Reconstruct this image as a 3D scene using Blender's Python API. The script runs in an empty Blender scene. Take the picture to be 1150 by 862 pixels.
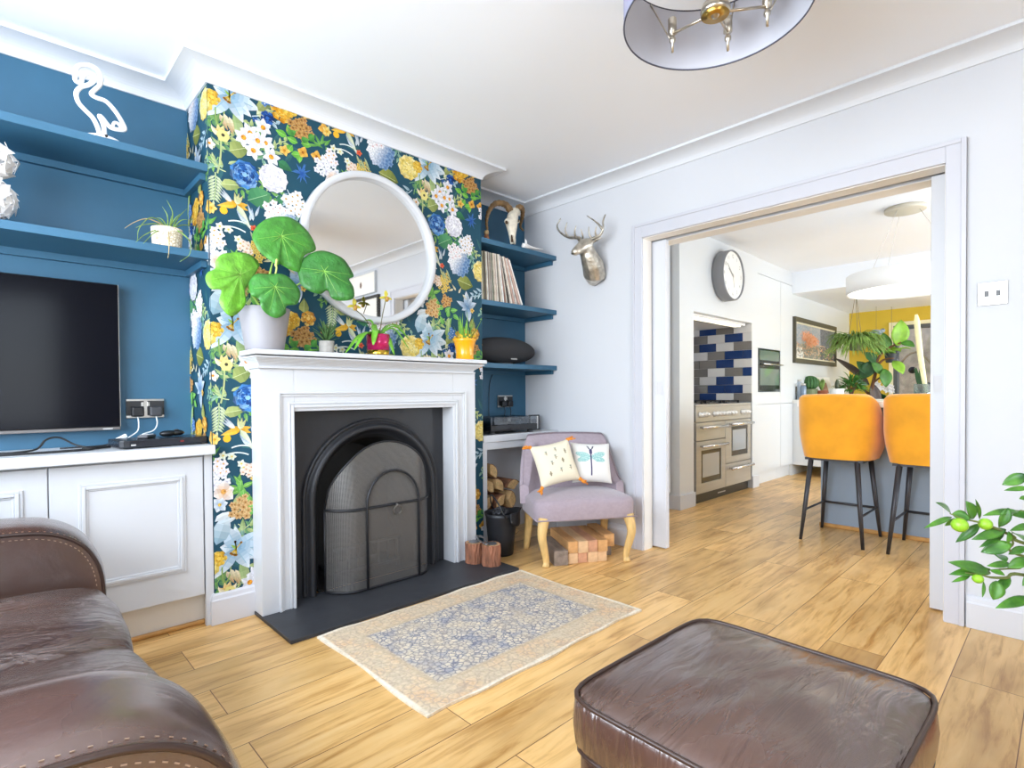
import bpy, math, random
from mathutils import Vector, Matrix
R = random.Random(7)
C = bpy.context.scene.collection
PI = math.pi
sin, cos = math.sin, math.cos

# ------------------------------------------------------------------ camera model (a measured real camera)
FPX, YAW, PITCH, ROLL, CX, CY, EYE = 606.34, math.radians(43.898), math.radians(.843), math.radians(-.397), 574.26, 450.92, 1.0
_f = Vector((sin(YAW)*cos(PITCH), cos(YAW)*cos(PITCH), -sin(PITCH)))
_r0 = Vector((cos(YAW), -sin(YAW), 0)); _u0 = _r0.cross(_f)
_r = _r0*cos(ROLL) + _u0*sin(ROLL); _u = -_r0*sin(ROLL) + _u0*cos(ROLL)

def ray(px, py): return _r*((px-CX)/FPX) + _u*((CY-py)/FPX) + _f
def at_x(px, py, x): d = ray(px, py); return d*(x/d.x) + Vector((0, 0, EYE))
def at_y(px, py, y): d = ray(px, py); return d*(y/d.y) + Vector((0, 0, EYE))
def at_z(px, py, z): d = ray(px, py); return d*((z-EYE)/d.z) + Vector((0, 0, EYE))
def at_d(px, py, t): return ray(px, py)*t + Vector((0, 0, EYE))

# ------------------------------------------------------------------ materials
def lin(h):
    h = h.lstrip('#')
    o = []
    for i in (0, 2, 4):
        c = int(h[i:i+2], 16)/255
        o.append(c/12.92 if c <= .04045 else ((c+.055)/1.055)**2.4)
    return (*o, 1)

def nd(nt, typ, **kw):
    n = nt.nodes.new(typ)
    for k, v in kw.items():
        if k in n.inputs: n.inputs[k].default_value = v
        else: setattr(n, k, v)
    return n

MATS = {}
def pm(name, col, rough=.5, metal=0., var=0., vscale=6., bump=0., bscale=40., stretch=None, coat=0., sheen=0., trans=0., emit=None, estr=0., spec=None, alpha=None, ior=None, dark=None, vdetail=3., sss=0.):
    if name in MATS: return MATS[name]
    m = bpy.data.materials.new(name); m.use_nodes = True
    nt = m.node_tree; b = nt.nodes['Principled BSDF']
    c = lin(col)
    b.inputs['Base Color'].default_value = c
    b.inputs['Roughness'].default_value = rough
    b.inputs['Metallic'].default_value = metal
    b.inputs['Coat Weight'].default_value = coat
    b.inputs['Sheen Weight'].default_value = sheen
    b.inputs['Transmission Weight'].default_value = trans
    if sss: b.inputs['Subsurface Weight'].default_value = sss; b.inputs['Subsurface Scale'].default_value = .01
    if spec is not None: b.inputs['Specular IOR Level'].default_value = spec
    if ior: b.inputs['IOR'].default_value = ior
    if alpha is not None: b.inputs['Alpha'].default_value = alpha
    if emit:
        b.inputs['Emission Color'].default_value = lin(emit); b.inputs['Emission Strength'].default_value = estr
    if var or bump:
        tc = nd(nt, 'ShaderNodeTexCoord'); mp = nd(nt, 'ShaderNodeMapping')
        nt.links.new(tc.outputs['Object'], mp.inputs[0])
        if stretch: mp.inputs['Scale'].default_value = stretch
    if var:
        n = nd(nt, 'ShaderNodeTexNoise', Scale=vscale, Detail=vdetail)
        nt.links.new(mp.outputs[0], n.inputs['Vector'])
        r = nd(nt, 'ShaderNodeValToRGB')
        d = lin(dark) if dark else (c[0]*(1-var), c[1]*(1-var), c[2]*(1-var), 1)
        r.color_ramp.elements[0].position = .3; r.color_ramp.elements[1].position = .7
        r.color_ramp.elements[0].color = d
        r.color_ramp.elements[1].color = c if dark else (min(1, c[0]*(1+var*.5)), min(1, c[1]*(1+var*.5)), min(1, c[2]*(1+var*.5)), 1)
        nt.links.new(n.outputs[0], r.inputs[0]); nt.links.new(r.outputs[0], b.inputs['Base Color'])
    if bump:
        n = nd(nt, 'ShaderNodeTexNoise', Scale=bscale, Detail=4.)
        nt.links.new(mp.outputs[0], n.inputs['Vector'])
        bp = nd(nt, 'ShaderNodeBump', Strength=bump, Distance=.01)
        nt.links.new(n.outputs[0], bp.inputs['Height']); nt.links.new(bp.outputs[0], b.inputs['Normal'])
    MATS[name] = m
    return m

def vcol_mat(name, rough=.55, spec=.3):
    """pigment of a printed or variegated surface, read from the mesh's own colours"""
    if name in MATS: return MATS[name]
    m = bpy.data.materials.new(name); m.use_nodes = True
    nt = m.node_tree; b = nt.nodes['Principled BSDF']
    a = nd(nt, 'ShaderNodeVertexColor', layer_name='Col')
    nt.links.new(a.outputs[0], b.inputs['Base Color'])
    b.inputs['Roughness'].default_value = rough; b.inputs['Specular IOR Level'].default_value = spec
    MATS[name] = m
    return m

# ------------------------------------------------------------------ mesh builder
class MB:
    def __init__(s): s.v = []; s.f = []; s.m = []; s.c = []; s.s = []; s.mi = 0; s.col = None; s.sm = False
    def face(s, idx, col=None):
        s.f.append(tuple(idx)); s.m.append(s.mi); s.c.append(col or s.col); s.s.append(s.sm)
    def add(s, pts): n = len(s.v); s.v += [tuple(p) for p in pts]; return n
    def poly(s, pts, col=None): n = s.add(pts); s.face(range(n, n+len(pts)), col); return s
    def box(s, x0, x1, y0, y1, z0, z1):
        if x0 > x1: x0, x1 = x1, x0
        if y0 > y1: y0, y1 = y1, y0
        if z0 > z1: z0, z1 = z1, z0
        n = s.add([(x0,y0,z0),(x1,y0,z0),(x1,y1,z0),(x0,y1,z0),(x0,y0,z1),(x1,y0,z1),(x1,y1,z1),(x0,y1,z1)])
        for q in ((3,2,1,0),(4,5,6,7),(0,1,5,4),(1,2,6,5),(2,3,7,6),(3,0,4,7)): s.face([n+i for i in q])
        return s
    def obox(s, c, ax, ay, az):
        """box from a centre and three half-axis vectors"""
        c, ax, ay, az = map(Vector, (c, ax, ay, az))
        n = s.add([c+ax*i+ay*j+az*k for k in (-1, 1) for i, j in ((-1,-1),(1,-1),(1,1),(-1,1))])
        for q in ((3,2,1,0),(4,5,6,7),(0,1,5,4),(1,2,6,5),(2,3,7,6),(3,0,4,7)): s.face([n+i for i in q])
        return s
    def prism(s, poly, axis, a, b):
        """2-D outline extruded along an axis: axis x -> (y,z), y -> (x,z), z -> (x,y)"""
        def P(p, t): return (t, p[0], p[1]) if axis == 'x' else (p[0], t, p[1]) if axis == 'y' else (p[0], p[1], t)
        k = len(poly); n = s.add([P(p, a) for p in poly] + [P(p, b) for p in poly])
        sm, s.sm = s.sm, False
        s.face(range(n, n+k)); s.face(range(n+2*k-1, n+k-1, -1))
        s.sm = sm
        for i in range(k): j = (i+1) % k; s.face((n+j, n+i, n+k+i, n+k+j))
        return s
    def tube(s, pts, r, n=8, cap=True, flat=1.):
        pts = [Vector(p) for p in pts]; k = len(pts)
        rs = r if isinstance(r, (list, tuple)) else [r]*k
        t = []
        for i in range(k):
            d = pts[min(i+1, k-1)] - pts[max(i-1, 0)]
            t.append(d.normalized() if d.length > 1e-9 else Vector((0, 0, 1)))
        a = Vector((0, 0, 1)) if abs(t[0].z) < .9 else Vector((1, 0, 0))
        u = t[0].cross(a).normalized(); base = len(s.v)
        sm, s.sm = s.sm, True
        for i in range(k):
            u = (u - t[i]*u.dot(t[i])).normalized(); w = t[i].cross(u)
            s.v += [tuple(pts[i] + (u*cos(2*PI*j/n) + w*sin(2*PI*j/n)*flat)*rs[i]) for j in range(n)]
        for i in range(k-1):
            for j in range(n):
                b = base+i*n; jj = (j+1) % n
                s.face((b+j, b+jj, b+n+jj, b+n+j))
        if cap: s.face([base+n-1-j for j in range(n)]); s.face([base+(k-1)*n+j for j in range(n)])
        s.sm = sm
        return s
    def lathe(s, prof, n=24, c=(0,0,0), smooth=True, M=None):
        base = len(s.v); k = len(prof); c = Vector(c)
        for r, z in prof:
            for j in range(n):
                p = Vector((r*cos(2*PI*j/n), r*sin(2*PI*j/n), z))
                s.v.append(tuple(c + (M @ p if M else p)))
        sm, s.sm = s.sm, smooth
        for i in range(k-1):
            for j in range(n):
                b = base+i*n; jj = (j+1) % n
                s.face((b+j, b+jj, b+n+jj, b+n+j))
        s.sm = False
        if prof[0][0] > 1e-6: s.face([base+n-1-j for j in range(n)])
        if prof[-1][0] > 1e-6: s.face([base+(k-1)*n+j for j in range(n)])
        s.sm = sm
        return s
    def ball(s, c, r, n=12, m=8, M=None):
        r = r if isinstance(r, (tuple, list)) else (r, r, r); c = Vector(c); base = len(s.v)
        for i in range(m+1):
            th = PI*i/m
            for j in range(n):
                p = Vector((r[0]*sin(th)*cos(2*PI*j/n), r[1]*sin(th)*sin(2*PI*j/n), -r[2]*cos(th)))
                s.v.append(tuple(c + (M @ p if M else p)))
        sm, s.sm = s.sm, True
        for i in range(m):
            for j in range(n):
                b = base+i*n; jj = (j+1) % n
                s.face((b+j, b+jj, b+n+jj, b+n+j))
        s.sm = sm
        return s
    def grid(s, fn, nu, nv, smooth=True, colfn=None):
        base = len(s.v)
        for i in range(nu+1):
            for j in range(nv+1): s.v.append(tuple(fn(i/nu, j/nv)))
        sm, s.sm = s.sm, smooth
        for i in range(nu):
            for j in range(nv):
                a = base+i*(nv+1)+j
                s.face((a, a+nv+1, a+nv+2, a+1), colfn((i+.5)/nu, (j+.5)/nv) if colfn else None)
        s.sm = sm
        return s
    def build(s, name, mats, parent=None, loc=None, rot=None, bev=0., seg=2, sub=0, solid=0., weld=False):
        me = bpy.data.meshes.new(name)
        me.from_pydata(s.v, [], s.f)
        mats = mats if isinstance(mats, (list, tuple)) else [mats]
        for m in mats: me.materials.append(m)
        me.polygons.foreach_set('material_index', s.m)
        me.polygons.foreach_set('use_smooth', s.s)
        if any(c is not None for c in s.c):
            at = me.color_attributes.new('Col', 'FLOAT_COLOR', 'CORNER'); buf = []
            for f, c in zip(s.f, s.c):
                c = c or (1, 1, 1, 1)
                if isinstance(c[0], (tuple, list)):
                    for q in c: buf += list(q)
                else: buf += list(c)*len(f)
            at.data.foreach_set('color', buf)
        me.update()
        o = bpy.data.objects.new(name, me); C.objects.link(o)
        if parent: o.parent = parent
        if loc is not None: o.location = loc
        if rot is not None: o.rotation_euler = rot
        if weld:
            w = o.modifiers.new('w', 'WELD'); w.merge_threshold = 1e-5
        if solid:
            w = o.modifiers.new('s', 'SOLIDIFY'); w.thickness = solid; w.offset = 0
        if bev:
            w = o.modifiers.new('b', 'BEVEL'); w.width = bev; w.segments = seg; w.limit_method = 'ANGLE'; w.angle_limit = math.radians(40)
            w.harden_normals = False
        if sub:
            w = o.modifiers.new('u', 'SUBSURF'); w.levels = sub; w.render_levels = sub
        return o

def thing(name, label, cat, loc=(0,0,0), rotz=0., group=None):
    o = bpy.data.objects.new(name, None); C.objects.link(o)
    o.empty_display_size = .05
    o.location = loc; o.rotation_euler = (0, 0, rotz); tag(o, label, cat, group)
    return o
def tag(o, label, cat, group=None):
    o['label'] = label; o['category'] = cat
    if group: o['group'] = group
    return o
def struct(o, label=None):
    o['kind'] = 'structure'
    if label: o['label'] = label
    return o
def copy_tree(o, parent=None):
    c = o.copy(); C.objects.link(c)
    if parent: c.parent = parent
    for ch in [q for q in o.children]: copy_tree(ch, c)
    return c

def sweep_plan(mb, path, prof, side=1):
    """profile [(offset from wall, z)] run along a plan path with mitred corners; side=1: room lies right of travel"""
    pts = [Vector((p[0], p[1])) for p in path]; k = len(pts); n = len(prof); base = len(mb.v)
    for i in range(k):
        def nrm(a, b): d = (b-a).normalized(); return Vector((d.y, -d.x))*side
        if i == 0: m = nrm(pts[0], pts[1])
        elif i == k-1: m = nrm(pts[-2], pts[-1])
        else:
            a, b = nrm(pts[i-1], pts[i]), nrm(pts[i], pts[i+1]); m = (a+b)/(1+a.dot(b))
        for o, z in prof: q = pts[i]+m*o; mb.v.append((q.x, q.y, z))
    for i in range(k-1):
        for j in range(n):
            a = base+i*n+j; jj = base+i*n+(j+1) % n
            mb.face((a, jj, jj+n, a+n) if side == 1 else (a, a+n, jj+n, jj))
    mb.face([base+j for j in range(n)][::side*-1]); mb.face([base+(k-1)*n+j for j in range(n)][::side])
    return mb

def bez(p, n=12):
    """smooth curve through the given points (Catmull-Rom)"""
    p = [Vector(q) for q in p]; out = []
    for i in range(len(p)-1):
        a = p[i-1] if i else p[0]*2-p[1]; b = p[i]; c = p[i+1]; d = p[i+2] if i+2 < len(p) else c*2-b
        for j in range(n):
            t = j/n
            out.append(.5*((2*b)+(c-a)*t+(2*a-5*b+4*c-d)*t*t+(3*b-a-3*c+d)*t**3))
    return out+[p[-1]]

def leaf(mb, p, d, up, L, W, bend=.3, fold=.15, n=6, wid=None, m=2, twist=0., col=None):
    """one leaf blade: base point, direction, up vector, length, width; bends towards -up along its length"""
    p = Vector(p); d = Vector(d).normalized(); up = Vector(up); up = (up - d*up.dot(d))
    up = up.normalized() if up.length > 1e-6 else d.orthogonal().normalized()
    wid = wid or (lambda t: sin(PI*min(1, t*.98+.02))**.8*(1-.25*t))
    base = len(mb.v)
    pos = p.copy(); ang = 0
    for i in range(n+1):
        t = i/n
        dd = d*cos(ang)-up*sin(ang); uu = up*cos(ang)+d*sin(ang)
        s = dd.cross(uu)
        if twist: s = s*cos(twist*t)+uu*sin(twist*t)
        w = max(W*.5*wid(t), W*.01)
        for j in range(-m, m+1):
            q = j/m
            mb.v.append(tuple(pos + s*w*q + uu*abs(q)*w*fold*2))
        pos = pos + dd*L/n; ang += bend/n
    k = 2*m+1; sm, mb.sm = mb.sm, True
    for i in range(n):
        for j in range(k-1):
            a = base+i*k+j
            mb.face((a, a+1, a+k+1, a+k), col)
    mb.sm = sm
    return pos

def text(body, size, mat, parent, loc, rot, name='lettering', ext=.0004):
    cu = bpy.data.curves.new(name, 'FONT'); cu.body = body; cu.size = size; cu.extrude = ext; cu.align_x = 'CENTER'; cu.align_y = 'CENTER'
    o = bpy.data.objects.new(name, cu); C.objects.link(o); cu.materials.append(mat)
    cu.resolution_u = 3; me = bpy.data.meshes.new_from_object(o); bpy.data.objects.remove(o)
    o = bpy.data.objects.new(name, me); C.objects.link(o); o.parent = parent; o.location = loc; o.rotation_euler = rot
    return o
# ================================================================== SHELL
YC, YA, XL, XR, ZC = 2.60, 2.93, -1.0, 2.972, 2.42       # chimney face, alcove wall, left wall, right wall, ceiling
CX0, CX1 = .691, 2.247                                   # chimney breast sides
M_wall = pm('wall_paint', '#cfd1d6', .75, var=.012, vscale=2, bump=.02, bscale=120)
M_ceil = pm('ceiling_paint', '#f1f5fb', .8, var=.015, vscale=1.5)
M_teal = pm('teal_paint', '#32627f', .5, var=.07, vscale=5, bump=.03, bscale=150)
M_white = pm('white_gloss', '#cbcdd1', .35, var=.01, vscale=3)
M_satin = pm('white_satin', '#cfd1d7', .45, var=.012, vscale=4)
M_kit = pm('kitchen_white', '#d6d9db', .3, var=.008, vscale=2)
M_yellow = pm('yellow_paint', '#d9b838', .7, var=.06, vscale=3)
M_black = pm('black_plastic', '#17181b', .35, var=.1, vscale=20)
M_bmetal = pm('black_metal', '#26272b', .42, metal=.3, bump=.05, bscale=80, var=.15, vscale=12)

def floor_mat():
    m = bpy.data.materials.new('oak_planks'); m.use_nodes = True; nt = m.node_tree; b = nt.nodes['Principled BSDF']; L = nt.links.new
    tc = nd(nt, 'ShaderNodeTexCoord')
    mp = nd(nt, 'ShaderNodeMapping'); L(tc.outputs['Object'], mp.inputs[0]); mp.inputs['Location'].default_value = (.35, .095, 0)
    br = nd(nt, 'ShaderNodeTexBrick', offset=.37, squash=1.)
    br.inputs['Scale'].default_value = 1; br.inputs['Brick Width'].default_value = 1.38; br.inputs['Row Height'].default_value = .193
    br.inputs['Mortar Size'].default_value = .0016; br.inputs['Mortar Smooth'].default_value = .3; br.inputs['Bias'].default_value = -.1
    br.inputs['Color1'].default_value = (.0, .0, .0, 1); br.inputs['Color2'].default_value = (1, 1, 1, 1); br.inputs['Mortar'].default_value = (.5, .5, .5, 1)
    L(mp.outputs[0], br.inputs['Vector'])
    # grain: noise drawn out along the plank, shifted per plank
    sh = nd(nt, 'ShaderNodeVectorMath', operation='MULTIPLY_ADD'); L(br.outputs['Color'], sh.inputs[0]); sh.inputs[1].default_value = (7, 3, 5)
    L(tc.outputs['Object'], sh.inputs[2])
    mg = nd(nt, 'ShaderNodeMapping'); mg.inputs['Scale'].default_value = (1.3, 13, 1); L(sh.outputs[0], mg.inputs[0])
    n1 = nd(nt, 'ShaderNodeTexNoise', Scale=2.2, Detail=7., Roughness=.62, Distortion=.6); L(mg.outputs[0], n1.inputs['Vector'])
    mk = nd(nt, 'ShaderNodeMapping'); mk.inputs['Scale'].default_value = (.9, 2.6, 1); L(sh.outputs[0], mk.inputs[0])
    n2 = nd(nt, 'ShaderNodeTexNoise', Scale=2.4, Detail=3.); L(mk.outputs[0], n2.inputs['Vector'])
    r = nd(nt, 'ShaderNodeValToRGB'); e = r.color_ramp.elements
    e[0].position = .28; e[0].color = lin('#b98743'); e[1].position = .75; e[1].color = lin('#f2cd90')
    k = r.color_ramp.elements.new(.5); k.color = lin('#eabf7c')
    L(n1.outputs[0], r.inputs[0])
    r2 = nd(nt, 'ShaderNodeValToRGB'); e = r2.color_ramp.elements
    e[0].position = .30; e[0].color = (.60, .52, .43, 1); e[1].position = .52; e[1].color = (1, 1, 1, 1); L(n2.outputs[0], r2.inputs[0])
    mx = nd(nt, 'ShaderNodeMix', data_type='RGBA', blend_type='MULTIPLY'); mx.inputs[0].default_value = .75
    L(r.outputs[0], mx.inputs[6]); L(r2.outputs[0], mx.inputs[7])
    r3 = nd(nt, 'ShaderNodeValToRGB'); e = r3.color_ramp.elements; e[0].color = (.80, .78, .75, 1); e[1].color = (1.08, 1.06, 1.03, 1); L(br.outputs['Color'], r3.inputs[0])
    m2 = nd(nt, 'ShaderNodeMix', data_type='RGBA', blend_type='MULTIPLY'); m2.inputs[0].default_value = 1; L(mx.outputs[2], m2.inputs[6]); L(r3.outputs[0], m2.inputs[7])
    m3 = nd(nt, 'ShaderNodeMix', data_type='RGBA'); L(br.outputs['Fac'], m3.inputs[0]); L(m2.outputs[2], m3.inputs[6]); m3.inputs[7].default_value = lin('#6b431f')
    L(m3.outputs[2], b.inputs['Base Color'])
    rr = nd(nt, 'ShaderNodeMapRange'); rr.inputs[3].default_value = .24; rr.inputs[4].default_value = .42; L(n1.outputs[0], rr.inputs[0]); L(rr.outputs[0], b.inputs['Roughness'])
    bp = nd(nt, 'ShaderNodeBump', Strength=.12, Distance=.004); L(n1.outputs[0], bp.inputs['Height']); L(bp.outputs[0], b.inputs['Normal'])
    b.inputs['Specular IOR Level'].default_value = .5
    return m
M_floor = floor_mat()
struct(MB().box(XL-.15, 9.45, -2.55, 3.1, -.1, 0).build('floor', M_floor))
cm = MB(); cm.box(XL-.15, 6.9, -2.55, 3.1, ZC, ZC+.1)
struct(cm.build('ceiling', M_ceil))
struct(MB().box(6.9, 9.45, -2.55, 3.1, 2.17, 2.6).build('ceiling_extension', M_ceil))

# walls of the living room, windows let in behind the camera
def wall_with_hole(mb, axis, t0, t1, a0, a1, z0, z1, holes):
    """slab t0..t1 thick along axis, spanning a0..a1, with rectangular holes (a,b,za,zb)"""
    def bx(a, b, za, zb):
        if b-a < 1e-5 or zb-za < 1e-5: return
        mb.box(t0, t1, a, b, za, zb) if axis == 'x' else mb.box(a, b, t0, t1, za, zb)
    cur = a0
    for a, b, za, zb in sorted(holes):
        bx(cur, a, z0, z1); bx(a, b, z0, za); bx(a, b, zb, z1); cur = b
    bx(cur, a1, z0, z1)
    return mb
struct(wall_with_hole(MB(), 'x', XL-.15, XL, -2.55, 3.1, 0, ZC, [(-.2, 2.5, .8, 2.2)]).build('wall_left', M_wall))
struct(wall_with_hole(MB(), 'y', -2.55, -2.4, XL, XR, 0, ZC, [(-.85, .6, .6, 2.2)]).build('wall_rear', M_wall))
struct(MB().box(XL, XR, YA, YA+.15, 0, ZC).build('wall_back', M_teal))
OY0, OY1, OZ = .382, 1.882, 1.975                        # doorway
wr = MB()
for a, b in ((XR, 3.065), (3.13, 3.24)):
    wall_with_hole(wr, 'x', a, b, -2.55, 3.1, 0, ZC, [(OY0, OY1, 0, OZ)])
struct(wr.build('wall_right', M_wall))

def thin_glass(name, gloss=.08, tint='#ffffff', rough=.02):
    m = bpy.data.materials.new(name); m.use_nodes = True; nt = m.node_tree
    out = nt.nodes['Material Output']; t = nd(nt, 'ShaderNodeBsdfTransparent'); g = nd(nt, 'ShaderNodeBsdfGlossy'); x = nd(nt, 'ShaderNodeMixShader')
    t.inputs[0].default_value = lin(tint); g.inputs['Roughness'].default_value = rough; x.inputs[0].default_value = gloss
    nt.links.new(t.outputs[0], x.inputs[1]); nt.links.new(g.outputs[0], x.inputs[2]); nt.links.new(x.outputs[0], out.inputs[0])
    return m
M_glass = thin_glass('window_glass')
def window(n, axis, t, a0, a1, z0, z1, nv):
    f = MB(); w = .05
    def bx(mb, a, b, za, zb, d=.035): mb.box(t-d, t+d, a, b, za, zb) if axis == 'x' else mb.box(a, b, t-d, t+d, za, zb)
    bx(f, a0, a1, z0, z0+w); bx(f, a0, a1, z1-w, z1); bx(f, a0, a0+w, z0+w, z1-w); bx(f, a1-w, a1, z0+w, z1-w)
    for i in range(1, nv): x = a0+(a1-a0)*i/nv; bx(f, x-.02, x+.02, z0+w, z1-w, .03)
    o = struct(f.build('window_%d' % n, M_white, bev=.004))
    g = MB(); bx(g, a0+w, a1-w, z0+w, z1-w, .003); g.build('window_glass', M_glass, o)
    return o
window(1, 'x', XL-.09, -.2, 2.5, .8, 2.2, 3)
window(2, 'y', -2.49, -.85, .6, .6, 2.2, 2)

# cornice, baseboards, architrave
CP = [(0, 2.352), (.008, 2.352), (.010, 2.360)] + [(.102-.09*cos(t*PI/16), 2.405-.045+.045*sin(t*PI/16)) for t in range(1, 8)] + [(.102, 2.4055), (.114, 2.4055), (.114, 2.4195), (0, 2.4195)]
cn = sweep_plan(MB(), [(XL, -2.4), (XL, YA), (CX0, YA), (CX0, YC), (CX1, YC), (CX1, YA), (XR, YA), (XR, -2.4), (XL, -2.4)], CP)
struct(cn.build('trim_1', pm('coving_paint', '#d9dce1', .6)), 'white plaster coving round the living room ceiling')
BP = [(0, .001), (.018, .001), (.018, .105), (.014, .112), (.012, .127), (.007, .135), (0, .135)]
struct(sweep_plan(MB(), [(CX0, 2.70), (CX0, YC), (.868, YC)], BP).build('baseboard_chimney', pm('grey_white_satin', '#cfd0d6', .45)))
b2 = sweep_plan(MB(), [(XR, 2.90), (XR, 1.952)], BP); sweep_plan(b2, [(XR, .306), (XR, -2.4)], BP)
struct(b2.build('baseboard_right', M_satin))
struct(sweep_plan(MB(), [(XR, -2.4), (XL, -2.4), (XL, 2.0)], BP).build('baseboard_rear', M_satin))
def architrave(x, s):
    a = MB()
    for (w, t) in ((.070, .016), (.026, .022)):           # flat board with a raised outer bead
        for (u0, u1) in ((0, .070),) if t < .02 else ((.052, .070),):
            a.box(x, x-s*t, OY1+u0, OY1+u1, 0, OZ+u1+.018); a.box(x, x-s*t, OY0-u1, OY0-u0, 0, OZ+u1+.018)
            a.box(x, x-s*t, OY0-u0, OY1+u0, OZ+u0+(.018 if u0 else 0), OZ+u1+.018)
    return a
struct(architrave(XR, 1).build('trim_2', pm('architrave_grey', '#c6c7cf', .45), bev=.002), 'pale grey architrave round the kitchen doorway')
struct(architrave(3.24, -1).build('trim_3', M_satin, bev=.002))
jl = MB()
for a, b in ((XR+.001, 3.064), (3.131, 3.239)):
    jl.box(a, b, OY1-.004, OY1+.004, 0, OZ+.002); jl.box(a, b, OY0-.004, OY0+.004, 0, OZ+.002); jl.box(a, b, OY0, OY1, OZ-.004, OZ+.004)
struct(jl.build('trim_4', pm('jamb_paint', '#e6e2dc', .45)), 'painted door lining inside the kitchen doorway')
M_chrome = pm('brushed_steel', '#c9c8c4', .28, metal=1., var=.08, vscale=30)
def pocket_door(n, y0, y1, py):
    d = MB().box(3.078, 3.118, y0, y1, .008, OZ-.006)
    o = struct(d.build('door_%d' % n, M_satin, bev=.003))
    p = MB(); z0, z1, w = .985, 1.075, .026                # flush pull let into the leaf
    p.box(3.0745, 3.079, py-w, py+w, z0, z0+.008); p.box(3.0745, 3.079, py-w, py+w, z1-.008, z1)
    p.box(3.0745, 3.079, py-w, py-w+.010, z0+.008, z1-.008); p.box(3.0745, 3.079, py+w-.010, py+w, z0+.008, z1-.008)
    h = p.build('flush_pull', M_white, o); h['label'] = 'white flush pull'
    MB().box(3.0765, 3.079, py-w+.010, py+w-.010, z0+.008, z1-.008).build('pull_recess', pm('pull_shadow_grey', '#c9c9cc', .5), o)
    return o
pocket_door(1, 1.787, 2.58, 1.835)
pocket_door(2, -.35, .449, .421)

# ---------------------------------------------------------------- kitchen shell
PY = 2.31
for nm, b in (('wall_kitchen_left', (3.24, 9.3, 2.97, 3.1, 0, ZC)), ('wall_recess_left', (4.205, 4.45, PY, 2.97, 0, ZC)), ('wall_recess_top', (4.45, 5.70, PY, 2.97, 1.715, ZC)), ('wall_recess_right', (5.70, 5.849, PY, 2.97, 0, ZC)),
              ('wall_over_cupboards', (5.849, 6.902, PY+.012, 2.97, 2.263, ZC)), ('wall_over_cupboard', (3.24, 4.205, 2.40, 2.97, 2.263, ZC)), ('wall_extension_left', (6.902, 9.3, 2.33, 2.97, 0, 2.17))):
    struct(MB().box(*b).build(nm, M_kit))
kb = MB(); kb.box(4.19, 4.46, PY-.014, PY, 0, .125); kb.box(4.19, 4.205, PY, 2.40, 0, .125); kb.box(5.69, 5.85, PY-.014, PY, 0, .125)
struct(kb.build('baseboard_kitchen', M_satin, bev=.003))
struct(wall_with_hole(MB(), 'x', 9.3, 9.45, -2.55, 3.1, 0, 2.17, [(.35, 1.78, .0, 1.93)]).build('wall_kitchen_end', M_yellow))
struct(wall_with_hole(MB(), 'y', -2.55, -2.4, 3.24, 9.3, 0, ZC, [(3.7, 6.6, .1, 2.1), (7.1, 9.0, .1, 2.05)]).build('wall_kitchen_right', M_kit))
window(3, 'y', -2.49, 3.7, 6.6, .1, 2.1, 4)
window(4, 'y', -2.49, 7.1, 9.0, .1, 2.05, 3)

# ---------------------------------------------------------------- printed wallpaper of the chimney breast
PAT = []                                                  # (layer, convex outline in wall coordinates, colour)
LAY = [0]
def Lr(): LAY[0] += 1; return LAY[0]
def W(px, py): p = at_y(px, py, YC); return (p.x, p.z)
def mixc(a, b, t): return tuple(a[i]*(1-t)+b[i]*t for i in range(3))+(1,)
def jit(c, k=.12): f = 1+R.uniform(-k, k); return (min(1, c[0]*f), min(1, c[1]*f), min(1, c[2]*f), 1)
def tri(l, pts, c): PAT.append((l, pts, c))
def petal(c, a, L, Wd, c0, c1, l=None, n=5, tip=.6, shade=.82, curve=0., vein=None):
    """petal or leaf: base c0 runs to tip c1, one half a tint deeper"""
    l = l or Lr(); c0, c1 = (lin(q) if isinstance(q, str) else q for q in (c0, c1))
    prev = None
    for i in range(n+1):
        t = i/n; aa = a+curve*t
        x = c[0]+cos(a+curve*t*.5)*L*t; y = c[1]+sin(a+curve*t*.5)*L*t
        w = Wd*.5*(sin(PI*min(1, t**tip)) if 0 < i < n else 0)
        cur = ((x-sin(aa)*w, y+cos(aa)*w), (x, y), (x+sin(aa)*w, y-cos(aa)*w))
        if prev:
            cc = mixc(c0, c1, t-.5/n)
            tri(l, [prev[0], prev[1], cur[1], cur[0]], jit(cc, .05)); tri(l, [prev[1], prev[2], cur[2], cur[1]], jit(tuple(v*shade for v in cc[:3])+(1,), .05))
        prev = cur
    if vein:
        stemline([(c[0], c[1]), (c[0]+cos(a+curve*.4)*L*.85, c[1]+sin(a+curve*.4)*L*.85)], L*.018, vein)
def stemline(pts, w, col, l=None):
    l = l or Lr(); col = lin(col) if isinstance(col, str) else col
    for i in range(len(pts)-1):
        (x0, y0), (x1, y1) = pts[i], pts[i+1]; d = math.hypot(x1-x0, y1-y0) or 1; nx, ny = -(y1-y0)/d*w/2, (x1-x0)/d*w/2
        tri(l, [(x0+nx, y0+ny), (x0-nx, y0-ny), (x1-nx, y1-ny), (x1+nx, y1+ny)], jit(col, .08))
def arc(p, q, bow, n=8):
    dx, dy = q[0]-p[0], q[1]-p[1]
    return [(p[0]+dx*i/n-dy*bow*4*(i/n)*(1-i/n), p[1]+dy*i/n+dx*bow*4*(i/n)*(1-i/n)) for i in range(n+1)]
def disc(c, r, col, l=None, n=9, sq=1.):
    l = l or Lr(); col = lin(col) if isinstance(col, str) else col
    tri(l, [(c[0]+r*cos(2*PI*i/n), c[1]+r*sq*sin(2*PI*i/n)) for i in range(n)], col)
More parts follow.
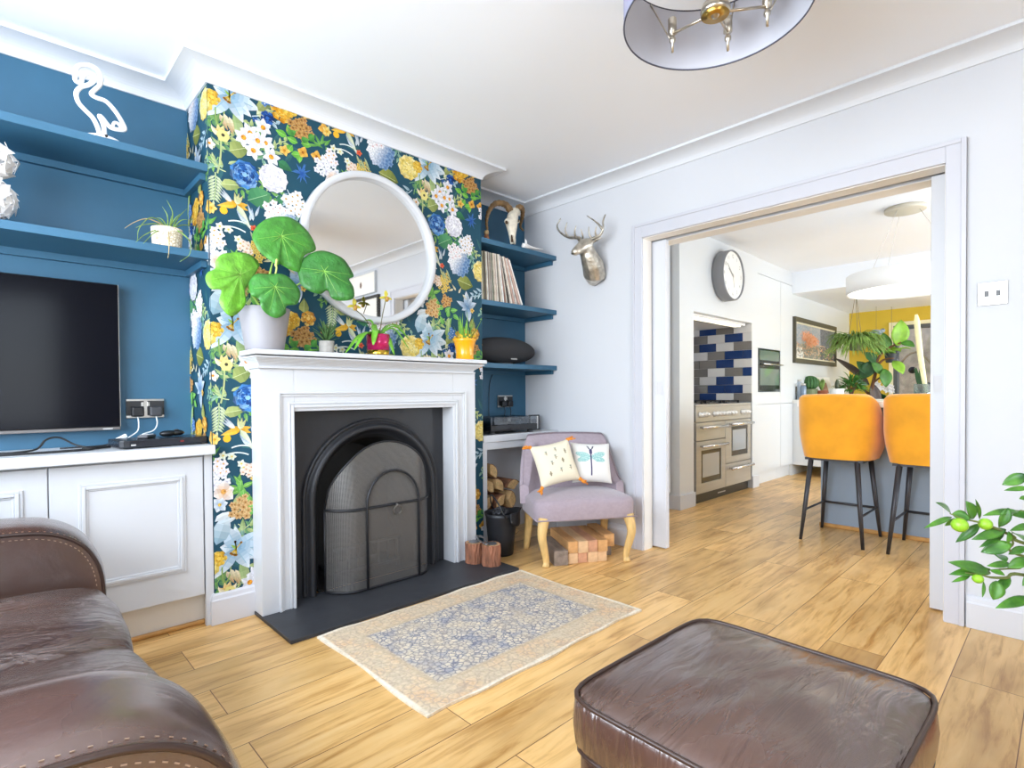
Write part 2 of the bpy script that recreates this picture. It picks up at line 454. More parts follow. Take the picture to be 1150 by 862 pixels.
def bloom(c, r, n, c0, c1, mid, a0=0., wd=.75, l=None, midr=.22):
    l = l or Lr()
    disc(c, r*.5, c0 if not isinstance(c0, str) else lin(c0), l); l = Lr(); ls = (l, Lr(), Lr())
    for i in range(n):
        a = a0+2*PI*i/n+R.uniform(-.1, .1)
        petal(c, a, r*R.uniform(.9, 1.08), r*wd, c0, c1, ls[2 if i == n-1 and n % 2 else i % 2], 4, tip=.85)
    l2 = Lr(); disc(c, r*midr*1.05, jit(lin(mid), .1), l2, 8); l2 = Lr(); mq = lin(mid)
    for i in range(3): disc((c[0]+cos(a0+2.1*i)*r*midr*.5, c[1]+sin(a0+2.1*i)*r*midr*.5), r*midr*.34, (min(1, mq[0]*1.35), min(1, mq[1]*1.4), mq[2]*1.2, 1) if i else (mq[0]*.6, mq[1]*.55, mq[2]*.5, 1), l2, 6)
def ruffle(c, r, cols, rings=4, n=9, sq=1., wd=1.):
    for k in range(rings):
        ls = (Lr(), Lr(), Lr()); rr = r*(1-k/rings*.85); nn = max(4, n-k)
        for i in range(max(4, n-k)):
            a = 2*PI*(i+.5*k)/max(4, n-k)+R.uniform(-.2, .2)
            b = (c[0]+cos(a)*rr*.45, c[1]+sin(a)*rr*.45*sq)
            ca, cb = lin(R.choice(cols)), lin(R.choice(cols))
            petal(b, a, rr*.58, rr*wd*.75, ca, cb, ls[2 if i == nn-1 and nn % 2 else i % 2], 3, tip=1.4, shade=.78)
        disc(c, rr*.55, lin(R.choice(cols)), Lr(), 10, sq)
    Lr()
    for i in range(16):
        a = R.uniform(0, 2*PI); q = r*.8*R.random()**.5; stemline(arc((c[0]+cos(a)*q, c[1]+sin(a)*q*sq), (c[0]+cos(a+.5)*q, c[1]+sin(a+.5)*q*sq), .15, 3), r*.04, R.choice(cols), LAY[0])
def cluster(c, r, n, s, c0, c1, mid, k=5, sq=1.):
    for i in range(n):
        a = i*2.4; q = r*math.sqrt((i+.3)/n)
        bloom((c[0]+cos(a)*q, c[1]+sin(a)*q*sq), s*R.uniform(.8, 1.15), k, c0, c1, mid, R.uniform(0, 6), .85, midr=.2)
def frond(p, q, n, L, c0, c1, bow=.05, w=.006):
    pts = arc(p, q, bow, n); stemline(pts, w, c1); a = math.atan2(q[1]-p[1], q[0]-p[0])
    for i in range(1, n):
        for s in (-1, 1): petal(pts[i], a+s*.85, L*(1-.5*i/n), L*.2, c0, c1, LAY[0], 3)
    petal(pts[-1], a, L*.6, L*.2, c0, c1, LAY[0], 3)
A_ = math.radians
def D(px0, py0, px1, py1): p, q = W(px0, py0), W(px1, py1); return math.hypot(p[0]-q[0], p[1]-q[1])
def c1(x, y): return W(205+x/8.2, 85+y/8.2)               # measured positions of the print on the wall
def c2(x, y): return W(205+x/8.2, 170+y/8.2)
def c3(x, y): return W(320+x/8.79, 110+y/8.79)
def c4(x, y): return W(430+x/6.635, 140+y/6.635)
def c5(x, y): return W(430+x/6.635, 260+y/6.635)
def c8(x, y): return W(215+x/5.75, 530+y/5.75)
def c9(x, y): return W(320+x/8.21, 340+y/8.21)
GR, GL, OL, PG = '#3f7f4e', '#6cb04c', '#8d9a55', '#c3d09a'
# background sprays, then leaves, then blooms
for k_ in range(26):
    u, v = R.uniform(.8, 1.33), R.uniform(1.35, 2.35); a = R.uniform(0, 6.3)
    petal((u, v), a, .08, .022, '#2b5a66', '#3d7270')
for k_ in range(34):                                       # loose sprigs filling between the blooms
    u, v = .79+.531*((k_*.618) % 1), 1.33+1.0*((k_*.382+.1) % 1); a = R.uniform(0, 6.3)
    ca, cb_ = R.choice([('#5f9a4e', '#8fc06a'), ('#4f8658', '#7fae7c'), ('#9fb56a', '#cfdba0'), ('#8fb0bf', '#cfdfe6'), ('#6f9f8a', '#a9c9b4')])
    stemline(arc((u, v), (u+cos(a)*.11, v+sin(a)*.11), .12), .004, cb_)
    for q_ in range(6): petal((u+cos(a)*.018*(q_+1), v+sin(a)*.018*(q_+1)), a+(.8 if q_ % 2 else -.8), .05*(1-.08*q_), .017, ca, cb_)
for x, y, b in ((520, 640, .12), (470, 690, .1)): stemline(arc(c2(x-100, y), c2(x+110, y+55), b), .006, '#dfe8e4')
frond(c2(300, 190), c2(285, 450), 9, .055, '#d9e2c0', '#a9bf8c', .04)
stemline(arc(c1(350, 560), c2(320, 200), .04), .007, '#b7c588')
for x, y, a in ((270, 800, 130), (290, 830, 150), (380, 810, 30), (300, 640, 140), (420, 620, 20)): petal(c1(x+40, y), A_(a), .045, .014, PG, '#8fae72')
for x, y, a, L, w_, p_, q_ in ((560, 660, 25, .10, .075, '#a9b56a', '#6f8244'), (480, 270, 10, .1, .05, '#b9c37e', '#7f9450')):
    petal((c1 if y == 660 else c2)(x-130, y+30), A_(a), L, w_, p_, q_, vein='#d5dba6')
petal(c2(600, 450), A_(28), .115, .10, '#3a7d55', '#5b9c68', tip=.9, vein='#a8cfa0')
petal(c3(925, 730), A_(-12), .125, .09, '#9aa04e', '#6e7b38', tip=.9, vein='#d6d79a')
petal(c1(680, 360), A_(30), .09, .055, '#dfe4bd', '#9fb07a', vein='#7f9450'); petal(c1(690, 230), A_(-5), .08, .04, '#a9b97e', '#7f9a5c')
petal(c1(540, 600), A_(97), .125, .036, '#cdd8a0', '#8fa667', tip=.9)
petal(c2(880, 90), A_(-25), .075, .045, '#3f8659', '#2f6a4b'); petal(c2(890, 400), A_(-80), .055, .03, '#3c7d58', '#4f9468')
for x, y, a in ((1000, 560, 100), (1060, 620, 150), (1090, 620, 10), (1010, 640, 230), (960, 560, 160), (1040, 540, 60), (1070, 700, 260), (1000, 720, 350)): petal(c1(x, y), A_(a+R.uniform(-20, 20)), .055, .034, '#5fae3d', '#86cc55', tip=.8, vein='#bfe58f')
for x, y, a in ((230, 460, 10), (330, 450, 30), (360, 460, 80), (390, 470, 50), (400, 480, -60), (350, 470, 120), (300, 430, 160), (280, 430, -20)): petal(c3(x, y), A_(a), .055, .014, '#7dbb5a', '#4f9448')
for x, y, a in ((300, 90, 80), (330, 95, 20), (320, 110, 200), (330, 80, 130), (345, 120, -70), (300, 100, 170)): petal(c8(x, y), A_(a), .06, .022, '#86c458', '#5a9c44', vein='#cbe79b')
for x, y, a, L in ((270, 230, 65, .09), (330, 380, 88, .06)): petal(c8(x, y), A_(a), L, .025, '#bfcf95', '#7fa05e')
for x, y, a, L in ((170, 700, 82, .07), (200, 720, 75, .08), (230, 730, 120, .08), (260, 700, 60, .05)): petal(c8(x, y), A_(a), L, .012, '#8db36a', '#5b8a4c')
petal(c8(350, 740), A_(100), .125, .034, '#c5d49c', '#8fae6a', tip=.9)
for x, y, a in ((225, 640, -62), (275, 640, -72)): petal(c8(x, y), A_(a), .07, .022, '#e8d7b4', '#c79d6c')
# iris with striped throat, gold falls and the small gold ball
def iris(cf, x, y, s):
    p = cf(x, y)
    for a in (-20, 10, 200, 165): petal(p, A_(a), .05*s, .022*s, '#c98a14', '#f2c14a')
    for a in (150, 138, 128): petal((p[0]-.02*s, p[1]+.005), A_(a), .07*s, .012*s, '#eef0ea', '#8c9cae')
    for a in (60, 80, 100): petal(p, A_(a), .055*s, .016*s, '#dfe2b4', '#b6b46a')
    petal(p, A_(195), .085*s, .03*s, '#e9ab22', '#f5cb58'); disc((p[0]-.055*s, p[1]-.038*s), .017*s, '#f0b92e'); petal(p, A_(-60), .12*s, .03*s, '#c9d3a8', '#e7ead6')
iris(c2, 500, 490, 1.)
for x, y, a in ((600, 660, 140), (560, 650, 120), (620, 640, 80), (650, 640, 95), (670, 600, 70), (640, 600, 110)): petal(c2(x, y), A_(a), .06, .012, '#dfe7ea', '#7f9cb8')
bloom(c2(655, 708), .018, 5, '#d8472e', '#ef7d52', '#b02a20')
# lilies
def lily(p, s, cs):
    for a, L, w_ in cs:
        l = Lr(); petal(p, A_(a), L*s, w_*s, '#6f9fbd', '#eef5f8', l, 7, tip=.75, shade=.86); stemline([p, (p[0]+cos(A_(a))*L*s*.75, p[1]+sin(A_(a))*L*s*.75)], .003, '#8fb6c9', Lr())
    l = Lr()
    for k_ in range(7): a = R.uniform(0, 6.3); stemline([p, (p[0]+cos(a)*.03*s, p[1]+sin(a)*.03*s)], .005, '#d9b23c', l); disc((p[0]+cos(a)*.03*s, p[1]+sin(a)*.03*s), .006, '#b5782a', l, 6)
    petal(p, A_(140), .03*s, .012*s, '#7fae3f', '#a9c95a', l)
lily(c8(290, 490), 1., [(92, .10, .05), (165, .07, .055), (112, .115, .07), (28, .13, .06), (-8, .13, .065), (-35, .11, .055), (232, .15, .062), (-62, .115, .06)])
petal(c8(160, 470), A_(70), .15, .075, '#8db3c6', '#e3edf2', tip=.7); petal(c8(150, 320), A_(45), .10, .03, '#dfe9ee', '#f3f6f7', curve=-1.2); petal(c8(190, 330), A_(5), .08, .022, '#c9dbe4', '#eef3f5', curve=.5)
# chrysanthemum beside the lily
ruffle(c4(190, 320), .068, ['#f2e08a', '#ead06a', '#f7ecb0', '#dcbf55'], 4, 10); ruffle(c4(258, 315), .034, ['#e8b93a', '#f2cf5a', '#cf9a26'], 3, 7)
# hydrangea, white to blue across
h0 = c3(945, 540); l0 = Lr(); disc(h0, .078, '#9db4cf', l0, 14)
for i in range(46):
    a = i*2.4; q = .08*math.sqrt((i+.5)/46); t = max(0, min(1, .5+cos(a+.5)*q/.09))
    bloom((h0[0]+cos(a)*q, h0[1]+sin(a)*q), .017, 4, mixc(lin('#f2f3f5'), lin('#3f6ba0'), t), mixc(lin('#ffffff'), lin('#8fb0d6'), t), '#5d7ea8', R.uniform(0, 6), .9, midr=.1)
# golden rose, blue rosette, peach sprays
ruffle(c1(915, 330), .055, ['#e0a020', '#f0bf45', '#c98512', '#f6d16a'], 4, 8); ruffle(c1(780, 390), .032, ['#123f86', '#2f66b8', '#0d2d63'], 3, 7); ruffle(c1(670, 410), .014, ['#1c4a92', '#3c73bf'], 2, 5)
cluster(c3(165, 305), .052, 14, .017, '#a8692c', '#e2b479', '#7a4318'); cluster(c8(338, 225), .05, 13, .017, '#b5803c', '#ecd08a', '#8a5a22'); cluster(c9(150, 320), .05, 13, .017, '#9c6a30', '#dcae68', '#6f4018')
for x, y, s in ((385, 310, .032), (310, 580, .03), (175, 540, .03)): bloom(c3(x, y), s, 4, '#d8952a', '#f3c661', '#9c5a14', R.uniform(0, 6), .95)
bloom(c1(935, 690), .028, 5, '#e2a836', '#f6d57c', '#c27d1a')
# starflowers
for x, y in ((740, 480), (620, 530), (760, 620), (650, 690), (815, 750), (690, 600), (560, 570)): bloom(c1(x, y), .044, 6, '#d9dbe8', '#fbfbfd', '#e0982a', R.uniform(0, 6), .62, midr=.26)
# crown lily
p0 = c1(350, 545)
stemline(arc(c1(330, 490), c1(300, 290), .05), .006, '#8fae62'); stemline(arc(c1(320, 470), c1(380, 330), -.1), .006, '#8fae62')
for a in (20, 60, 120, 160, 90): petal(p0, A_(a), .045, .022, '#e3b24a', '#f6e2a4', curve=.6*(1 if a < 90 else -1))
for a in (-10, 190): petal(p0, A_(a), .05, .02, '#f3e3b0', '#fbf3d6', curve=1.8*(1 if a < 90 else -1))
for x, y in ((395, 410), (440, 440)): petal(c1(x-15, y-60), A_(-70), .065, .02, '#efe6c6', '#c9b078')
bloom(c1(245, 620), .026, 5, '#f1e7d8', '#fdfaf2', '#df8f2c'); bloom(c2(260, 520), .026, 5, '#e9bd4a', '#f7e08e', '#d79a2a')
# peony, carnation, white sprays
ruffle(c2(570, 215), .064, ['#1b4f96', '#4f8fd0', '#0f3268', '#8db9e3', '#255ea6'], 5, 9)
ruffle(c2(835, 250), .066, ['#ecebf2', '#fbfafd', '#d9d6e3', '#f4f2f8'], 6, 13)
cluster(c2(1030, 490), .05, 12, .023, '#e6e3ea', '#fdfcfd', '#c9a24a'); cluster(c2(860, 560), .05, 10, .02, '#f3e9ee', '#ffffff', '#d9a9a0'); cluster(c3(400, 680), .058, 14, .022, '#e2e4ee', '#fbfbfd', '#b9b2c9')
for k_ in range(22):
    a = R.uniform(0, 6.3); petal(c3(165, 745), a, R.uniform(.02, .055), .009, '#1c4f9e', '#4f84c4')
cluster(c3(770, 700), .04, 16, .011, '#d9b23e', '#f4dc86', '#b58a22', 4); cluster(c3(665, 690), .022, 6, .014, '#e9c7b0', '#fbeee0', '#c98a5a')
for x, y in ((740, 600), (780, 590), (700, 560)): petal(c3(x, y), A_(-65), .1, .012, '#b9c59a', '#8a9d68')
# cream blooms above the lily
bloom(c8(205, 125), .05, 6, '#e9b98a', '#f4f1f2', '#d39a4e', .3, .95); bloom(c8(180, 210), .034, 6, '#a9c0d8', '#edf2f7', '#d9b24e', .1, .85); cluster(c2(310, 800), .035, 7, .02, '#e9dbe2', '#fdfafc', '#e2b25a')
for x, y in ((340, 690), (420, 720), (510, 810), (530, 850)): bloom(c2(x, y), .02, 5, '#dfe6c2', '#eef4ea', '#e0c25a')
# poppies low on the wall
ruffle(c9(212, 145), .038, ['#e0a63a', '#f3cf74', '#c9852a'], 3, 7); petal(c9(170, 90), A_(88), .07, .05, '#a8ad62', '#7c8a48', vein='#d9dbaa'); ruffle(c9(60, 160), .042, ['#e9b93c', '#f5d566', '#cf9524'], 3, 8)
for x, y, a in ((60, 400, 40), (170, 420, 20), (90, 410, 120), (240, 340, -50), (250, 410, 60)): petal(c9(x, y), A_(a), .045, .03, '#3f8a3f', '#69b04e')
disc(c8(245, 770), .028, '#e9dd8a', None, 6); disc(c8(245, 765), .008, '#4a4433', None, 6)

# the lower right bouquet of the repeat
for x, y, a in ((480, 600, 40), (520, 590, 10), (450, 620, 150), (500, 640, 80), (430, 560, 110), (470, 560, 200), (540, 620, -30), (400, 520, 95), (380, 480, 80), (500, 700, 60), (470, 690, 120)): petal(c5(x-20, y), A_(a), .055, .030, '#5fa84a', '#8ccc66', vein='#c3e59a')
petal(c5(480, 800), A_(85), .13, .045, '#7fa05a', '#b9cf8f', vein='#dbe6b4'); petal(c5(470, 840), A_(60), .09, .04, '#8d9a55', '#c3c98a')
cluster(c5(370, 570), .052, 13, .017, '#c08a4a', '#eecb94', '#8a5a22'); cluster(c5(465, 520), .036, 9, .016, '#b07838', '#e4b878', '#7a4318')
cluster(c5(450, 400), .045, 18, .012, '#d9b23e', '#f4dc86', '#b58a22', 4); cluster(c5(400, 370), .03, 7, .014, '#e9c7b0', '#fbeee0', '#c98a5a')
for a, L, w_ in ((95, .10, .05), (160, .09, .032), (25, .08, .04), (-80, .09, .05), (205, .05, .025), (60, .08, .03)): l_ = Lr(); petal(c5(625, 565), A_(a), L, w_, '#4f7ea8', '#dfe9f0', l_, 7, tip=.75, shade=.8)
bloom(c5(660, 590), .018, 5, '#d9a23a', '#f2d27c', '#8a5a1a')
for x, y, a in ((540, 440, 130), (560, 460, 60), (520, 430, 200), (590, 470, -40)): petal(c5(x, y), A_(a), .045, .014, '#e9e2c4', '#c3b98a')
cluster(c5(510, 760), .03, 8, .015, '#2b5fa8', '#6f9fd6', '#dfe8f0', 4)

def clip(poly, ax, lim, keep_less):
    out = []
    for i in range(len(poly)):
        a, b = poly[i], poly[(i+1) % len(poly)]
        ia = (a[ax] <= lim) == keep_less; ib = (b[ax] <= lim) == keep_less
        if ia: out.append(a)
        if ia != ib: t = (lim-a[ax])/(b[ax]-a[ax]); out.append((a[0]+(b[0]-a[0])*t, a[1]+(b[1]-a[1])*t))
    return out
wl = MB(); teal0 = lin('#1d4759'); wl.col = teal0
FX0, FX1, FZ = 1.0, 1.932, .93
wl.box(CX0, FX0, YC, YA, 0, ZC); wl.box(FX1, CX1, YC, YA, 0, ZC); wl.box(FX0, FX1, YC, YA, FZ, ZC)
nl = LAY[0]; PU, PV = .531, -.5034
def lay_print(u0, u1, v0, v1, fn):
    for i in range(-4, 5):
        for j in range(-5, 5):
            du, dv = PU*i, PV*i+1.0068*j
            for l, poly, col in PAT:
                if max(p[0] for p in poly)+du < u0 or min(p[0] for p in poly)+du > u1 or max(p[1] for p in poly)+dv < v0 or min(p[1] for p in poly)+dv > v1: continue
                q = [(p[0]+du, p[1]+dv) for p in poly]
                for ax, lim, less in ((0, u1, True), (0, u0, False), (1, v1, True), (1, v0, False)):
                    q = clip(q, ax, lim, less)
                    if len(q) < 3: break
                if len(q) >= 3: wl.poly([fn(u, v, .0003+.0058*l/nl) for u, v in q], (col[0]*.84, col[1]*.84, col[2]*.84, 1))
lay_print(CX0, FX0-.09, .13, 2.36, lambda u, v, d: (u, YC-d, v))
lay_print(FX0-.09, FX1+.15, 1.0, 2.36, lambda u, v, d: (u, YC-d, v))
lay_print(FX1+.15, CX1, .13, 2.36, lambda u, v, d: (u, YC-d, v))
lay_print(CX0-(YA-YC), CX0, .75, 2.36, lambda u, v, d: (CX0-d, YC+(CX0-u), v))
struct(wl.build('wall_chimney', vcol_mat('floral_wallpaper', .6, .25)), 'chimney breast papered in blue, white and yellow flowers on dark teal')
# ================================================================== FIREPLACE
HZ = .017
M_slate = pm('black_slate', '#33353a', .5, var=.2, vscale=14, bump=.05, bscale=60)
tag(MB().box(.849, 2.135, 2.165, YC-.001, .001, HZ).build('hearth', M_slate, bev=.002), 'black slate hearth slab lying in front of the white fireplace', 'hearth')
fs = thing('fireplace_surround', 'white painted wooden fireplace surround with moulded mantel shelf', 'fireplace', (1.474, 2.55, HZ))
def rel(o, m): return m                                    # (meshes below are written straight in the thing's own frame)
X0, X1 = .8525-1.474, 2.094-1.474; F, B = 2.49-2.55, 2.598-2.55
O0, O1, OT = 1.005-1.474, 1.927-1.474, .926-HZ
T = 1.124-HZ
sb = MB(); sb.box(X0, O0, F, B, 0, T); sb.box(O1, X1, F, B, 0, T); sb.box(O0, O1, F, B, OT, T)
sb.build('surround_body', M_white, fs, bev=.002)
# raised mouldings framing the opening
def ring(mb, a, b, z1, w, d0, d1, tw=None):
    """U-shaped moulding: outer edges a,b, top z1, width w, standing from d0 to d1 (y)"""
    mb.box(a, a+w, d1, d0, .0, z1); mb.box(b-w, b, d1, d0, .0, z1); mb.box(a+w, b-w, d1, d0, z1-w, z1)
mo = MB(); e0, e1, et = .926-1.474, 2.021-1.474, 1.018-HZ
ring(mo, e0, e1, et, .012, F, F-.013); ring(mo, e0+.012, e1-.012, et-.012, .012, F, F-.006); ring(mo, e0+.05, e1-.05, et-.05, .010, F, F-.005); ring(mo, e0+.064, e1-.064, et-.064, .012, F, F-.010)
mo.build('opening_moulding', M_white, fs, bev=.003)
ms = MB(); mx0, mx1 = .803-1.474, 2.118-1.474; mf = 2.405-2.55
def tier(z0, z1, o): ms.box(mx0+o, mx1-o, mf+o*1.6, B, z0-HZ, z1-HZ)
ms.box(mx0, mx1, mf, B, 1.178-HZ, 1.200-HZ)
ms.build('mantel_shelf', M_white, fs, bev=.004)
cr = MB()
for i in range(9):
    t = i/8; o = .008+.036*sin(t*PI/2); z = 1.178-.006-.040*(t)
    cr.box(mx0+o, mx1-o, mf+o*1.75, B, z-.006-HZ, z-HZ+.001)
cr.box(mx0+.036, mx1-.036, mf+.066, B, 1.121-HZ, 1.131-HZ)
cr.build('shelf_moulding', M_white, fs, bev=.0015)

# cast-iron insert with an arched opening
AX, AS, AR = 1.475, .472, .400
ins = thing('fireplace_insert', 'black cast iron arched fireplace insert inside the white surround', 'fireplace insert', (AX, 2.59, HZ+.0008))
def archpts(r, z0=0., n=28):
    s = AS-HZ
    return [(-r, z0)]+[(r*cos(PI-PI*i/n), s+r*sin(PI-PI*i/n)) for i in range(n+1)]+[(r, z0)]
M_iron = pm('cast_iron', '#2c2d31', .45, metal=.25, bump=.08, bscale=120, var=.12, vscale=10)
pl = MB(); hw0, hw1, tp = 1.0065-AX, 1.9255-AX, .9245-HZ
ap = archpts(.385)
def outw(p):                                               # project an arch point out to the plate's rim
    dx, dz = p[0], p[1]-.25
    ks = []
    if dx < 0: ks.append(hw0/dx)
    if dx > 0: ks.append(hw1/dx)
    if dz > 0: ks.append((tp-.25)/dz)
    if dz < 0: ks.append(-.25/dz)
    k = min(ks); return (dx*k, .25+dz*k)
op = [outw(p) for p in ap]; op[0] = (hw0, 0); op[-1] = (hw1, 0)
for i in range(len(ap)-1):
    a, b, c, d = ap[i], ap[i+1], op[i+1], op[i]
    pl.poly([(d[0], 0, d[1]), (c[0], 0, c[1]), (b[0], 0, b[1]), (a[0], 0, a[1])]); pl.poly([(a[0], .01, a[1]), (b[0], .01, b[1]), (c[0], .01, c[1]), (d[0], .01, d[1])])
fill = pl                                                # two top corners of the plate
for s, h in ((0, hw0), (1, hw1)):
    q = sorted([p for p in op if abs(p[1]-tp) < 1e-4], key=lambda p: p[0]); e = q[0] if s == 0 else q[-1]
    w_ = [p for p in op if abs(p[0]-h) < 1e-4]; g = max(w_, key=lambda p: p[1])
    fill.poly([(e[0], 0, e[1]), (h, 0, tp), (g[0], 0, g[1])])
pl.build('face_plate', M_iron, ins)
def sweep_arch(name, prof, mat):
    """profile [(radius, y)] carried round the arch"""
    m = MB(); m.sm = True; n = 36; base = 0; k = len(prof)
    secs = []
    for i in range(n+3):
        for r, y in prof:
            if i == 0: p = (-r, y, 0)
            elif i == n+2: p = (r, y, 0)
            else: a = PI-PI*(i-1)/n; p = (r*cos(a), y, AS-HZ+r*sin(a))
            m.v.append(p)
    for i in range(n+2):
        for j in range(k-1): b = i*k+j; m.face((b, b+1, b+k+1, b+k))
    return m.build(name, mat, ins)
sweep_arch('arch_moulding', [(.402, 0), (.402, -.012), (.396, -.018), (.388, -.016), (.384, -.008), (.378, -.010), (.372, -.024), (.362, -.034), (.350, -.034), (.342, -.024), (.338, -.008), (.332, -.004), (.330, .02), (.322, .022), (.318, .03)], M_iron)
sweep_arch('arch_reveal', [(.318, .03), (.300, .05), (.296, .10), (.27, .22), (.25, .30)], pm('sooty_iron', '#1b1a1a', .7, bump=.1, bscale=60))
fbx = MB(); q = archpts(.25)
fbx.poly([(x, .30, z) for x, z in q]); fbx.box(-.31, .31, .02, .31, -.004, .004)
fbx.build('firebox_back', MATS['sooty_iron'], ins)
gr = MB()
for i in range(7): x = -.18+.06*i; gr.tube([(x, .08, .05), (x, .08, .17)], .007, 6)
gr.tube([(-.2, .08, .05), (.2, .08, .05)], .008, 6); gr.tube([(-.2, .08, .17), (.2, .08, .17)], .008, 6); gr.box(-.2, .2, .08, .26, .03, .045)
for x in (-.19, .19): gr.box(x-.01, x+.01, .08, .1, .0, .05); gr.box(x-.01, x+.01, .24, .26, .0, .05)
gr.build('grate', M_iron, ins)

# arched mesh fireguard
GX, GY = 1.478, 2.452
fg = thing('fireguard', 'arched black wire mesh fireguard with a ring handle standing on the hearth', 'fireguard', (GX, GY, HZ))
GW, GS, GH = .303, .43-HZ, .757-HZ
def gy(x): t = max(0, (abs(x)-.17)/(GW-.17)); return .105*t**2.2
def gtop(x): return GS+(GH-GS)*math.sqrt(max(0, 1-(x/GW)**2))
def mesh_mat():
    m = bpy.data.materials.new('wire_mesh'); m.use_nodes = True; nt = m.node_tree; b = nt.nodes['Principled BSDF']; out = nt.nodes['Material Output']
    b.inputs['Base Color'].default_value = lin('#75726f'); b.inputs['Metallic'].default_value = .4; b.inputs['Roughness'].default_value = .45
    tc = nd(nt, 'ShaderNodeTexCoord'); mpp = nd(nt, 'ShaderNodeMapping'); nt.links.new(tc.outputs['Object'], mpp.inputs[0])
    wv = []
    for d in ('X', 'Z'):
        t = nd(nt, 'ShaderNodeTexWave', Scale=62., bands_direction=d, Distortion=1.2); t.inputs['Detail'].default_value = 0; t.inputs['Detail Scale'].default_value = .15
        nt.links.new(mpp.outputs[0], t.inputs[0]); g = nd(nt, 'ShaderNodeMath', operation='GREATER_THAN'); g.inputs[1].default_value = .70; nt.links.new(t.outputs['Fac'], g.inputs[0]); wv.append(g)
    mx = nd(nt, 'ShaderNodeMath', operation='MAXIMUM'); nt.links.new(wv[0].outputs[0], mx.inputs[0]); nt.links.new(wv[1].outputs[0], mx.inputs[1])
    t = nd(nt, 'ShaderNodeBsdfTransparent'); x = nd(nt, 'ShaderNodeMixShader')
    nt.links.new(mx.outputs[0], x.inputs[0]); nt.links.new(t.outputs[0], x.inputs[1]); nt.links.new(b.outputs[0], x.inputs[2]); nt.links.new(x.outputs[0], out.inputs[0])
    return m
g = MB(); g.grid(lambda u, v: ((x := -GW+2*GW*u), gy(x)+.03*max(0, v*gtop(x)-GS)/(GH-GS), .012+v*(gtop(x)-.012)), 48, 12)
g.build('mesh_panel', mesh_mat(), fg)
fr = MB(); XS = [-GW+2*GW*i/40 for i in range(41)]
fr.tube([(x, gy(x)+.03*(gtop(x)-GS)/(GH-GS), gtop(x)) for x in XS], .005, 8); fr.tube([(x, gy(x), .008) for x in XS], .006, 8)
fr.tube([(-GW, gy(GW), .008), (-GW, gy(GW), GS)], .005, 8); fr.tube([(GW, gy(GW), .008), (GW, gy(GW), GS)], .005, 8)
fr.build('frame', M_bmetal, fg)
bb = MB(); bb.tube([(x, gy(x)-.004, GS) for x in XS], .007, 8); bb.build('crossbar', M_bmetal, fg)
dr = MB(); dc, dw = .023, .154
dr.tube([(dc-dw, -.007, .01)]+[(dc+dw*cos(PI-PI*i/20), -.007+.004*sin(PI*i/20), GS+.012+.165*sin(PI*i/20)) for i in range(21)]+[(dc+dw, -.007, .01)], .0065, 8)
dr.build('door_frame', M_bmetal, fg)
rg = MB(); rc = (.035, -.022, GS-.03)
rg.tube([(rc[0]+.024*cos(2*PI*i/24), rc[1]-.004*sin(2*PI*i/24), rc[2]+.024*sin(2*PI*i/24)) for i in range(25)], .0042, 8, cap=False); rg.tube([(.035, -.005, GS), (.035, -.024, GS-.004)], .006, 8)
rg.build('ring_handle', pm('dull_steel', '#77746f', .4, metal=.9), fg)

# round mirror
mr = thing('round_mirror', 'large round mirror in a thin white frame hanging above the mantel', 'mirror', (1.472, YC-.006, 1.772))
MR = Matrix.Rotation(PI/2, 3, 'X')
MB().lathe([(.359, .004), (.359, .036), (.362, .042), (.388, .042), (.394, .036), (.394, 0)], 72, M=MR).build('mirror_frame', M_white, mr, loc=(0, 0, 0))
gm = MB().poly([(.361*cos(2*PI*i/72), -.012, .361*sin(2*PI*i/72)) for i in range(72)]); gm.build('mirror_glass', pm('mirror_silver', '#f2f3f2', .02, metal=1.), mr)

# ================================================================== LEFT ALCOVE
def shelf(z, label, x0, x1, side, n=1):
    s = thing('floating_shelf', label, 'shelf', ((x0+x1)/2, YA, z), 0, 'teal floating shelves in the %s alcove' % side); cx = (x0+x1)/2
    MB().box(x0-cx, x1-cx, 2.605-YA, 0, -.032, 0).build('board', M_teal, s, bev=.002)
    MB().box(x0-cx, x1-cx, -.022, 0, -.060, -.032).build('wall_batten', M_teal, s)
    xe = (x1-.022, x1) 
    MB().box(xe[0]-cx, xe[1]-cx, 2.64-YA, -.022, -.060, -.032).build('side_batten', M_teal, s)
    return s
shelf(2.004, 'upper teal floating shelf holding the white flamingo lamp', XL, CX0-.001, 'left')
shelf(1.624, 'lower teal floating shelf above the television with a potted plant', XL, CX0-.001, 'left')

tv = thing('television', 'wide black flat screen television mounted on the teal wall', 'television', (-.155, 2.885, 1.17))
hw = .557; MB().box(-hw, hw, -.012, .018, -.300, .314).build('casing', pm('tv_casing', '#17171b', .45), tv, bev=.004)
MB().box(-hw+.004, hw-.004, -.0135, -.0118, -.296, .310).build('screen', pm('tv_screen', '#0a0b12', .12, spec=.10), tv)
MB().box(-hw, hw, -.016, .012, -.3135, -.3005).build('bottom_bezel', pm('tv_bezel', '#6e6a69', .35, metal=.6), tv, bev=.002)
MB().box(hw-.062, hw-.028, -.0170, -.0158, -.3105, -.3055).build('maker_plate', pm('pale_grey', '#b7b7b5', .4), tv)
MB().box(hw-.0004, hw+.0012, -.0125, .004, -.300, .314).build('side_trim', pm('tv_trim', '#a9a7a4', .3, metal=.7), tv)
MB().box(-.2, .2, .018, .0445, -.15, .15).build('wall_bracket', M_bmetal, tv)

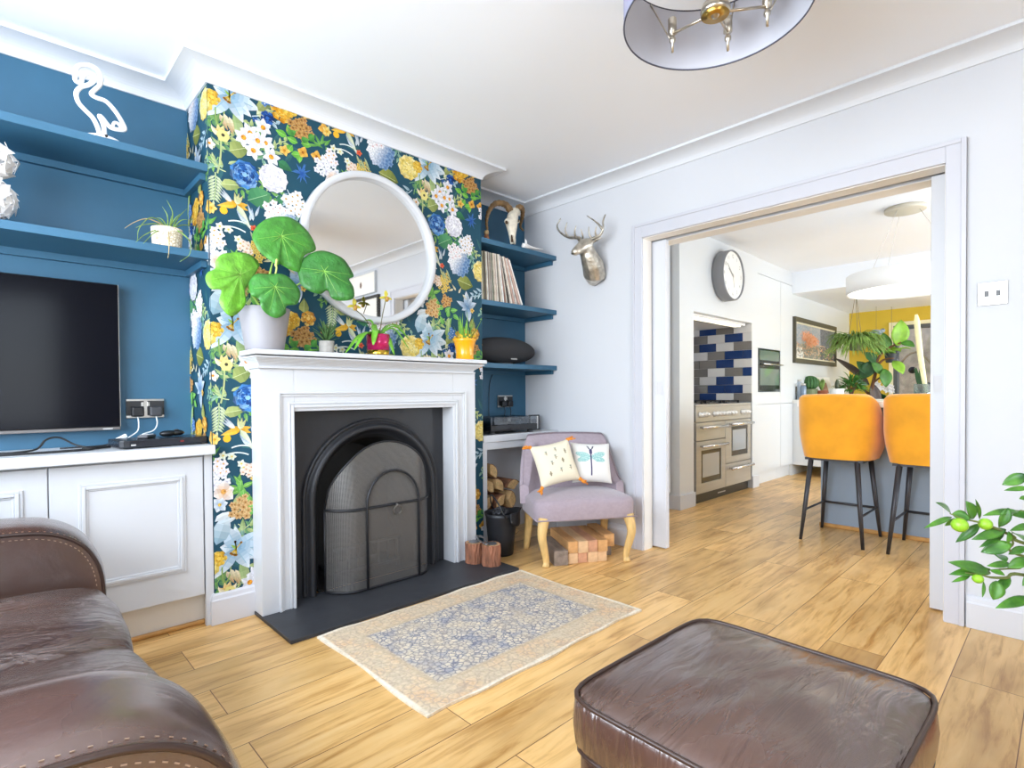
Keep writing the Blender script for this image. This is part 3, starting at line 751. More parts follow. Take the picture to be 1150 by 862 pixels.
cab = thing('media_cabinet', 'white built-in cabinet with three panelled doors below the television', 'cabinet', (-.155, 2.75, 0))
cx = -.155; MB().box(XL+.001-cx, .689-cx, 2.625-2.75, YA-.001-2.75, .14, .749).build('carcass', M_white, cab)
MB().box(.658-cx, .689-cx, 2.603-2.75, 2.625-2.75, .0, .749).build('end_panel', M_white, cab, bev=.001)
MB().box(XL+.001-cx, .676-cx, 2.655-2.75, 2.67-2.75, .001, .14).build('plinth', pm('warm_white', '#d8d3ca', .45), cab)
MB().box(XL+.001-cx, .664-cx, 2.638-2.75, 2.655-2.75, .0005, .020).build('floor_beading', pm('oak_bead', '#c2904f', .4, var=.2, vscale=20), cab, bev=.006)
for i in range(3):
    a = .146-.510*i-cx; b = a+.506
    d = MB().box(a, b, 2.603-2.75, 2.624-2.75, .142, .738).build('door', M_white, cab, bev=.0015)
    m = MB(); p0, p1, z0, z1 = a+.083, b-.067, .258, .668
    for (o, w_, t) in ((0, .010, .006), (.010, .012, .010), (.022, .008, .004)):
        y = 2.603-2.75
        m.box(p0+o, p0+o+w_, y-t, y, z0+o, z1-o); m.box(p1-o-w_, p1-o, y-t, y, z0+o, z1-o); m.box(p0+o+w_, p1-o-w_, y-t, y, z0+o, z0+o+w_); m.box(p0+o+w_, p1-o-w_, y-t, y, z1-o-w_, z1-o)
    m.build('panel_moulding', M_white, d, bev=.002)
tag(MB().box(XL+.001, .690, 2.552, YA-.001, .7492, .789).build('worktop', M_white, bev=.003), 'long white worktop over the panelled cabinet doors', 'worktop')
WT = .7895

def socket(loc, w, h, label, n=2):
    s = thing('double_socket', label, 'socket', loc)
    MB().box(-w/2, w/2, -.009, 0, -h/2, h/2).build('face_plate', M_chrome, s, bev=.002)
    for x in (-w*.27, w*.27): MB().box(x-.033, x+.033, -.0105, -.009, -h*.36, h*.40).build('insert', pm('socket_black', '#222326', .4), s)
    for x in (-.011, .011): MB().box(x-.005, x+.005, -.013, -.009, h*.12, h*.33).build('rocker', M_chrome, s, bev=.001)
    return s
socket((.503, YA-.0005, .945), .146, .086, 'brushed steel double socket on the teal wall beside the television')
M_cable = pm('black_cable', '#151517', .5); M_wcable = pm('white_cable', '#dfe1e2', .5)
def plug(loc, pts, label, mat, cmat, grp):
    p = thing('plug', label, 'plug', loc, 0, grp)
    b = MB(); b.box(-.024, .024, -.040, -.0135, -.026, .018); b.build('plug_body', mat, p, bev=.007, seg=3)
    c = MB(); c.tube(bez([Vector(q)-Vector(loc) for q in pts], 6), .0028, 6); c.build('flex', cmat, p)
    return p
plug((.470, YA-.0003, .935), [(.470, 2.905, .912), (.472, 2.895, .88), (.466, 2.89, .845), (.43, 2.87, .82), (.40, 2.86, .796)], 'black plug on the left of the socket beside the television', M_black, M_wcable, 'plugs in the television socket')
plug((.540, YA-.0003, .935), [(.540, 2.905, .912), (.542, 2.893, .875), (.525, 2.885, .845), (.48, 2.87, .83), (.455, 2.87, .796)], 'dark grey plug on the right of the socket beside the television', pm('dark_grey_plastic', '#3a3b3f', .4), M_wcable, 'plugs in the television socket')

st = thing('set_top_box', 'slim black set-top box lying on the white worktop', 'set-top box', (.510, 2.72, WT), math.radians(7))
MB().prism([(-.162, -.085), (-.150, -.097), (-.13, -.1), (.165, -.09), (.165, .09), (-.13, .09), (-.155, .085)], 'z', .004, .034).build('case', pm('dark_case', '#24262c', .25, var=.1), st, bev=.004)
MB().box(.055, .068, -.0985, -.094, .016, .022).build('indicator', pm('red_led', '#7a2320', .3), st)
MB().box(-.125, -.108, -.1005, -.096, .012, .018).build('badge', pm('pale_grey', '#b7b7b5', .4), st)
for x_, y_ in ((-.14, -.07), (.12, -.07), (-.14, .05), (.12, .05)): MB().box(x_, x_+.03, y_, y_+.02, 0, .0042).build('foot', M_black, st)
rm = thing('remote_control', 'grey keypad remote control lying on the set-top box', 'remote control', (.470, 2.715, WT+.0345), math.radians(60))
MB().box(-.045, .045, -.021, .021, 0, .014).build('body', pm('charcoal', '#3a3b40', .35), rm, bev=.006, seg=3)
bt = MB()
for i in range(6):
    for j in range(3): bt.ball((-.032+.0128*i, -.011+.011*j, .0145), (.0042, .0035, .002), 8, 4)
bt.build('button', pm('button_grey', '#a9a9ab', .4), rm)
gc = thing('remote_control', 'rounded black remote control lying at the right of the keypad one', 'remote control', (.562, 2.73, WT+.0345), math.radians(12))
g = MB(); g.ball((-.012, 0, .014), (.034, .022, .014), 16, 8); g.ball((.024, 0, .015), (.03, .02, .013), 16, 8); g.build('body', M_black, gc)
gb = MB(); gb.ball((.02, -.006, .0285), (.012, .008, .003), 10, 4); gb.build('button', pm('charcoal', '#3a3b40', .35), gc)
ad = thing('cable_adapter', 'small white cable adapter propped behind the set-top box', 'adapter', (.395, 2.84, WT), math.radians(15))
a = MB(); a.obox((0, 0, .03), (.024, 0, .012), (0, .008, 0), (-.003, 0, .007)); a.build('body', pm('white_plastic', '#eceded', .4), ad, bev=.002)
a = MB(); a.tube(bez([(-.022, 0, .02), (-.05, .0, .008), (-.09, .01, .004), (-.2, .03, .004)], 6), .003, 6); a.build('flex', M_cable, ad)
cb = MB()
cb.tube(bez([(-.9, 2.80, WT+.004), (-.3, 2.78, WT+.004), (.0, 2.73, WT+.005), (.06, 2.72, WT+.005), (.12, 2.74, WT+.012), (.15, 2.76, WT+.045), (.19, 2.77, WT+.050), (.24, 2.76, WT+.018), (.29, 2.74, WT+.006), (.345, 2.76, WT+.006)], 8), .004, 6)
tag(cb.build('cable', M_cable), 'black cable looping up from the worktop under the television', 'cable')
cb = MB(); cb.tube(bez([(-.9, 2.70, WT+.004), (-.2, 2.66, WT+.004), (.1, 2.65, WT+.004), (.25, 2.66, WT+.005), (.30, 2.69, WT+.006), (.345, 2.72, WT+.006)], 8), .005, 6)
cb.ball((.27, 2.67, WT+.008), (.022, .012, .008), 10, 6)
tag(cb.build('cable', M_cable), 'black cable lying flat along the worktop with a small inline switch', 'cable')

# neon flamingo
fl = thing('flamingo_lamp', 'white flamingo shaped neon lamp standing on the upper teal shelf', 'lamp', (.332, 2.672, 2.0045))
def fp(x, y): p = at_y(70+x/7.833, 55+y/7.833, 2.672); return (p.x-.332, 0, p.z-2.0045)
off = fp(345, 752)[2]
fpath = [(332, 735), (312, 650), (268, 560), (200, 490), (140, 420), (122, 340), (160, 290), (228, 268), (275, 232), (272, 182), (222, 162), (176, 200), (163, 248), (112, 222), (130, 112), (220, 92), (300, 130), (338, 200), (330, 268), (288, 310), (255, 350), (300, 382), (380, 412), (450, 482), (510, 570), (548, 650), (528, 668), (440, 652), (400, 622), (352, 560), (326, 545), (360, 620), (374, 735)]
M_neon = pm('white_tube', '#f3f3f4', .3)
def fpz(x, y): p = fp(x, y); return (p[0], p[1], p[2]-off+.012)
MB().tube(bez([fpz(*p) for p in fpath], 5), .0085, 8).build('neon_tube', M_neon, fl)
MB().tube(bez([fpz(*p) for p in ((436, 646), (458, 602), (490, 612), (520, 650))], 5), .006, 8).build('wing_tube', M_neon, fl)
bs = MB().lathe([(.0, 0), (.062, 0), (.064, .006), (.06, .012), (.0, .012)], 28); bs.build('base', M_neon, fl)
bp = MB(); bp.ball((.004, -.062, .008), (.006, .004, .006), 8, 6); bp.build('cable_port', M_black, fl)

# hourglass lamp made of triangular plates, at the left edge
tl = thing('table_lamp', 'white hourglass lamp of many triangular plates on the lower teal shelf', 'lamp', (-.010, 2.70, 1.6245))
pr = random.Random(3)
def lobe(z0, r, h, n, mat, nm):
    m = MB()
    for i in range(n):
        t = (i+.5)/n; th = math.acos(1-2*t); ph = i*2.39996
        nrm = Vector((sin(th)*cos(ph), sin(th)*sin(ph), cos(th))); c = Vector((nrm.x*r, nrm.y*r, z0+nrm.z*h))
        u = nrm.orthogonal().normalized(); u = (Matrix.Rotation(pr.uniform(0, 6.28), 3, nrm) @ u); v = nrm.cross(u); s = pr.uniform(.024, .036)
        k = nrm*pr.uniform(-.3, .6); p = [c+u*s*1.1+k*.01, c+(-u*.5+v*.8)*s+nrm*pr.uniform(-.008, .016), c+(-u*.5-v*.8)*s+nrm*pr.uniform(-.008, .016)]
        q = [x-nrm*.0015 for x in p]; b = m.add(p+q)
        for f in ((0, 1, 2), (5, 4, 3), (0, 3, 4, 1), (1, 4, 5, 2), (2, 5, 3, 0)): m.face([b+j for j in f])
    return m.build(nm, mat, tl)
M_card = pm('white_card', '#f4f2f1', .5)
lobe(.088, .088, .066, 74, M_card, 'lower_shade'); lobe(.228, .082, .062, 66, M_card, 'upper_shade')
MB().lathe([(.0, 0), (.06, 0), (.06, .01), (.012, .016), (.012, .27), (.0, .27)], 16).build('stem', pm('copper_rod', '#b0604a', .35, metal=.7), tl)

# spider plant in a patterned pot
def pot_mesh(mb, r0, r1, h, t=.006, n=28, lip=0., soil=None):
    pr = [(.0, 0), (r0*.96, 0), (r0, .004)]+[(r0+(r1-r0)*i/6, .004+(h-.004)*i/6) for i in range(1, 7)]
    if lip: pr += [(r1+lip, h), (r1+lip, h+lip*2.2), (r1-t, h+lip*2.2)]
    pr += [(r1-t, h), (r1-t-.002, h*.8)]
    return mb.lathe(pr, n)
def soil_mesh(r, z): return MB().lathe([(.0001, z+.004), (r*.5, z+.006), (r, z)], 20)
M_soil = pm('potting_soil', '#3a2a20', .95, var=.4, vscale=60, bump=.5, bscale=90)
def speck_pot():
    m = pm('patterned_pot', '#e6ddc8', .7); nt = m.node_tree; b = nt.nodes['Principled BSDF']
    tc = nd(nt, 'ShaderNodeTexCoord'); v = nd(nt, 'ShaderNodeTexVoronoi', Scale=75., feature='DISTANCE_TO_EDGE'); r = nd(nt, 'ShaderNodeValToRGB')
    r.color_ramp.elements[0].color = lin('#b09a78'); r.color_ramp.elements[1].color = lin('#e9e1cf'); r.color_ramp.elements[1].position = .16
    nt.links.new(tc.outputs['Object'], v.inputs[0]); nt.links.new(v.outputs[0], r.inputs[0]); nt.links.new(r.outputs[0], b.inputs['Base Color'])
    return m
sp = thing('spider_plant', 'small spider plant in a cream patterned pot on the lower teal shelf', 'plant', (.546, 2.668, 1.6245))
m = MB(); pot_mesh(m, .053, .058, .083); m.build('pot', speck_pot(), sp); soil_mesh(.05, .072).build('soil', M_soil, sp)
m = MB(); m2 = MB()
def spx(x, y, y3): p = at_y(130+x/9.58, 215+y/9.58, y3); return (p.x-.546, y3-2.668, p.z-1.6245)
SPL = [([(555, 392), (450, 330), (330, 292), (200, 330), (95, 395)], 2.68, 1), ([(550, 388), (450, 300), (350, 290), (250, 400), (232, 525)], 2.605, 0), ([(545, 392), (430, 346), (290, 360), (215, 392)], 2.64, 0), ([(545, 392), (400, 425), (290, 480), (215, 545)], 2.602, 0), ([(548, 392), (420, 440), (295, 560)], 2.602, 0), ([(560, 390), (556, 260), (500, 160)], 2.72, 0), ([(590, 385), (612, 230), (550, 92)], 2.74, 0), ([(610, 385), (680, 270), (765, 185)], 2.73, 0), ([(620, 390), (700, 312), (775, 300)], 2.70, 0), ([(620, 395), (720, 360), (860, 375)], 2.73, 0), ([(625, 395), (740, 470), (805, 560), (790, 680), (690, 752)], 2.585, 0), ([(560, 392), (572, 500), (572, 640), (560, 720)], 2.585, 1), ([(575, 390), (640, 290), (690, 240)], 2.70, 0), ([(560, 390), (500, 300), (440, 280)], 2.74, 0), ([(580, 390), (590, 320), (600, 260)], 2.69, 0)]
for pts, yy, dry in SPL:
    n_ = len(pts); q = bez([spx(x, y, 2.668+(yy-.03-2.668)*(i/(n_-1))**(.02 if yy < 2.6 else .8)) for i, (x, y) in enumerate(pts)], 5); k_ = len(q)
    q[0].z = .07
    (m2 if dry else m).tube(q, [.0034*(1-.8*i/(k_-1)) for i in range(k_)], 5)
M_leafg = pm('spider_leaf', '#7fa04a', .5, var=.35, vscale=40)
m.build('leaves', M_leafg, sp); l_ = m2.build('dry_leaves', pm('dry_leaf', '#b09a6a', .6), sp); l_['label'] = 'dry tan leaves'

# ================================================================== ON THE MANTEL
MZ = 1.2005
def big_leaf(mb, outline, ctr, ydep, tilt, dome, cf, nr=6, sub=4):
    """a lobed leaf: outline traced, then set at its own distance with dome, veins and tilt"""
    P0 = at_y(*cf(*ctr), ydep)
    ol = [at_y(*cf(*q), ydep) for q in outline]
    ol = bez(ol+[ol[0]], sub)[:-1]; k = len(ol); base = len(mb.v)
    mb.v.append(tuple(P0+Vector((0, -dome, 0))))
    for i in range(1, nr+1):
        t = i/nr
        for j, o in enumerate(ol):
            d = (o-P0)*t; a = j/k*2*PI
            y = -dome*(1-t*t)+tilt[0]*d.x+tilt[1]*d.z+.004*t*sin(a*7)+.006*t*t*sin(a*3+1)
            mb.v.append(tuple(P0+d+Vector((0, y, 0))))
    sm, mb.sm = mb.sm, True
    for j in range(k): mb.face((base, base+1+j, base+1+(j+1) % k))
    for i in range(nr-1):
        for j in range(k): a = base+1+i*k; mb.face((a+j, a+k+j, a+k+(j+1) % k, a+(j+1) % k))
    mb.sm = sm
    return P0+Vector((0, -dome, 0))
def cL(x, y): return (220+x/5.07, 230+y/5.07)
p0 = at_y(297.5, 393, 2.50)
bp = thing('leafy_plant', 'plant with four huge round lobed leaves in a grey pot on the mantel', 'plant', (p0.x, 2.50, MZ))
m = MB(); pot_mesh(m, .080, .107, .185, .008, 36); m.build('pot', pm('grey_ceramic', '#98969b', .55, var=.04, vscale=8, bump=.03, bscale=60), bp); soil_mesh(.098, .165).build('soil', M_soil, bp)
def leaf_mat(name, base, vein, sc):
    m = pm(name, base, .35, var=.28, vscale=22, bump=.25, bscale=55)
    return m
LV = [([(390, 330), (370, 290), (300, 262), (220, 265), (150, 280), (110, 320), (105, 365), (50, 395), (35, 440), (60, 490), (120, 497), (105, 560), (130, 620), (175, 645), (230, 610), (265, 560), (272, 490), (330, 410)], (245, 400), 2.47, (.25, .35), .015, '#74bb3a'),
      ([(320, 200), (330, 150), (370, 100), (440, 65), (530, 62), (600, 95), (650, 150), (680, 235), (670, 265), (610, 290), (590, 330), (580, 390), (520, 375), (470, 345), (440, 350), (390, 310), (345, 265)], (480, 180), 2.50, (.0, .25), .015, '#448c30'),
      ([(590, 350), (610, 310), (680, 265), (740, 255), (800, 285), (850, 330), (878, 410), (850, 430), (865, 480), (850, 545), (790, 555), (750, 535), (735, 490), (700, 510), (650, 500), (605, 460), (595, 400)], (720, 380), 2.44, (-.3, .3), .02, '#35772e'),
      ([(300, 480), (310, 430), (350, 390), (420, 390), (500, 390), (560, 420), (595, 480), (590, 530), (560, 570), (500, 580), (495, 620), (440, 650), (390, 630), (350, 590), (345, 540), (305, 520)], (440, 470), 2.38, (.05, .35), .022, '#3f8634')]
top = Vector((p0.x, 2.50, MZ+.165))
for ol, ct, yd, tl_, dm, colr in LV:
    m = MB(); c = big_leaf(m, ol, ct, yd, tl_, dm, cL)
    for v in range(len(m.v)): m.v[v] = tuple(Vector(m.v[v])-Vector((p0.x, 2.50, MZ)))
    lo = m.build('leaf', pm('leaf_'+colr[1:], colr, .38, var=.3, vscale=30, bump=.6, bscale=38), bp, solid=.0018)
    vn = MB(); c0 = c-Vector((p0.x, 2.50, MZ)); olp = [at_y(*cL(*q), yd) for q in ol]
    for q in olp[::2]:
        d = (q-at_y(*cL(*ct), yd)); pts = [tuple(c0+Vector((d.x*t, dm*t*t+tl_[0]*d.x*t+tl_[1]*d.z*t-.0016, d.z*t))) for t in (0, .3, .6, .85)]
        vn.tube(pts, [.0013, .0009, .0006, .0004], 5)
    vn.build('vein', pm('leaf_vein', '#8fbf55', .45), lo)
    s_ = MB(); tp_ = top-Vector((p0.x, 2.50, MZ)); mid = (tp_+c0)/2+Vector((0, .03, .02)); s_.tube(bez([tp_, mid, c0+Vector((0, .004, 0))], 8), [.0055]*9+[.004]*8, 7); s_.build('leaf_stalk', pm('green_stalk', '#8fb24a', .45), bp)
m = MB(); q = at_y(*cL(455, 345), 2.46)-Vector((p0.x, 2.50, MZ)); m.tube(bez([top-Vector((p0.x, 2.50, MZ)), q+Vector((.0, 0, -.03)), q, q+Vector((.004, -.004, .03))], 5), [.004]*10+[.006]*5+[.002], 7); m.build('leaf_bud', pm('bud_green', '#b9c96a', .45), bp)

p0 = at_y(366.8, 395, 2.50)
gp = thing('succulent', 'small dark green succulent in a grey concrete pot on the mantel', 'plant', (p0.x, 2.50, MZ))
m = MB(); pot_mesh(m, .034, .036, .060, .005, 24); m.build('pot', pm('concrete', '#a8a49e', .8, var=.15, vscale=60, bump=.2, bscale=150), gp); soil_mesh(.031, .052).build('soil', M_soil, gp)
m = MB()
for i in range(26):
    a = i*2.4; t = i/26; leaf(m, (.008*cos(a), .008*sin(a), .05+.04*t), (cos(a)*(.8-.3*t), sin(a)*(.8-.3*t), .5+1.3*t), (0, 0, 1), .065+.02*R.random(), .013, .3, .2, 5, m=1)
for dx, dz, L in ((.05, .09, .11), (.03, .12, .10), (-.02, .13, .1)): leaf(m, (0, 0, .06), (dx, -.02, dz), (0, -1, 0), L, .016, .5, .15, 6, m=1)
m.build('leaves', pm('dark_succulent', '#4f7440', .45, var=.35, vscale=60), gp, solid=.0012)

p0 = at_y(424.8, 397, 2.48)
oc = thing('orchid', 'slipper orchid with two yellow flowers in a pink and gold pot', 'plant', (p0.x, 2.48, MZ))
pt = MB(); prf = [(.056, .026), (.060, .108), (.055, .108), (.053, .07)]; pt.lathe(prf, 36); pt.build('pot', pm('pink_glaze', '#c2185f', .18, coat=.5, metal=.35), oc)
MB().lathe([(.0, 0), (.052, 0), (.054, .003), (.0562, .0262)], 36).build('gold_base', pm('gold_leaf', '#d9b24a', .22, metal=1.), oc); soil_mesh(.053, .09).build('soil', M_soil, oc)
m = MB()
def strap(tx, ty, ydp, up, Wd, lift):                       # a strap leaf from the pot to a measured tip
    p = at_y(320+tx/8.21, 340+ty/8.21, ydp)-Vector((p0.x, 2.48, MZ)); b = Vector((0, 0, .098)); mid = (b+p)/2+Vector((0, 0, lift)); q = bez([b, mid, p], 6); k_ = len(q)
    base = len(m.v)
    for i, c in enumerate(q):
        d = (q[min(i+1, k_-1)]-q[max(i-1, 0)]).normalized(); s = d.cross(Vector((0, 0, 1)) if abs(d.z) < .9 else Vector((0, -1, 0))).normalized(); t = i/(k_-1); w_ = max(.001, Wd*.5*sin(PI*(t*.93+.05))**.6); u = s.cross(d)
        for j in (-1, 0, 1): m.v.append(tuple(c+s*w_*j+u*abs(j)*w_*.25))
    m.sm = True
    for i in range(k_-1):
        for j in (0, 1): a = base+i*3+j; m.face((a, a+1, a+4, a+3))
for a in ((560, 460, 2.43, 0, .034, .05), (640, 430, 2.40, 0, .03, .05), (730, 165, 2.50, 0, .034, .035), (815, 385, 2.405, 0, .036, .05), (1060, 215, 2.50, 0, .036, .03), (1150, 340, 2.43, 0, .034, .06), (1140, 420, 2.41, 0, .03, .07), (1010, 480, 2.42, 0, .026, .06)): strap(*a)
m.build('leaves', pm('orchid_leaf', '#6fae35', .32, var=.3, vscale=30), oc, solid=.0022)
for fx, fy, yd, bx in ((397.5, 343, 2.44, -.012), (433, 333.5, 2.47, .004)):
    f0 = at_y(fx, fy, yd)-Vector((p0.x, 2.48, MZ))
    s_ = MB(); s_.tube(bez([(bx, 0, .09), ((bx+f0.x)*.5+.004, f0.y*.4, (f0.z+.09)*.55), (f0.x+.008, f0.y+.012, f0.z-.012), f0+Vector((.002, .004, .002))], 7), .0022, 6); s_.build('flower_stem', pm('stem_brown', '#5d5a35', .5), oc)
    fm = MB(); 
    leaf(fm, f0, (0, -.25, 1), (0, -1, 0), .036, .026, .5, .1, 5); leaf(fm, f0, (-1, -.2, -.25), (0, -1, 0), .040, .016, .4, .1, 5); leaf(fm, f0, (1, -.2, -.25), (0, -1, 0), .040, .016, .4, .1, 5); leaf(fm, f0, (0, -.2, -1), (0, -1, 0), .026, .018, .4, .1, 5)
    fo = fm.build('flower', pm('orchid_yellow', '#d9cf4a', .45, var=.2, vscale=60), oc, solid=.001)
    MB().ball(f0+Vector((0, -.014, -.012)), (.010, .010, .014), 12, 8).build('pouch', pm('orchid_pouch', '#b98a3a', .4, var=.3, vscale=80), fo)

p0 = at_y(522, 402.5, 2.50)
yp = thing('grassy_plant', 'green grassy plant in a bright yellow flared pot on the mantel', 'plant', (p0.x, 2.50, MZ))
MB().lathe([(.0, 0), (.062, 0), (.065, .004), (.064, .05), (.068, .09), (.080, .128), (.090, .145), (.084, .145), (.07, .12), (.062, .08)], 36).build('pot', pm('yellow_glaze', '#f4a912', .25, coat=.4), yp, loc=(0, 0, 0)); yp.scale = (.82, .82, .86)
soil_mesh(.066, .11).build('soil', M_soil, yp)
m = MB()
for i in range(24):
    a = R.uniform(0, 6.3); s_ = R.uniform(.1, .8); leaf(m, (.02*cos(a), .02*sin(a), .11), (cos(a)*s_, sin(a)*s_, 1.2), (-cos(a), -sin(a), .5), R.uniform(.10, .2), .016, -R.uniform(.2, .9), .2, 6, m=1)
for d, L in (((1, -.3, .9), .22), ((-.7, -.3, 1.2), .2), ((.2, -.2, 1), .24), ((-.25, .1, 1), .22)): leaf(m, (0, 0, .11), d, (-d[0], -d[1], .6), L, .02, -.5, .2, 7, m=1)
m.build('leaves', pm('grass_green', '#7ab23f', .4, var=.35, vscale=40), yp, solid=.001)
fm = MB()
for i in range(26): a = R.uniform(0, 6.3); q = R.uniform(.03, .085); fm.ball((q*cos(a), q*sin(a), R.uniform(.135, .175)), R.uniform(.006, .010), 7, 5)
fm.build('flowers', pm('petal_yellow', '#eec23a', .5), yp)
# ================================================================== RIGHT ALCOVE
struct(MB().box(CX1+.001, XR-.001, YA-.004, YA+.01, .0, .684).build('wall_alcove_lower', M_wall))
def remesh(o, vox, smooth=4):
    m = o.modifiers.new('r', 'REMESH'); m.mode = 'VOXEL'; m.voxel_size = vox; m.use_smooth_shade = True
    if smooth: s = o.modifiers.new('sm', 'SMOOTH'); s.iterations = smooth; s.factor = .5
    return o
for z, lb in ((1.997, 'top dark teal shelf in the right alcove holding the ram skull'), (1.604, 'middle dark teal shelf in the right alcove holding the records'), (1.201, 'lowest dark teal shelf in the right alcove holding the black speaker')):
    shelf(z, lb, CX1+.001, XR-.001, 'right')

# ram skull
def a5(x, y, yy): return at_y(520+x/3.19, 210+y/3.19, yy)
sk_o = a5(178, 205, 2.68); sk_o = Vector((sk_o.x, 2.70, 1.9975))
sk = thing('ram_skull', 'bleached ram skull with curling brown horns on the top alcove shelf', 'skull', sk_o)
def s5(x, y, yy): return a5(x, y, yy)-sk_o
b = MB()
b.tube([s5(182, 88, 2.72), s5(178, 105, 2.70), s5(174, 135, 2.68), s5(176, 160, 2.665), s5(177, 185, 2.655), s5(178, 203, 2.65)], [.022, .040, .042, .030, .022, .014], 12)
b.ball(s5(184, 92, 2.72), (.040, .045, .034), 12, 8)
b.tube([s5(150, 118, 2.70), s5(165, 128, 2.68), s5(200, 122, 2.70)], [.014, .030, .012], 8)
o = remesh(b.build('cranium', pm('bone', '#efe6d2', .7, var=.18, vscale=30, bump=.2, bscale=60), sk), .006, 3)
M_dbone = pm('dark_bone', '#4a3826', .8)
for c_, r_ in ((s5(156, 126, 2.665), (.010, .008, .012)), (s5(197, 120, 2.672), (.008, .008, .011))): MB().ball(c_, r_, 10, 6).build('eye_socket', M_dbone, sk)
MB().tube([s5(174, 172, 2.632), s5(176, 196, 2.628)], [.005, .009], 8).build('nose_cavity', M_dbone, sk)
t = MB()
for x in (172, 184): t.tube([s5(x, 186, 2.655), s5(x+1, 204, 2.65)], [.010, .007], 8)
t.build('jaw', MATS['bone'], sk)
M_horn = pm('horn', '#8a6d48', .6, var=.4, vscale=28, bump=.6, bscale=45)
hl = MB(); q = bez([s5(176, 92, 2.72), s5(150, 62, 2.73), s5(115, 60, 2.74), s5(92, 88, 2.74), s5(84, 125, 2.72), s5(88, 160, 2.70)], 8)
hl.tube(q, [.026*(1-.75*i/(len(q)-1))+.0022*sin(i*2.1) for i in range(len(q))], 10); hl.build('horn', M_horn, sk)
hl = MB(); q = bez([s5(190, 92, 2.72), s5(200, 72, 2.71), s5(213, 80, 2.72), s5(212, 110, 2.76), s5(205, 140, 2.80), s5(216, 156, 2.78)], 8)
hl.tube(q, [.024*(1-.75*i/(len(q)-1))+.002*sin(i*2.1) for i in range(len(q))], 10); hl.build('horn', M_horn, sk)

fo = a5(84, 180, 2.66); fo = Vector((fo.x, 2.66, 1.9975))
fg_ = thing('figurine', 'tiny round headed brown figurine at the left end of the top alcove shelf', 'figurine', fo)
MB().lathe([(0, 0), (.022, 0), (.020, .012), (.017, .03), (.012, .042), (0, .043)], 16).build('body', pm('carved_wood', '#8b5a3c', .6, var=.3, vscale=50), fg_)
MB().ball((0, 0, .055), (.017, .017, .018), 14, 10).build('head', pm('tan_wood', '#b0966c', .5, var=.2, vscale=60), fg_)
m = MB(); m.ball((-.006, -.016, .057), .0025, 6, 4); m.ball((.006, -.016, .057), .0025, 6, 4); m.build('eyes', M_black, fg_)

wo = a5(230, 214, 2.63); wo = Vector((wo.x, 2.64, 1.9975))
wf = thing('bird_ornament', 'small white bird ornament lying near the wall end of the top alcove shelf', 'ornament', wo)
m = MB(); q0 = lambda x, y, yy=2.63: a5(x, y, yy)-a5(230, 219, 2.63)
m.tube([q0(214, 206), q0(225, 208), q0(240, 212), q0(262, 217), q0(288, 219)], [.016, .020, .013, .008, .003], 10); m.tube([q0(224, 206), q0(226, 192), q0(222, 182)], [.012, .009, .004], 8); m.tube([q0(216, 204), q0(213, 194)], [.008, .002], 8)
for v in range(len(m.v)): m.v[v] = (m.v[v][0], m.v[v][1]-.01, max(.0, m.v[v][2]+.004))
remesh(m.build('body', pm('white_ceramic', '#f3f2f0', .35), wf), .004, 2)

# records leaning to the left
RECC = ['#d9d6c2', '#e9e6dc', '#b9b59c', '#5a5346', '#c9c2ae', '#efece4', '#7d6f63', '#d5cfc3', '#9a8f86', '#e4dfd2', '#6f7a6a', '#cdbfae', '#b39c92', '#e8e2d6', '#8a8378', '#d8cbbb', '#f0ede6', '#a3786a', '#ded6c8', '#4f4a47', '#e6dccf', '#c7a79a', '#f1ece4', '#d9b8ab', '#f4f1ec']
RECN = ['pale sage', 'cream', 'khaki', 'dark brown', 'beige', 'off white', 'taupe', 'light grey', 'warm grey', 'ivory', 'grey green', 'tan', 'dusty brown', 'chalk white', 'stone grey', 'oatmeal', 'white', 'russet', 'pale buff', 'charcoal', 'pale sand', 'dusty pink', 'bright white', 'rose beige', 'clean white']
PL = ['hard against the chimney end of the row', 'second from the chimney end', 'third from the chimney end', 'fourth from the chimney end', 'fifth from the chimney end', 'sixth from the chimney end', 'seventh from the chimney end', 'eighth from the chimney end', 'ninth from the chimney end', 'tenth from the chimney end', 'eleventh from the chimney end', 'twelfth from the chimney end', 'in the very middle of the row', 'twelfth from the wall end', 'eleventh from the wall end', 'tenth from the wall end', 'ninth from the wall end', 'eighth from the wall end', 'seventh from the wall end', 'sixth from the wall end', 'fifth from the wall end', 'fourth from the wall end', 'third from the wall end', 'second from the wall end', 'leaning lowest at the wall end of the row']
rr = random.Random(11); xb = 2.256; pa = math.radians(2)
for i in range(25):
    t = i/24; ang = math.radians(2+4*t+17*max(0, (t-.55)/.45)**1.3); th = rr.choice([.005, .007, .009, .012, .014]); h = .315*rr.uniform(.985, 1.)
    xb += (.316*(sin(ang)-sin(pa))*1.03 if i else 0); pa = ang
    rc = thing('record', '%s record sleeve %s' % (RECN[i], PL[i]), 'record', (xb+.316*sin(ang)*0+.0, 2.618+rr.uniform(0, .012), 1.6045+th*sin(ang)+.0003), 0, 'vinyl records on the middle alcove shelf')
    c = RECC[i]
    MB().box(0, th, 0, .30, 0, h).build('sleeve', pm('sleeve_%d' % i, c, .6, var=.45 if i % 3 else .15, vscale=45, stretch=(8, 1, .6)), rc, rot=(0, -ang, 0), bev=.0008, seg=1)
    xb += th/cos(ang)+.0016+(.004 if i > 21 else 0)
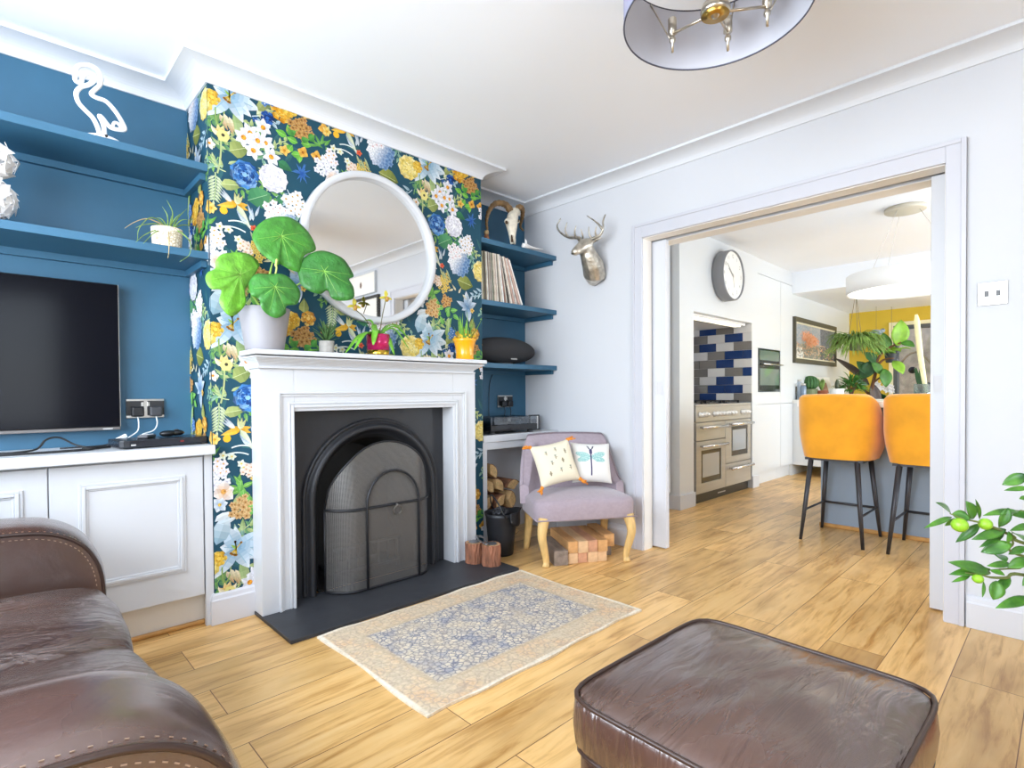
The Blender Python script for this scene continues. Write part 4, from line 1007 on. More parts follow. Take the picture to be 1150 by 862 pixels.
# oval speaker
so = Vector((2.562, 2.735, 1.2013))
sp_ = thing('speaker', 'large oval black cloth covered speaker on the lowest alcove shelf', 'speaker', so)
g = MB(); g.ball((0, 0, .098), (.300, .088, .092), 48, 24); g.build('cloth_body', pm('speaker_cloth', '#2c2c2f', .85, bump=.3, bscale=300), sp_)
g = MB(); g.lathe([(.0, 0), (.085, 0), (.07, .012), (.05, .02), (.0, .022)], 24); g.build('foot', pm('dull_chrome', '#6f6f70', .3, metal=.9), sp_); sp_.children[-1].scale = (1, .7, 1)
MB().obox((.03, -.0705, .038), (.028, 0, 0), (0, .004, .004), (0, -.002, .002)).build('badge', pm('pale_grey', '#b7b7b5', .4), sp_)

# console, turntable, picture frame, socket
co = thing('console_table', 'white painted alcove console with a thick top above the logs', 'table', (2.61, 2.76, 0))
MB().box(CX1+.002-2.61, XR-.001-2.61, 2.592-2.76, YA-.006-2.76, .688, .733).build('tabletop', M_white, co, bev=.003)
for x in (CX1+.002, XR-.04): MB().box(x-2.61, x+.036-2.61, 2.602-2.76, 2.64-2.76, 0.0005, .688).build('leg', M_white, co, bev=.002)
MB().box(CX1+.039-2.61, XR-.041-2.61, 2.606-2.76, 2.63-2.76, .64, .688).build('apron', M_white, co, bev=.001)
CT = .7335
socket((2.749, YA-.0005, .945), .148, .088, 'brushed steel double socket behind the turntable in the right alcove')
plug((2.72, YA-.0003, .93), [(2.72, 2.905, .91), (2.72, 2.895, .87), (2.71, 2.90, .80), (2.70, 2.91, .745)], 'black plug on the left of the socket behind the turntable', M_black, M_cable, 'plugs behind the turntable')
plug((2.78, YA-.0003, .93), [(2.78, 2.905, .91), (2.78, 2.895, .87), (2.77, 2.90, .80), (2.76, 2.91, .745)], 'black plug on the right of the socket behind the turntable', M_black, M_cable, 'plugs behind the turntable')
cbl = MB(); cbl.tube(bez([(2.64, 2.925, 1.165), (2.60, 2.925, 1.08), (2.585, 2.92, .95), (2.59, 2.925, .80), (2.60, 2.925, .745)], 6), .0022, 6)
tag(cbl.build('cable', M_cable), 'thin black cable running down the dark alcove wall below the speaker', 'cable')
tt = thing('turntable', 'black record turntable with a clear lid on the white console', 'turntable', (2.555, 2.745, CT))
MB().box(-.22, .22, -.125, .155, .018, .060).build('plinth', pm('gloss_black', '#151518', .18, coat=.4), tt, bev=.004)
for x, y in ((-.18, -.09), (.18, -.09), (-.18, .12), (.18, .12)): MB().lathe([(0, 0), (.020, 0), (.022, .006), (.020, .018), (0, .018)], 16, (x, y, 0)).build('foot', pm('rubber_grey', '#2b2b2d', .5), tt)
MB().lathe([(0, .060), (.135, .060), (.137, .066), (.135, .072), (0, .073)], 40, (-.045, .015, 0)).build('platter', pm('vinyl_black', '#1b1b1d', .25), tt)
ar = MB(); ar.tube([(.16, .10, .06), (.16, .10, .092)], .012, 10); ar.tube(bez([(.165, .12, .09), (.16, .09, .092), (.15, -.02, .088), (.10, -.075, .08)], 5), .004, 8); ar.build('tonearm', M_chrome, tt)
M_acr = thin_glass('clear_acrylic', .12, '#dfe3e6', .03)
ld = MB(); ld.box(-.218, .218, -.123, .150, .108, .111); ld.box(-.218, -.215, -.123, .150, .062, .108); ld.box(.215, .218, -.123, .150, .062, .108); ld.box(-.215, .215, -.123, -.120, .062, .108); ld.box(-.215, .215, .147, .150, .062, .108)
ld.build('dust_lid', M_acr, tt)
fm = at_y(609, 477, 2.72); pf = thing('picture_frame', 'small black picture frame standing at the right end of the console', 'picture frame', (2.862, 2.735, CT), math.radians(-12))
f = MB(); w_, h_ = .044, .112
f.box(-w_, -w_+.009, -.006, .006, 0, h_); f.box(w_-.009, w_, -.006, .006, 0, h_); f.box(-w_+.009, w_-.009, -.006, .006, 0, .009); f.box(-w_+.009, w_-.009, -.006, .006, h_-.009, h_); f.build('frame', M_black, pf, bev=.001)
MB().box(-w_+.009, w_-.009, -.002, .004, .009, h_-.009).build('mount', pm('mount_white', '#e7e4e0', .6), pf)
MB().box(-.018, .018, -.0028, -.0018, .032, .084).build('photograph', pm('faded_print', '#a9a19f', .5, var=.5, vscale=60), pf)
MB().obox((0, .03, .048), (.012, 0, 0), (0, .001, .0004), (0, -.020, .048)).build('strut', M_black, pf)

# firewood under the console
M_split = pm('split_wood', '#d8b27c', .75, var=.3, vscale=9, stretch=(6, 1, 6), bump=.3, bscale=30)
M_bark = pm('bark', '#8a5c42', .95, var=.5, vscale=22, bump=1., bscale=38, stretch=(1, 1, .35))
def split_log(name, label, loc, L, s, rot, group, k=3, up=False):
    o = thing(name, label, 'log', loc, 0, group); r_ = random.Random(hash(label) % 999 if False else int(loc[0]*1000+loc[2]*777))
    pts = [(0, 0)]+[(s*cos(a), s*sin(a)) for a in [PI*.5*k/3*i/5 for i in range(6)]]
    cxm = sum(p[0] for p in pts)/len(pts); cym = sum(p[1] for p in pts)/len(pts); pts = [(p[0]-cxm, p[1]-cym) for p in pts]
    m = MB(); m.prism([(p[0]*r_.uniform(.92, 1.06), p[1]*r_.uniform(.92, 1.06)) for p in pts], 'y', -L/2, L/2)
    w = m.build('split_face', M_split, o, rot=rot, bev=.003)
    bk = MB(); a_ = [p for p in pts[1:]]
    bk.grid(lambda u, v: (a_[min(5, int(u*5+.01))][0]*1.04, -L/2+.002+(L-.004)*v, a_[min(5, int(u*5+.01))][1]*1.04), 5, 8); bk.build('bark', M_bark, w, solid=.004)
    return o
G = 'firewood stacked under the console'
FW = [(2.352, .388, 200, 'split log with a rough end at the left of the top row under the console'), (2.462, .392, 20, 'pale split log in the middle of the top row under the console'), (2.572, .386, -40, 'darker edged split log at the right of the top row near the chair'),
      (2.350, .276, 100, 'split log in the second row down beside the console leg'), (2.461, .280, -75, 'split log in the middle of the second row down under the console'), (2.573, .275, 60, 'bark edged log at the right of the second row down near the chair'),
      (2.405, .492, 30, 'small pale split log lying alone on top of the firewood stack')]
for x, z, r_, lb in FW: split_log('firewood_log', lb, (x, 2.775+.006*sin(x*90), z), .22, .067 if z < .45 else .064, (0, math.radians(r_), 0), G, 4)
split_log('firewood_log', 'upright split log standing behind the stack beside the console leg', (2.312, 2.902, .315), .62, .040, (PI/2, 0, 0), G, 4)
for x in (2.351, 2.462, 2.572):
    for z in (.056, .166): split_log('firewood_log', 'split log buried low in the firewood stack behind the coal bucket', (x, 2.775, z), .22, .066, (0, math.radians(900*x+300*z), 0), 'buried firewood behind the coal bucket', 4)

# coal bucket
bo = Vector((2.283, 2.472, .001))
bk = thing('coal_bucket', 'black metal coal bucket with a wide pouring lip beside the hearth', 'bucket', bo, math.radians(-25))
m = MB(); m.sm = True; n = 40
def brow(r, z, lip=0, zl=0):
    for j in range(n):
        a = 2*PI*j/n; k = max(0, cos(a))**3; m.v.append(((r+lip*k)*cos(a), (r+lip*.2*k)*sin(a), z+zl*k))
rows = [(.0, 0, 0, 0), (.072, 0, 0, 0), (.075, .004, 0, 0), (.086, .12, 0, 0), (.097, .235, .01, .0), (.106, .262, .024, .018), (.103, .262, .023, .018), (.094, .235, .01, 0), (.084, .14, 0, 0), (.0, .14, 0, 0)]
for r_ in rows: brow(*r_)
for i in range(len(rows)-1):
    for j in range(n): a = i*n+j; b_ = i*n+(j+1) % n; m.face((a, b_, b_+n, a+n))
m.build('body', M_bmetal, bk)
h = MB(); h.tube(bez([(.0, -.108, .245), (.035, -.118, .19), (.05, -.12, .13), (.04, .0, .30), (.03, .118, .24), (0, .108, .245)][0:1]+[(-.02, -.115, .27), (-.045, -.08, .335), (-.06, 0, .37), (-.045, .08, .335), (-.02, .115, .27), (.0, .108, .245)], 6), .005, 8); h.build('bail_handle', M_bmetal, bk)
fl_ = MB(); fl_.grid(lambda u, v: ((.117+.002*v)*cos(A_(-80+62*u)), (.117+.002*v)*sin(A_(-80+62*u)), .272-(.085-.03*(2*u-1)**2)*v), 10, 6); fl_.build('hinged_flap', M_bmetal, bk, solid=.003)
cl = MB(); rr = random.Random(5)
for i in range(70):
    a = rr.uniform(0, 6.28); q = .045*rr.random()**.5; cl.ball((q*cos(a), q*sin(a), .195+.07*(1-(q/.09)**2)+rr.uniform(0, .02)), (rr.uniform(.010, .022), rr.uniform(.010, .02), rr.uniform(.008, .016)), 6, 4, M=Matrix.Rotation(rr.uniform(0, 3), 3, 'Z'))
c_ = cl.build('coal_pieces', pm('coal', '#2a2a2e', .5, var=.4, vscale=60, bump=.8, bscale=70), None, loc=bo, rot=(0, 0, math.radians(-25))); c_['kind'] = 'stuff'; tag(c_, 'black lumps of coal heaped in the coal bucket', 'coal')
for f in c_.data.polygons: f.use_smooth = False

# bark covered stumps and the tongs lying across them
M_end = pm('cut_wood', '#b8906a', .8, var=.3, vscale=30)
def stump(loc, r, h, label, seed):
    s = thing('log_stump', label, 'stump', loc, 0, 'bark covered log stumps on the hearth'); q = random.Random(seed); n = 40
    ph = [q.uniform(0, 6) for _ in range(6)]
    def rad(a, z): return r*(1+.04*sin(3*a+ph[0])+.03*sin(7*a+ph[1]+z*12)+.035*sin(13*a+ph[2]+2*sin(z*40))+.05*sin(19*a+ph[3]+1.5*sin(z*55+ph[4]))-.02)
    m = MB(); m.grid(lambda u, v: (rad(2*PI*u, v*h)*cos(2*PI*u), rad(2*PI*u, v*h)*sin(2*PI*u), v*h), n*2, 14); m.build('bark', pm('red_bark', '#a06a50', .9, var=.55, vscale=26, bump=1., bscale=40, stretch=(1, 1, .3)), s)
    t = MB(); t.poly([(rad(2*PI*i/n, h)*.985*cos(2*PI*i/n), rad(2*PI*i/n, h)*.985*sin(2*PI*i/n), h-.001) for i in range(n)]); t.build('cut_top', M_end, s)
    MB().lathe([(.0, h+.0005), (.030, h+.0005), (.032, h+.003), (.032, h+.004), (.028, h+.004), (0, h+.003)], 20).build('candle_cup', pm('zinc', '#8d9096', .35, metal=.8), s)
    return s
stump((2.022, 2.424, HZ), .050, .118, 'shorter looking bark covered stump nearer the white surround on the hearth', 1)
stump((2.062, 2.318, HZ), .053, .120, 'bark covered log stump nearer the rug at the hearth corner', 2)
tg = thing('fire_tongs', 'grey metal tongs lying across the two bark covered stumps', 'tongs', (2.045, 2.38, HZ+.130), math.radians(66))
for s in (-1, 1):
    a = MB(); q = bez([(-.085, s*.004, .002), (-.04, s*.016, .004), (.0, s*.020, .006), (.045, s*.014, .008), (.075, s*.008, .008)], 5); a.tube(q, [.005]*5+[.006]*10+[.012]*6, 8, flat=.5); a.build('arm', pm('tong_steel', '#9a9da3', .3, metal=.9), tg)
MB().ball((-.088, 0, .003), (.012, .012, .005), 12, 6).build('pivot', MATS['tong_steel'], tg)

# ================================================================== SLIPPER CHAIR, CUSHIONS, TIMBER BLOCKS
CA = math.radians(-32); CO = Vector((2.494, 1.966, 0)); BA, BO = math.radians(-31), Vector((2.485, 1.985, 0))
ch = thing('slipper_chair', 'lilac grey buttoned slipper chair on curved oak legs by the doorway', 'chair', CO, CA); ch.scale = (1.16, .85, .985)
M_fab = pm('lilac_fabric', '#a3949c', .85, sheen=.3, var=.08, vscale=60, bump=.12, bscale=250)
st_ = MB()
def seatf(u, v):
    x, y = -1+2*u, v; return (x*(.262+.006*sin(PI*v)), -.035+.50*y, .385+.028*(1-x**4)*(1-(2*v-1)**4))
N = 20
def rb(mb, x0, x1, y0, y1, z0, z1, crown=.03, r=.03, n=14):
    """upholstered block: crowned top, softly rounded edges"""
    def prof(t): return max(-1, min(1, t))
    pts = []
    mb.sm = True; base = len(mb.v); k = n
    rows = [(z0, 1-.02), (z0+r*.3, 1), (z1-r, 1), (z1-r*.35, 1-.35*r/(x1-x0)), (z1, 1-1.6*r/(x1-x0)*1.2)]
    cx, cy, hx, hy = (x0+x1)/2, (y0+y1)/2, (x1-x0)/2, (y1-y0)/2; m_ = 44
    def edge(j):
        a = 2*PI*j/m_; c, s = cos(a), sin(a); p = 7
        q = (abs(c)**p+abs(s)**p)**(-1/p); return c*q, s*q
    for z, k_ in rows:
        for j in range(m_): e = edge(j); mb.v.append((cx+e[0]*hx*k_, cy+e[1]*hy*k_, z))
    for i in range(5):
        t = (i+1)/6; 
        for j in range(m_): e = edge(j); kk = rows[-1][1]*(1-t); mb.v.append((cx+e[0]*hx*kk, cy+e[1]*hy*kk, z1+crown*(1-(1-t)**2)))
    c = mb.add([(cx, cy, z1+crown)]); R_ = len(rows)+5
    for i in range(R_-1):
        for j in range(m_): a = base+i*m_+j; b = base+i*m_+(j+1) % m_; mb.face((a, b, b+m_, a+m_))
    for j in range(m_): mb.face((base+(R_-1)*m_+j, base+(R_-1)*m_+(j+1) % m_, c))
    mb.face([base+m_-1-j for j in range(m_)])
    return mb
rb(st_, -.268, .268, -.04, .47, .270, .392, .03, .03).build('seat', M_fab, ch)
PIP = MB(); PIP.tube([(-.262, -.036, .278), (.262, -.036, .278)], .004, 6); PIP.tube([(-.264, -.03, .278), (-.264, .44, .278)], .004, 6); PIP.build('piping', pm('lilac_piping', '#9a8c95', .8), ch)
bk_ = MB(); BT = [(-.19, .655), (-.095, .655), (0, .655), (.095, .655), (.19, .655), (-.14, .56), (-.047, .56), (.047, .56), (.14, .56)]
def bplan(u):
    a = u*1.25; return .278*sin(a)/sin(1.25), .475-.20*((1-cos(a))/(1-cos(1.25)))**1.3
def btop(u): t = max(0, (abs(u)-.66)/.34); return .735+.008*cos(u*2)-.285*(t*t*(3-2*t))
def bsurf(u, v, off):
    uu = -1+2*u; x, y = bplan(uu); zt = btop(uu); z = .33+(zt-.33)*v
    dx = bplan(min(1, uu+.01)); d0 = bplan(max(-1, uu-.01)); tx, ty = dx[0]-d0[0], dx[1]-d0[1]; l = math.hypot(tx, ty); nx, ny = ty/l, -tx/l
    lean = .075*((z-.33)/.4)
    dent = 0
    if off > 0:
        s = uu*1.25*.278/sin(1.25)*.95
        for bx, bz in BT: dent += .016*math.exp(-((x-bx)**2+(z-bz)**2)/(2*.015**2))
        rowb = min(abs(z-.655), 1); 
    th = off*(.045*(1-(max(0, v-.8)/.2)**3)*(1-.3*max(0, abs(uu)-.8)/.2))
    return (x+nx*(th-dent), y+ny*(th-dent)+lean, z)
bk_.grid(lambda u, v: bsurf(u, v, 1), 60, 30); bk_.grid(lambda u, v: bsurf(1-u, v, -.55), 60, 12)
for (u, rev) in ((0, 0), (1, 1)): pass
bk_.sm = True
bk_.grid(lambda u, v: Vector(bsurf(u, 1, 1))*(1-v)+Vector(bsurf(u, 1, -.55))*v+Vector((0, 0, .012*sin(PI*v))), 60, 4)
bk_.grid(lambda u, v: Vector(bsurf(0, u, 1))*(1-v)+Vector(bsurf(0, u, -.55))*v, 16, 3); bk_.grid(lambda u, v: Vector(bsurf(1, u, -.55))*(1-v)+Vector(bsurf(1, u, 1))*v, 16, 3)
bk_.build('backrest', M_fab, ch)
def bu_of(x):
    lo, hi = -1, 1
    for _ in range(30):
        mid = (lo+hi)/2
        if bplan(mid)[0] < x: lo = mid
        else: hi = mid
    return lo
for bx, bz in BT:
    u = bu_of(bx); zt = btop(u); p = bsurf((u+1)/2, (bz-.33)/(zt-.33), 1); MB().ball((p[0], p[1]-.003, p[2]), (.009, .006, .009), 10, 6).build('button', pm('button_lilac', '#cdc2c9', .6), ch)
M_oak = pm('pale_oak', '#dcb878', .5, var=.22, vscale=18, stretch=(3, 3, .6))
for s in (-1, 1):
    l = MB(); q = bez([(s*.222, -.005, .285), (s*.232, -.018, .235), (s*.236, -.022, .18), (s*.222, -.010, .10), (s*.212, .0, .04), (s*.216, -.008, .0)], 5)
    l.tube(q, [.030-.0165*(i/25)**.9+(.004 if i > 22 else 0) for i in range(len(q))], 10); l.build('leg', M_oak, ch)
    l = MB(); q = bez([(s*.22, .42, .285), (s*.222, .435, .18), (s*.225, .455, .08), (s*.228, .475, .0)], 5); l.tube(q, [.026-.009*(i/15) for i in range(len(q))], 10); l.build('leg', M_oak, ch)
def cm_(x, y, z=0): return Matrix.Rotation(BA, 3, 'Z') @ Vector((x, y, z)) + BO
# cushions with their printed faces
def cushion(name, label, loc, rot, s, th, fn, grp):
    o = thing(name, label, 'cushion', loc, 0, grp); m = MB(); n = 56
    def P(u, v, sd):
        x, y = -1+2*u, -1+2*v; e = (1-abs(x)**3.2)*(1-abs(y)**3.2); k = 1-.07*(1-abs(x)**2)*abs(y)**2; k2 = 1-.07*(1-abs(y)**2)*abs(x)**2
        return (x*s*k2, sd*th*max(0, e)**.55, y*s*k)
    m.grid(lambda u, v: P(u, v, -1), n, n, True, fn); m.grid(lambda u, v: P(1-u, v, 1), 24, 24, True, lambda u, v: lin('#d9d2c2'))
    b = m.build('cover', vcol_mat('printed_cotton', .85, .2), o, rot=rot, weld=True)
    return o, b
def fn_left(u, v):
    x, y = (u-.5)*2, (v-.5)*2; c = lin('#e0d7c0')
    for i, (bx, by) in enumerate(((-.45, .45), (.05, .55), (.5, .4), (-.3, -.05), (.25, .0), (-.5, -.5), (.05, -.45), (.55, -.4), (-.05, .2))):
        if abs(x-bx) < .02 and abs(y-by) < .10: return lin('#8a8068')
        if abs(y-by) < .018 and abs(x-bx) < .07: return lin('#a99f86')
        if abs(y-by-.09) < .03 and abs(x-bx) < .045: return lin('#9aa39a')
    return c
def fn_right(u, v):
    x, y = (u-.5)*2, (v-.5)*2; x += .1
    if abs(x) < .045+.03*(y > .35) and -.72 < y < .62: return lin('#4a4668')
    if .62 <= y < .78 and abs(abs(x)-.07-(y-.62)*.5) < .03: return lin('#3f3c55')
    for s in (-1, 1):
        for (a, L, w) in ((s*.30, .78, .15), (s*-.22, .72, .14)):
            dx, dy = x*s, y-.18; ca, sa = cos(a*s), sin(a*s); px, py = dx*ca+dy*sa, -dx*sa+dy*ca
            if 0 < px < L and abs(py) < w*math.sqrt(max(0, sin(PI*min(1, px/L)))):
                return lin('#8fb9b6') if (int(px*22)+int(py*40)) % 3 else lin('#b8d3d0')
    return lin('#dbd9d4')
GC = 'cushions on the lilac chair'
p = cm_(-.128, .128, .42); lx, ux = cushion('cushion', 'cream cushion with orange corner tassels on the lilac chair', (p.x, p.y, .580), (math.radians(-22), math.radians(-9), CA+.14), .130, .055, fn_left, GC)
M_tas = pm('orange_wool', '#e08a2c', .9, bump=.4, bscale=120)
for sx, sz in ((-1, 1), (1, 1), (-1, -1), (1, -1)):
    t = MB(); c = Vector((sx*.126, 0, sz*.126)); d = Vector((sx*.7, -.1, sz*.5-.35)).normalized(); t.ball(c, .012, 10, 6)
    for i in range(9): t.tube([c, c+d*.02+Vector((R.uniform(-.008, .008), R.uniform(-.008, .008), R.uniform(-.008, .008))), c+d*.038+Vector((R.uniform(-.016, .016), R.uniform(-.012, .012), R.uniform(-.016, .016)))], .0042, 5)
    t.build('tassel', M_tas, ux)
p = cm_(.126, .190, .42); cushion('cushion', 'white cushion printed with a blue winged dragonfly on the lilac chair', (p.x, p.y, .566), (math.radians(-20), math.radians(3), CA-.05), .128, .052, fn_right, GC)

# timber blocks under the chair, ends towards the room
M_blk = pm('block_wood', '#d3a068', .75, var=.3, vscale=9, stretch=(2, .5, 2), bump=.2, bscale=40); M_blk2 = pm('block_pale', '#dcb58a', .75, var=.25, vscale=9, stretch=(2, .5, 2)); M_blk3 = pm('block_grey', '#8d7d70', .85, var=.4, vscale=12, stretch=(2, .5, 2), bump=.4, bscale=40); M_blk4 = pm('block_pink', '#cf9a78', .75, var=.3, vscale=10, stretch=(2, .5, 2))
def block(label, x0, x1, y0, y1, z0, z1, mat):
    o = MB().box(-(x1-x0)/2+.0008, (x1-x0)/2-.0008, 0, y1-y0, 0, z1-z0-.0008).build('timber_block', mat, None, bev=.002)
    p = cm_((x0+x1)/2, y0); o.location = (p.x, p.y, z0+.0005); o.rotation_euler = (0, 0, BA); tag(o, label, 'wood block', 'timber blocks stacked under the lilac chair')
xs = [-.088, -.027, .035, .097, .158]
names = ['first', 'second', 'third', 'fourth']
for i in range(4):
    block('%s timber block from the left in the bottom row under the chair' % ['first pale', 'second knotty', 'third pale', 'fourth pale'][i], xs[i], xs[i+1], .012+.006*(i % 2), .36, 0, .062, [M_blk2, M_blk4, M_blk2, M_blk2][i])
    block('%s timber block from the left in the top row under the chair' % ['first orange', 'second pale', 'third orange', 'fourth orange'][i], xs[i], xs[i+1], .004+.007*((i+1) % 2), .37, .0625, .132, [M_blk, M_blk2, M_blk4, M_blk][i])
block('dark grey timber block at the left end of the stack under the chair', -.178, -.092, -.005, .33, 0, .086, M_blk3)
block('grey timber block supporting the set back one near the right leg', .168, .185+.045, .12, .36, 0, .066, M_blk3)
block('long orange timber block set back beside the right chair leg', .164, .233, .08, .37, .0665, .142, M_blk)

# ================================================================== STAG HEAD AND SWITCH ON THE RIGHT WALL
so = Vector((XR-.005, 2.19, 1.80))
sg = thing('mounted_stag_head', 'silver stag head with branching antlers mounted on the pale wall', 'wall ornament', so)
def ax5(x, y, xx): return at_x(520+x/3.19, 210+y/3.19, xx)-so
M_slv = pm('antique_silver', '#c8c0b2', .34, metal=.85, var=.4, vscale=26, bump=.35, bscale=60)
b = MB()
b.tube([ax5(462, 345, 2.955), ax5(472, 315, 2.93), ax5(465, 280, 2.885), ax5(450, 245, 2.84), ax5(440, 215, 2.815)], [.030, .078, .072, .056, .046], 14)
b.tube([ax5(452, 205, 2.83), ax5(435, 208, 2.79), ax5(415, 222, 2.745), ax5(400, 233, 2.715), ax5(392, 236, 2.70)], [.042, .044, .034, .026, .016], 12)
b.tube([ax5(468, 300, 2.965), ax5(468, 330, 2.965)], [.075, .05], 12)
def ear(p, q, r): b.tube([p, (p+q)/2, q], [r*.6, r, r*.2], 8, flat=.4)
ear(ax5(460, 200, 2.83), ax5(500, 178, 2.83), .020); ear(ax5(425, 200, 2.82), ax5(408, 186, 2.84), .016)
b.v = [(min(v[0], -.0005), v[1], v[2]) for v in b.v]
remesh(b.build('head', M_slv, sg), .006, 5)
e = MB(); e.ball(ax5(421, 214, 2.735), (.007, .007, .006), 8, 6); e.ball(ax5(392, 238, 2.69), (.008, .010, .006), 8, 6); e.build('eye_and_nose', pm('dark_silver', '#5d564c', .4, metal=.8), sg)
def antler(paths):
    a = MB()
    for pts, r0, r1 in paths:
        q = bez([ax5(*p) for p in pts], 6); a.tube(q, [r0+(r1-r0)*i/(len(q)-1) for i in range(len(q))], 8)
    o = a.build('antler', M_slv, sg)
antler([([(432, 198, 2.82), (415, 182, 2.83), (380, 180, 2.84), (350, 163, 2.85), (337, 140, 2.86), (350, 112, 2.87)], .013, .004), ([(404, 182, 2.83), (400, 162, 2.81), (405, 138, 2.80)], .009, .003), ([(376, 178, 2.84), (366, 155, 2.83), (373, 126, 2.83)], .008, .003), ([(430, 192, 2.82), (428, 172, 2.79), (422, 150, 2.77)], .008, .003)])
antler([([(448, 196, 2.82), (465, 184, 2.83), (490, 172, 2.83), (502, 148, 2.83), (502, 122, 2.84), (510, 98, 2.85)], .013, .004), ([(499, 150, 2.83), (480, 128, 2.82), (444, 102, 2.82)], .009, .003), ([(462, 186, 2.83), (452, 168, 2.81), (450, 142, 2.80)], .009, .003), ([(478, 178, 2.83), (474, 160, 2.81), (478, 140, 2.80)], .007, .003)])
sw = thing('light_switch', 'brushed steel double light switch on the wall right of the doorway', 'switch', (XR-.0005, .230, 1.398))
MB().box(-.007, 0, -.047, .047, -.047, .047).build('face_plate', M_chrome, sw, bev=.002)
for y in (-.018, .018): MB().box(-.011, -.007, y-.007, y+.007, -.012, .012).build('rocker', pm('dark_rocker', '#4a4a4c', .35), sw, bev=.001)
for y in (-.036, .036): MB().lathe([(0, -.0075), (.003, -.0078), (.0035, -.007)], 10, (0, y, 0), M=Matrix.Rotation(PI/2, 3, 'Y')).build('screw', M_chrome, sw)
# ================================================================== RUG, OTTOMAN, SOFA
def rug_mat(L, Wd):
    m = bpy.data.materials.new('faded_rug'); m.use_nodes = True; nt = m.node_tree; b = nt.nodes['Principled BSDF']; K = nt.links.new
    b.inputs['Roughness'].default_value = .95; b.inputs['Specular IOR Level'].default_value = .1
    tc = nd(nt, 'ShaderNodeTexCoord'); sx = nd(nt, 'ShaderNodeSeparateXYZ'); K(tc.outputs['Object'], sx.inputs[0])
    def mth(op, a, bb=None):
        n = nd(nt, 'ShaderNodeMath', operation=op)
        for i, q in enumerate((a, bb)):
            if q is None: continue
            if isinstance(q, (int, float)): n.inputs[i].default_value = q
            else: K(q, n.inputs[i])
        return n.outputs[0]
    def ramp(f, *st):
        r = nd(nt, 'ShaderNodeValToRGB'); e = r.color_ramp.elements
        for i, (p, c) in enumerate(st):
            q = e[i] if i < 2 else e.new(p)
            q.position = p; q.color = lin(c) if isinstance(c, str) else c
        K(f, r.inputs[0]); return r.outputs[0]
    def mix(f, a, c):
        n = nd(nt, 'ShaderNodeMix', data_type='RGBA')
        if isinstance(f, float): n.inputs[0].default_value = f
        else: K(f, n.inputs[0])
        for i, q in ((6, a), (7, c)):
            if isinstance(q, str): n.inputs[i].default_value = lin(q)
            else: K(q, n.inputs[i])
        return n.outputs[2]
    ds = mth('MINIMUM', mth('SUBTRACT', L/2, mth('ABSOLUTE', sx.outputs[0])), mth('SUBTRACT', Wd/2, mth('ABSOLUTE', sx.outputs[1])))
    nz = nd(nt, 'ShaderNodeTexNoise', Scale=9., Detail=4.); K(tc.outputs['Object'], nz.inputs['Vector'])
    fine = nd(nt, 'ShaderNodeTexNoise', Scale=85., Detail=3.); K(tc.outputs['Object'], fine.inputs['Vector'])
    dst = nd(nt, 'ShaderNodeVectorMath', operation='MULTIPLY_ADD'); K(fine.outputs['Color'], dst.inputs[0]); dst.inputs[1].default_value = (.014, .014, 0); K(tc.outputs['Object'], dst.inputs[2])
    v1 = nd(nt, 'ShaderNodeTexVoronoi', Scale=46., feature='DISTANCE_TO_EDGE'); K(dst.outputs[0], v1.inputs[0])
    v2 = nd(nt, 'ShaderNodeTexVoronoi', Scale=24.); K(dst.outputs[0], v2.inputs[0])
    ln = ramp(v1.outputs[0], (.0, (1, 1, 1, 1)), (.16, (0, 0, 0, 1)))
    fl = mix(ln, ramp(v2.outputs[0], (.15, '#e6d9c0'), (.55, '#cfc6b8'), (.8, '#a9a8ad')), '#74778a')
    v3 = nd(nt, 'ShaderNodeTexVoronoi', Scale=34., feature='DISTANCE_TO_EDGE'); K(dst.outputs[0], v3.inputs[0])
    bd = mix(ramp(v3.outputs[0], (.0, (.75, .75, .75, 1)), (.13, (0, 0, 0, 1))), ramp(nz.outputs[0], (.35, '#dcbc98'), (.5, '#dcc6a6'), (.68, '#d3c5ae')), '#b8a596')
    g1 = ramp(ds, (.125, (0, 0, 0, 1)), (.15, (1, 1, 1, 1)))
    c = mix(g1, bd, fl)
    band = ramp(ds, (.118, (0, 0, 0, 1)), (.124, (.7, .7, .7, 1)), (.136, (.7, .7, .7, 1)), (.142, (0, 0, 0, 1)))
    c = mix(band, c, '#c6b296')
    edge = ramp(ds, (.010, (1, 1, 1, 1)), (.014, (0, 0, 0, 1))); c = mix(edge, c, '#efe6d4')
    worn = ramp(nz.outputs[0], (.42, (0, 0, 0, 1)), (.72, (.6, .6, .6, 1))); c = mix(worn, c, '#d2c0a4')
    sp = ramp(fine.outputs[0], (.3, (.82, .82, .82, 1)), (.7, (1.06, 1.06, 1.06, 1)))
    n = nd(nt, 'ShaderNodeMix', data_type='RGBA', blend_type='MULTIPLY'); n.inputs[0].default_value = 1; K(c, n.inputs[6]); K(sp, n.inputs[7]); K(n.outputs[2], b.inputs['Base Color'])
    bp = nd(nt, 'ShaderNodeBump', Strength=.4, Distance=.003); K(fine.outputs[0], bp.inputs['Height']); K(bp.outputs[0], b.inputs['Normal'])
    return m
RL, RW = 1.172, .780; RC = Vector((1.540, 1.757, 0))
def rugp(u, v):
    x, y = (u-.5)*RL, (v-.5)*RW; e = .006*sin(u*9+1)+.004*sin(u*23)
    return x+.006*sin(v*8)*(1 if u > .5 else -1)*abs(2*u-1)**6, y+e*abs(2*v-1)**6+.012*(u-.5)*(v-.2), .0085+.0025*sin(u*17+v*3)**2*abs(2*v-1)**4
m = MB(); m.grid(lambda u, v: rugp(u, v), 60, 40); m.grid(lambda u, v: (*rugp(u, 1-v)[:2], .001), 60, 40)
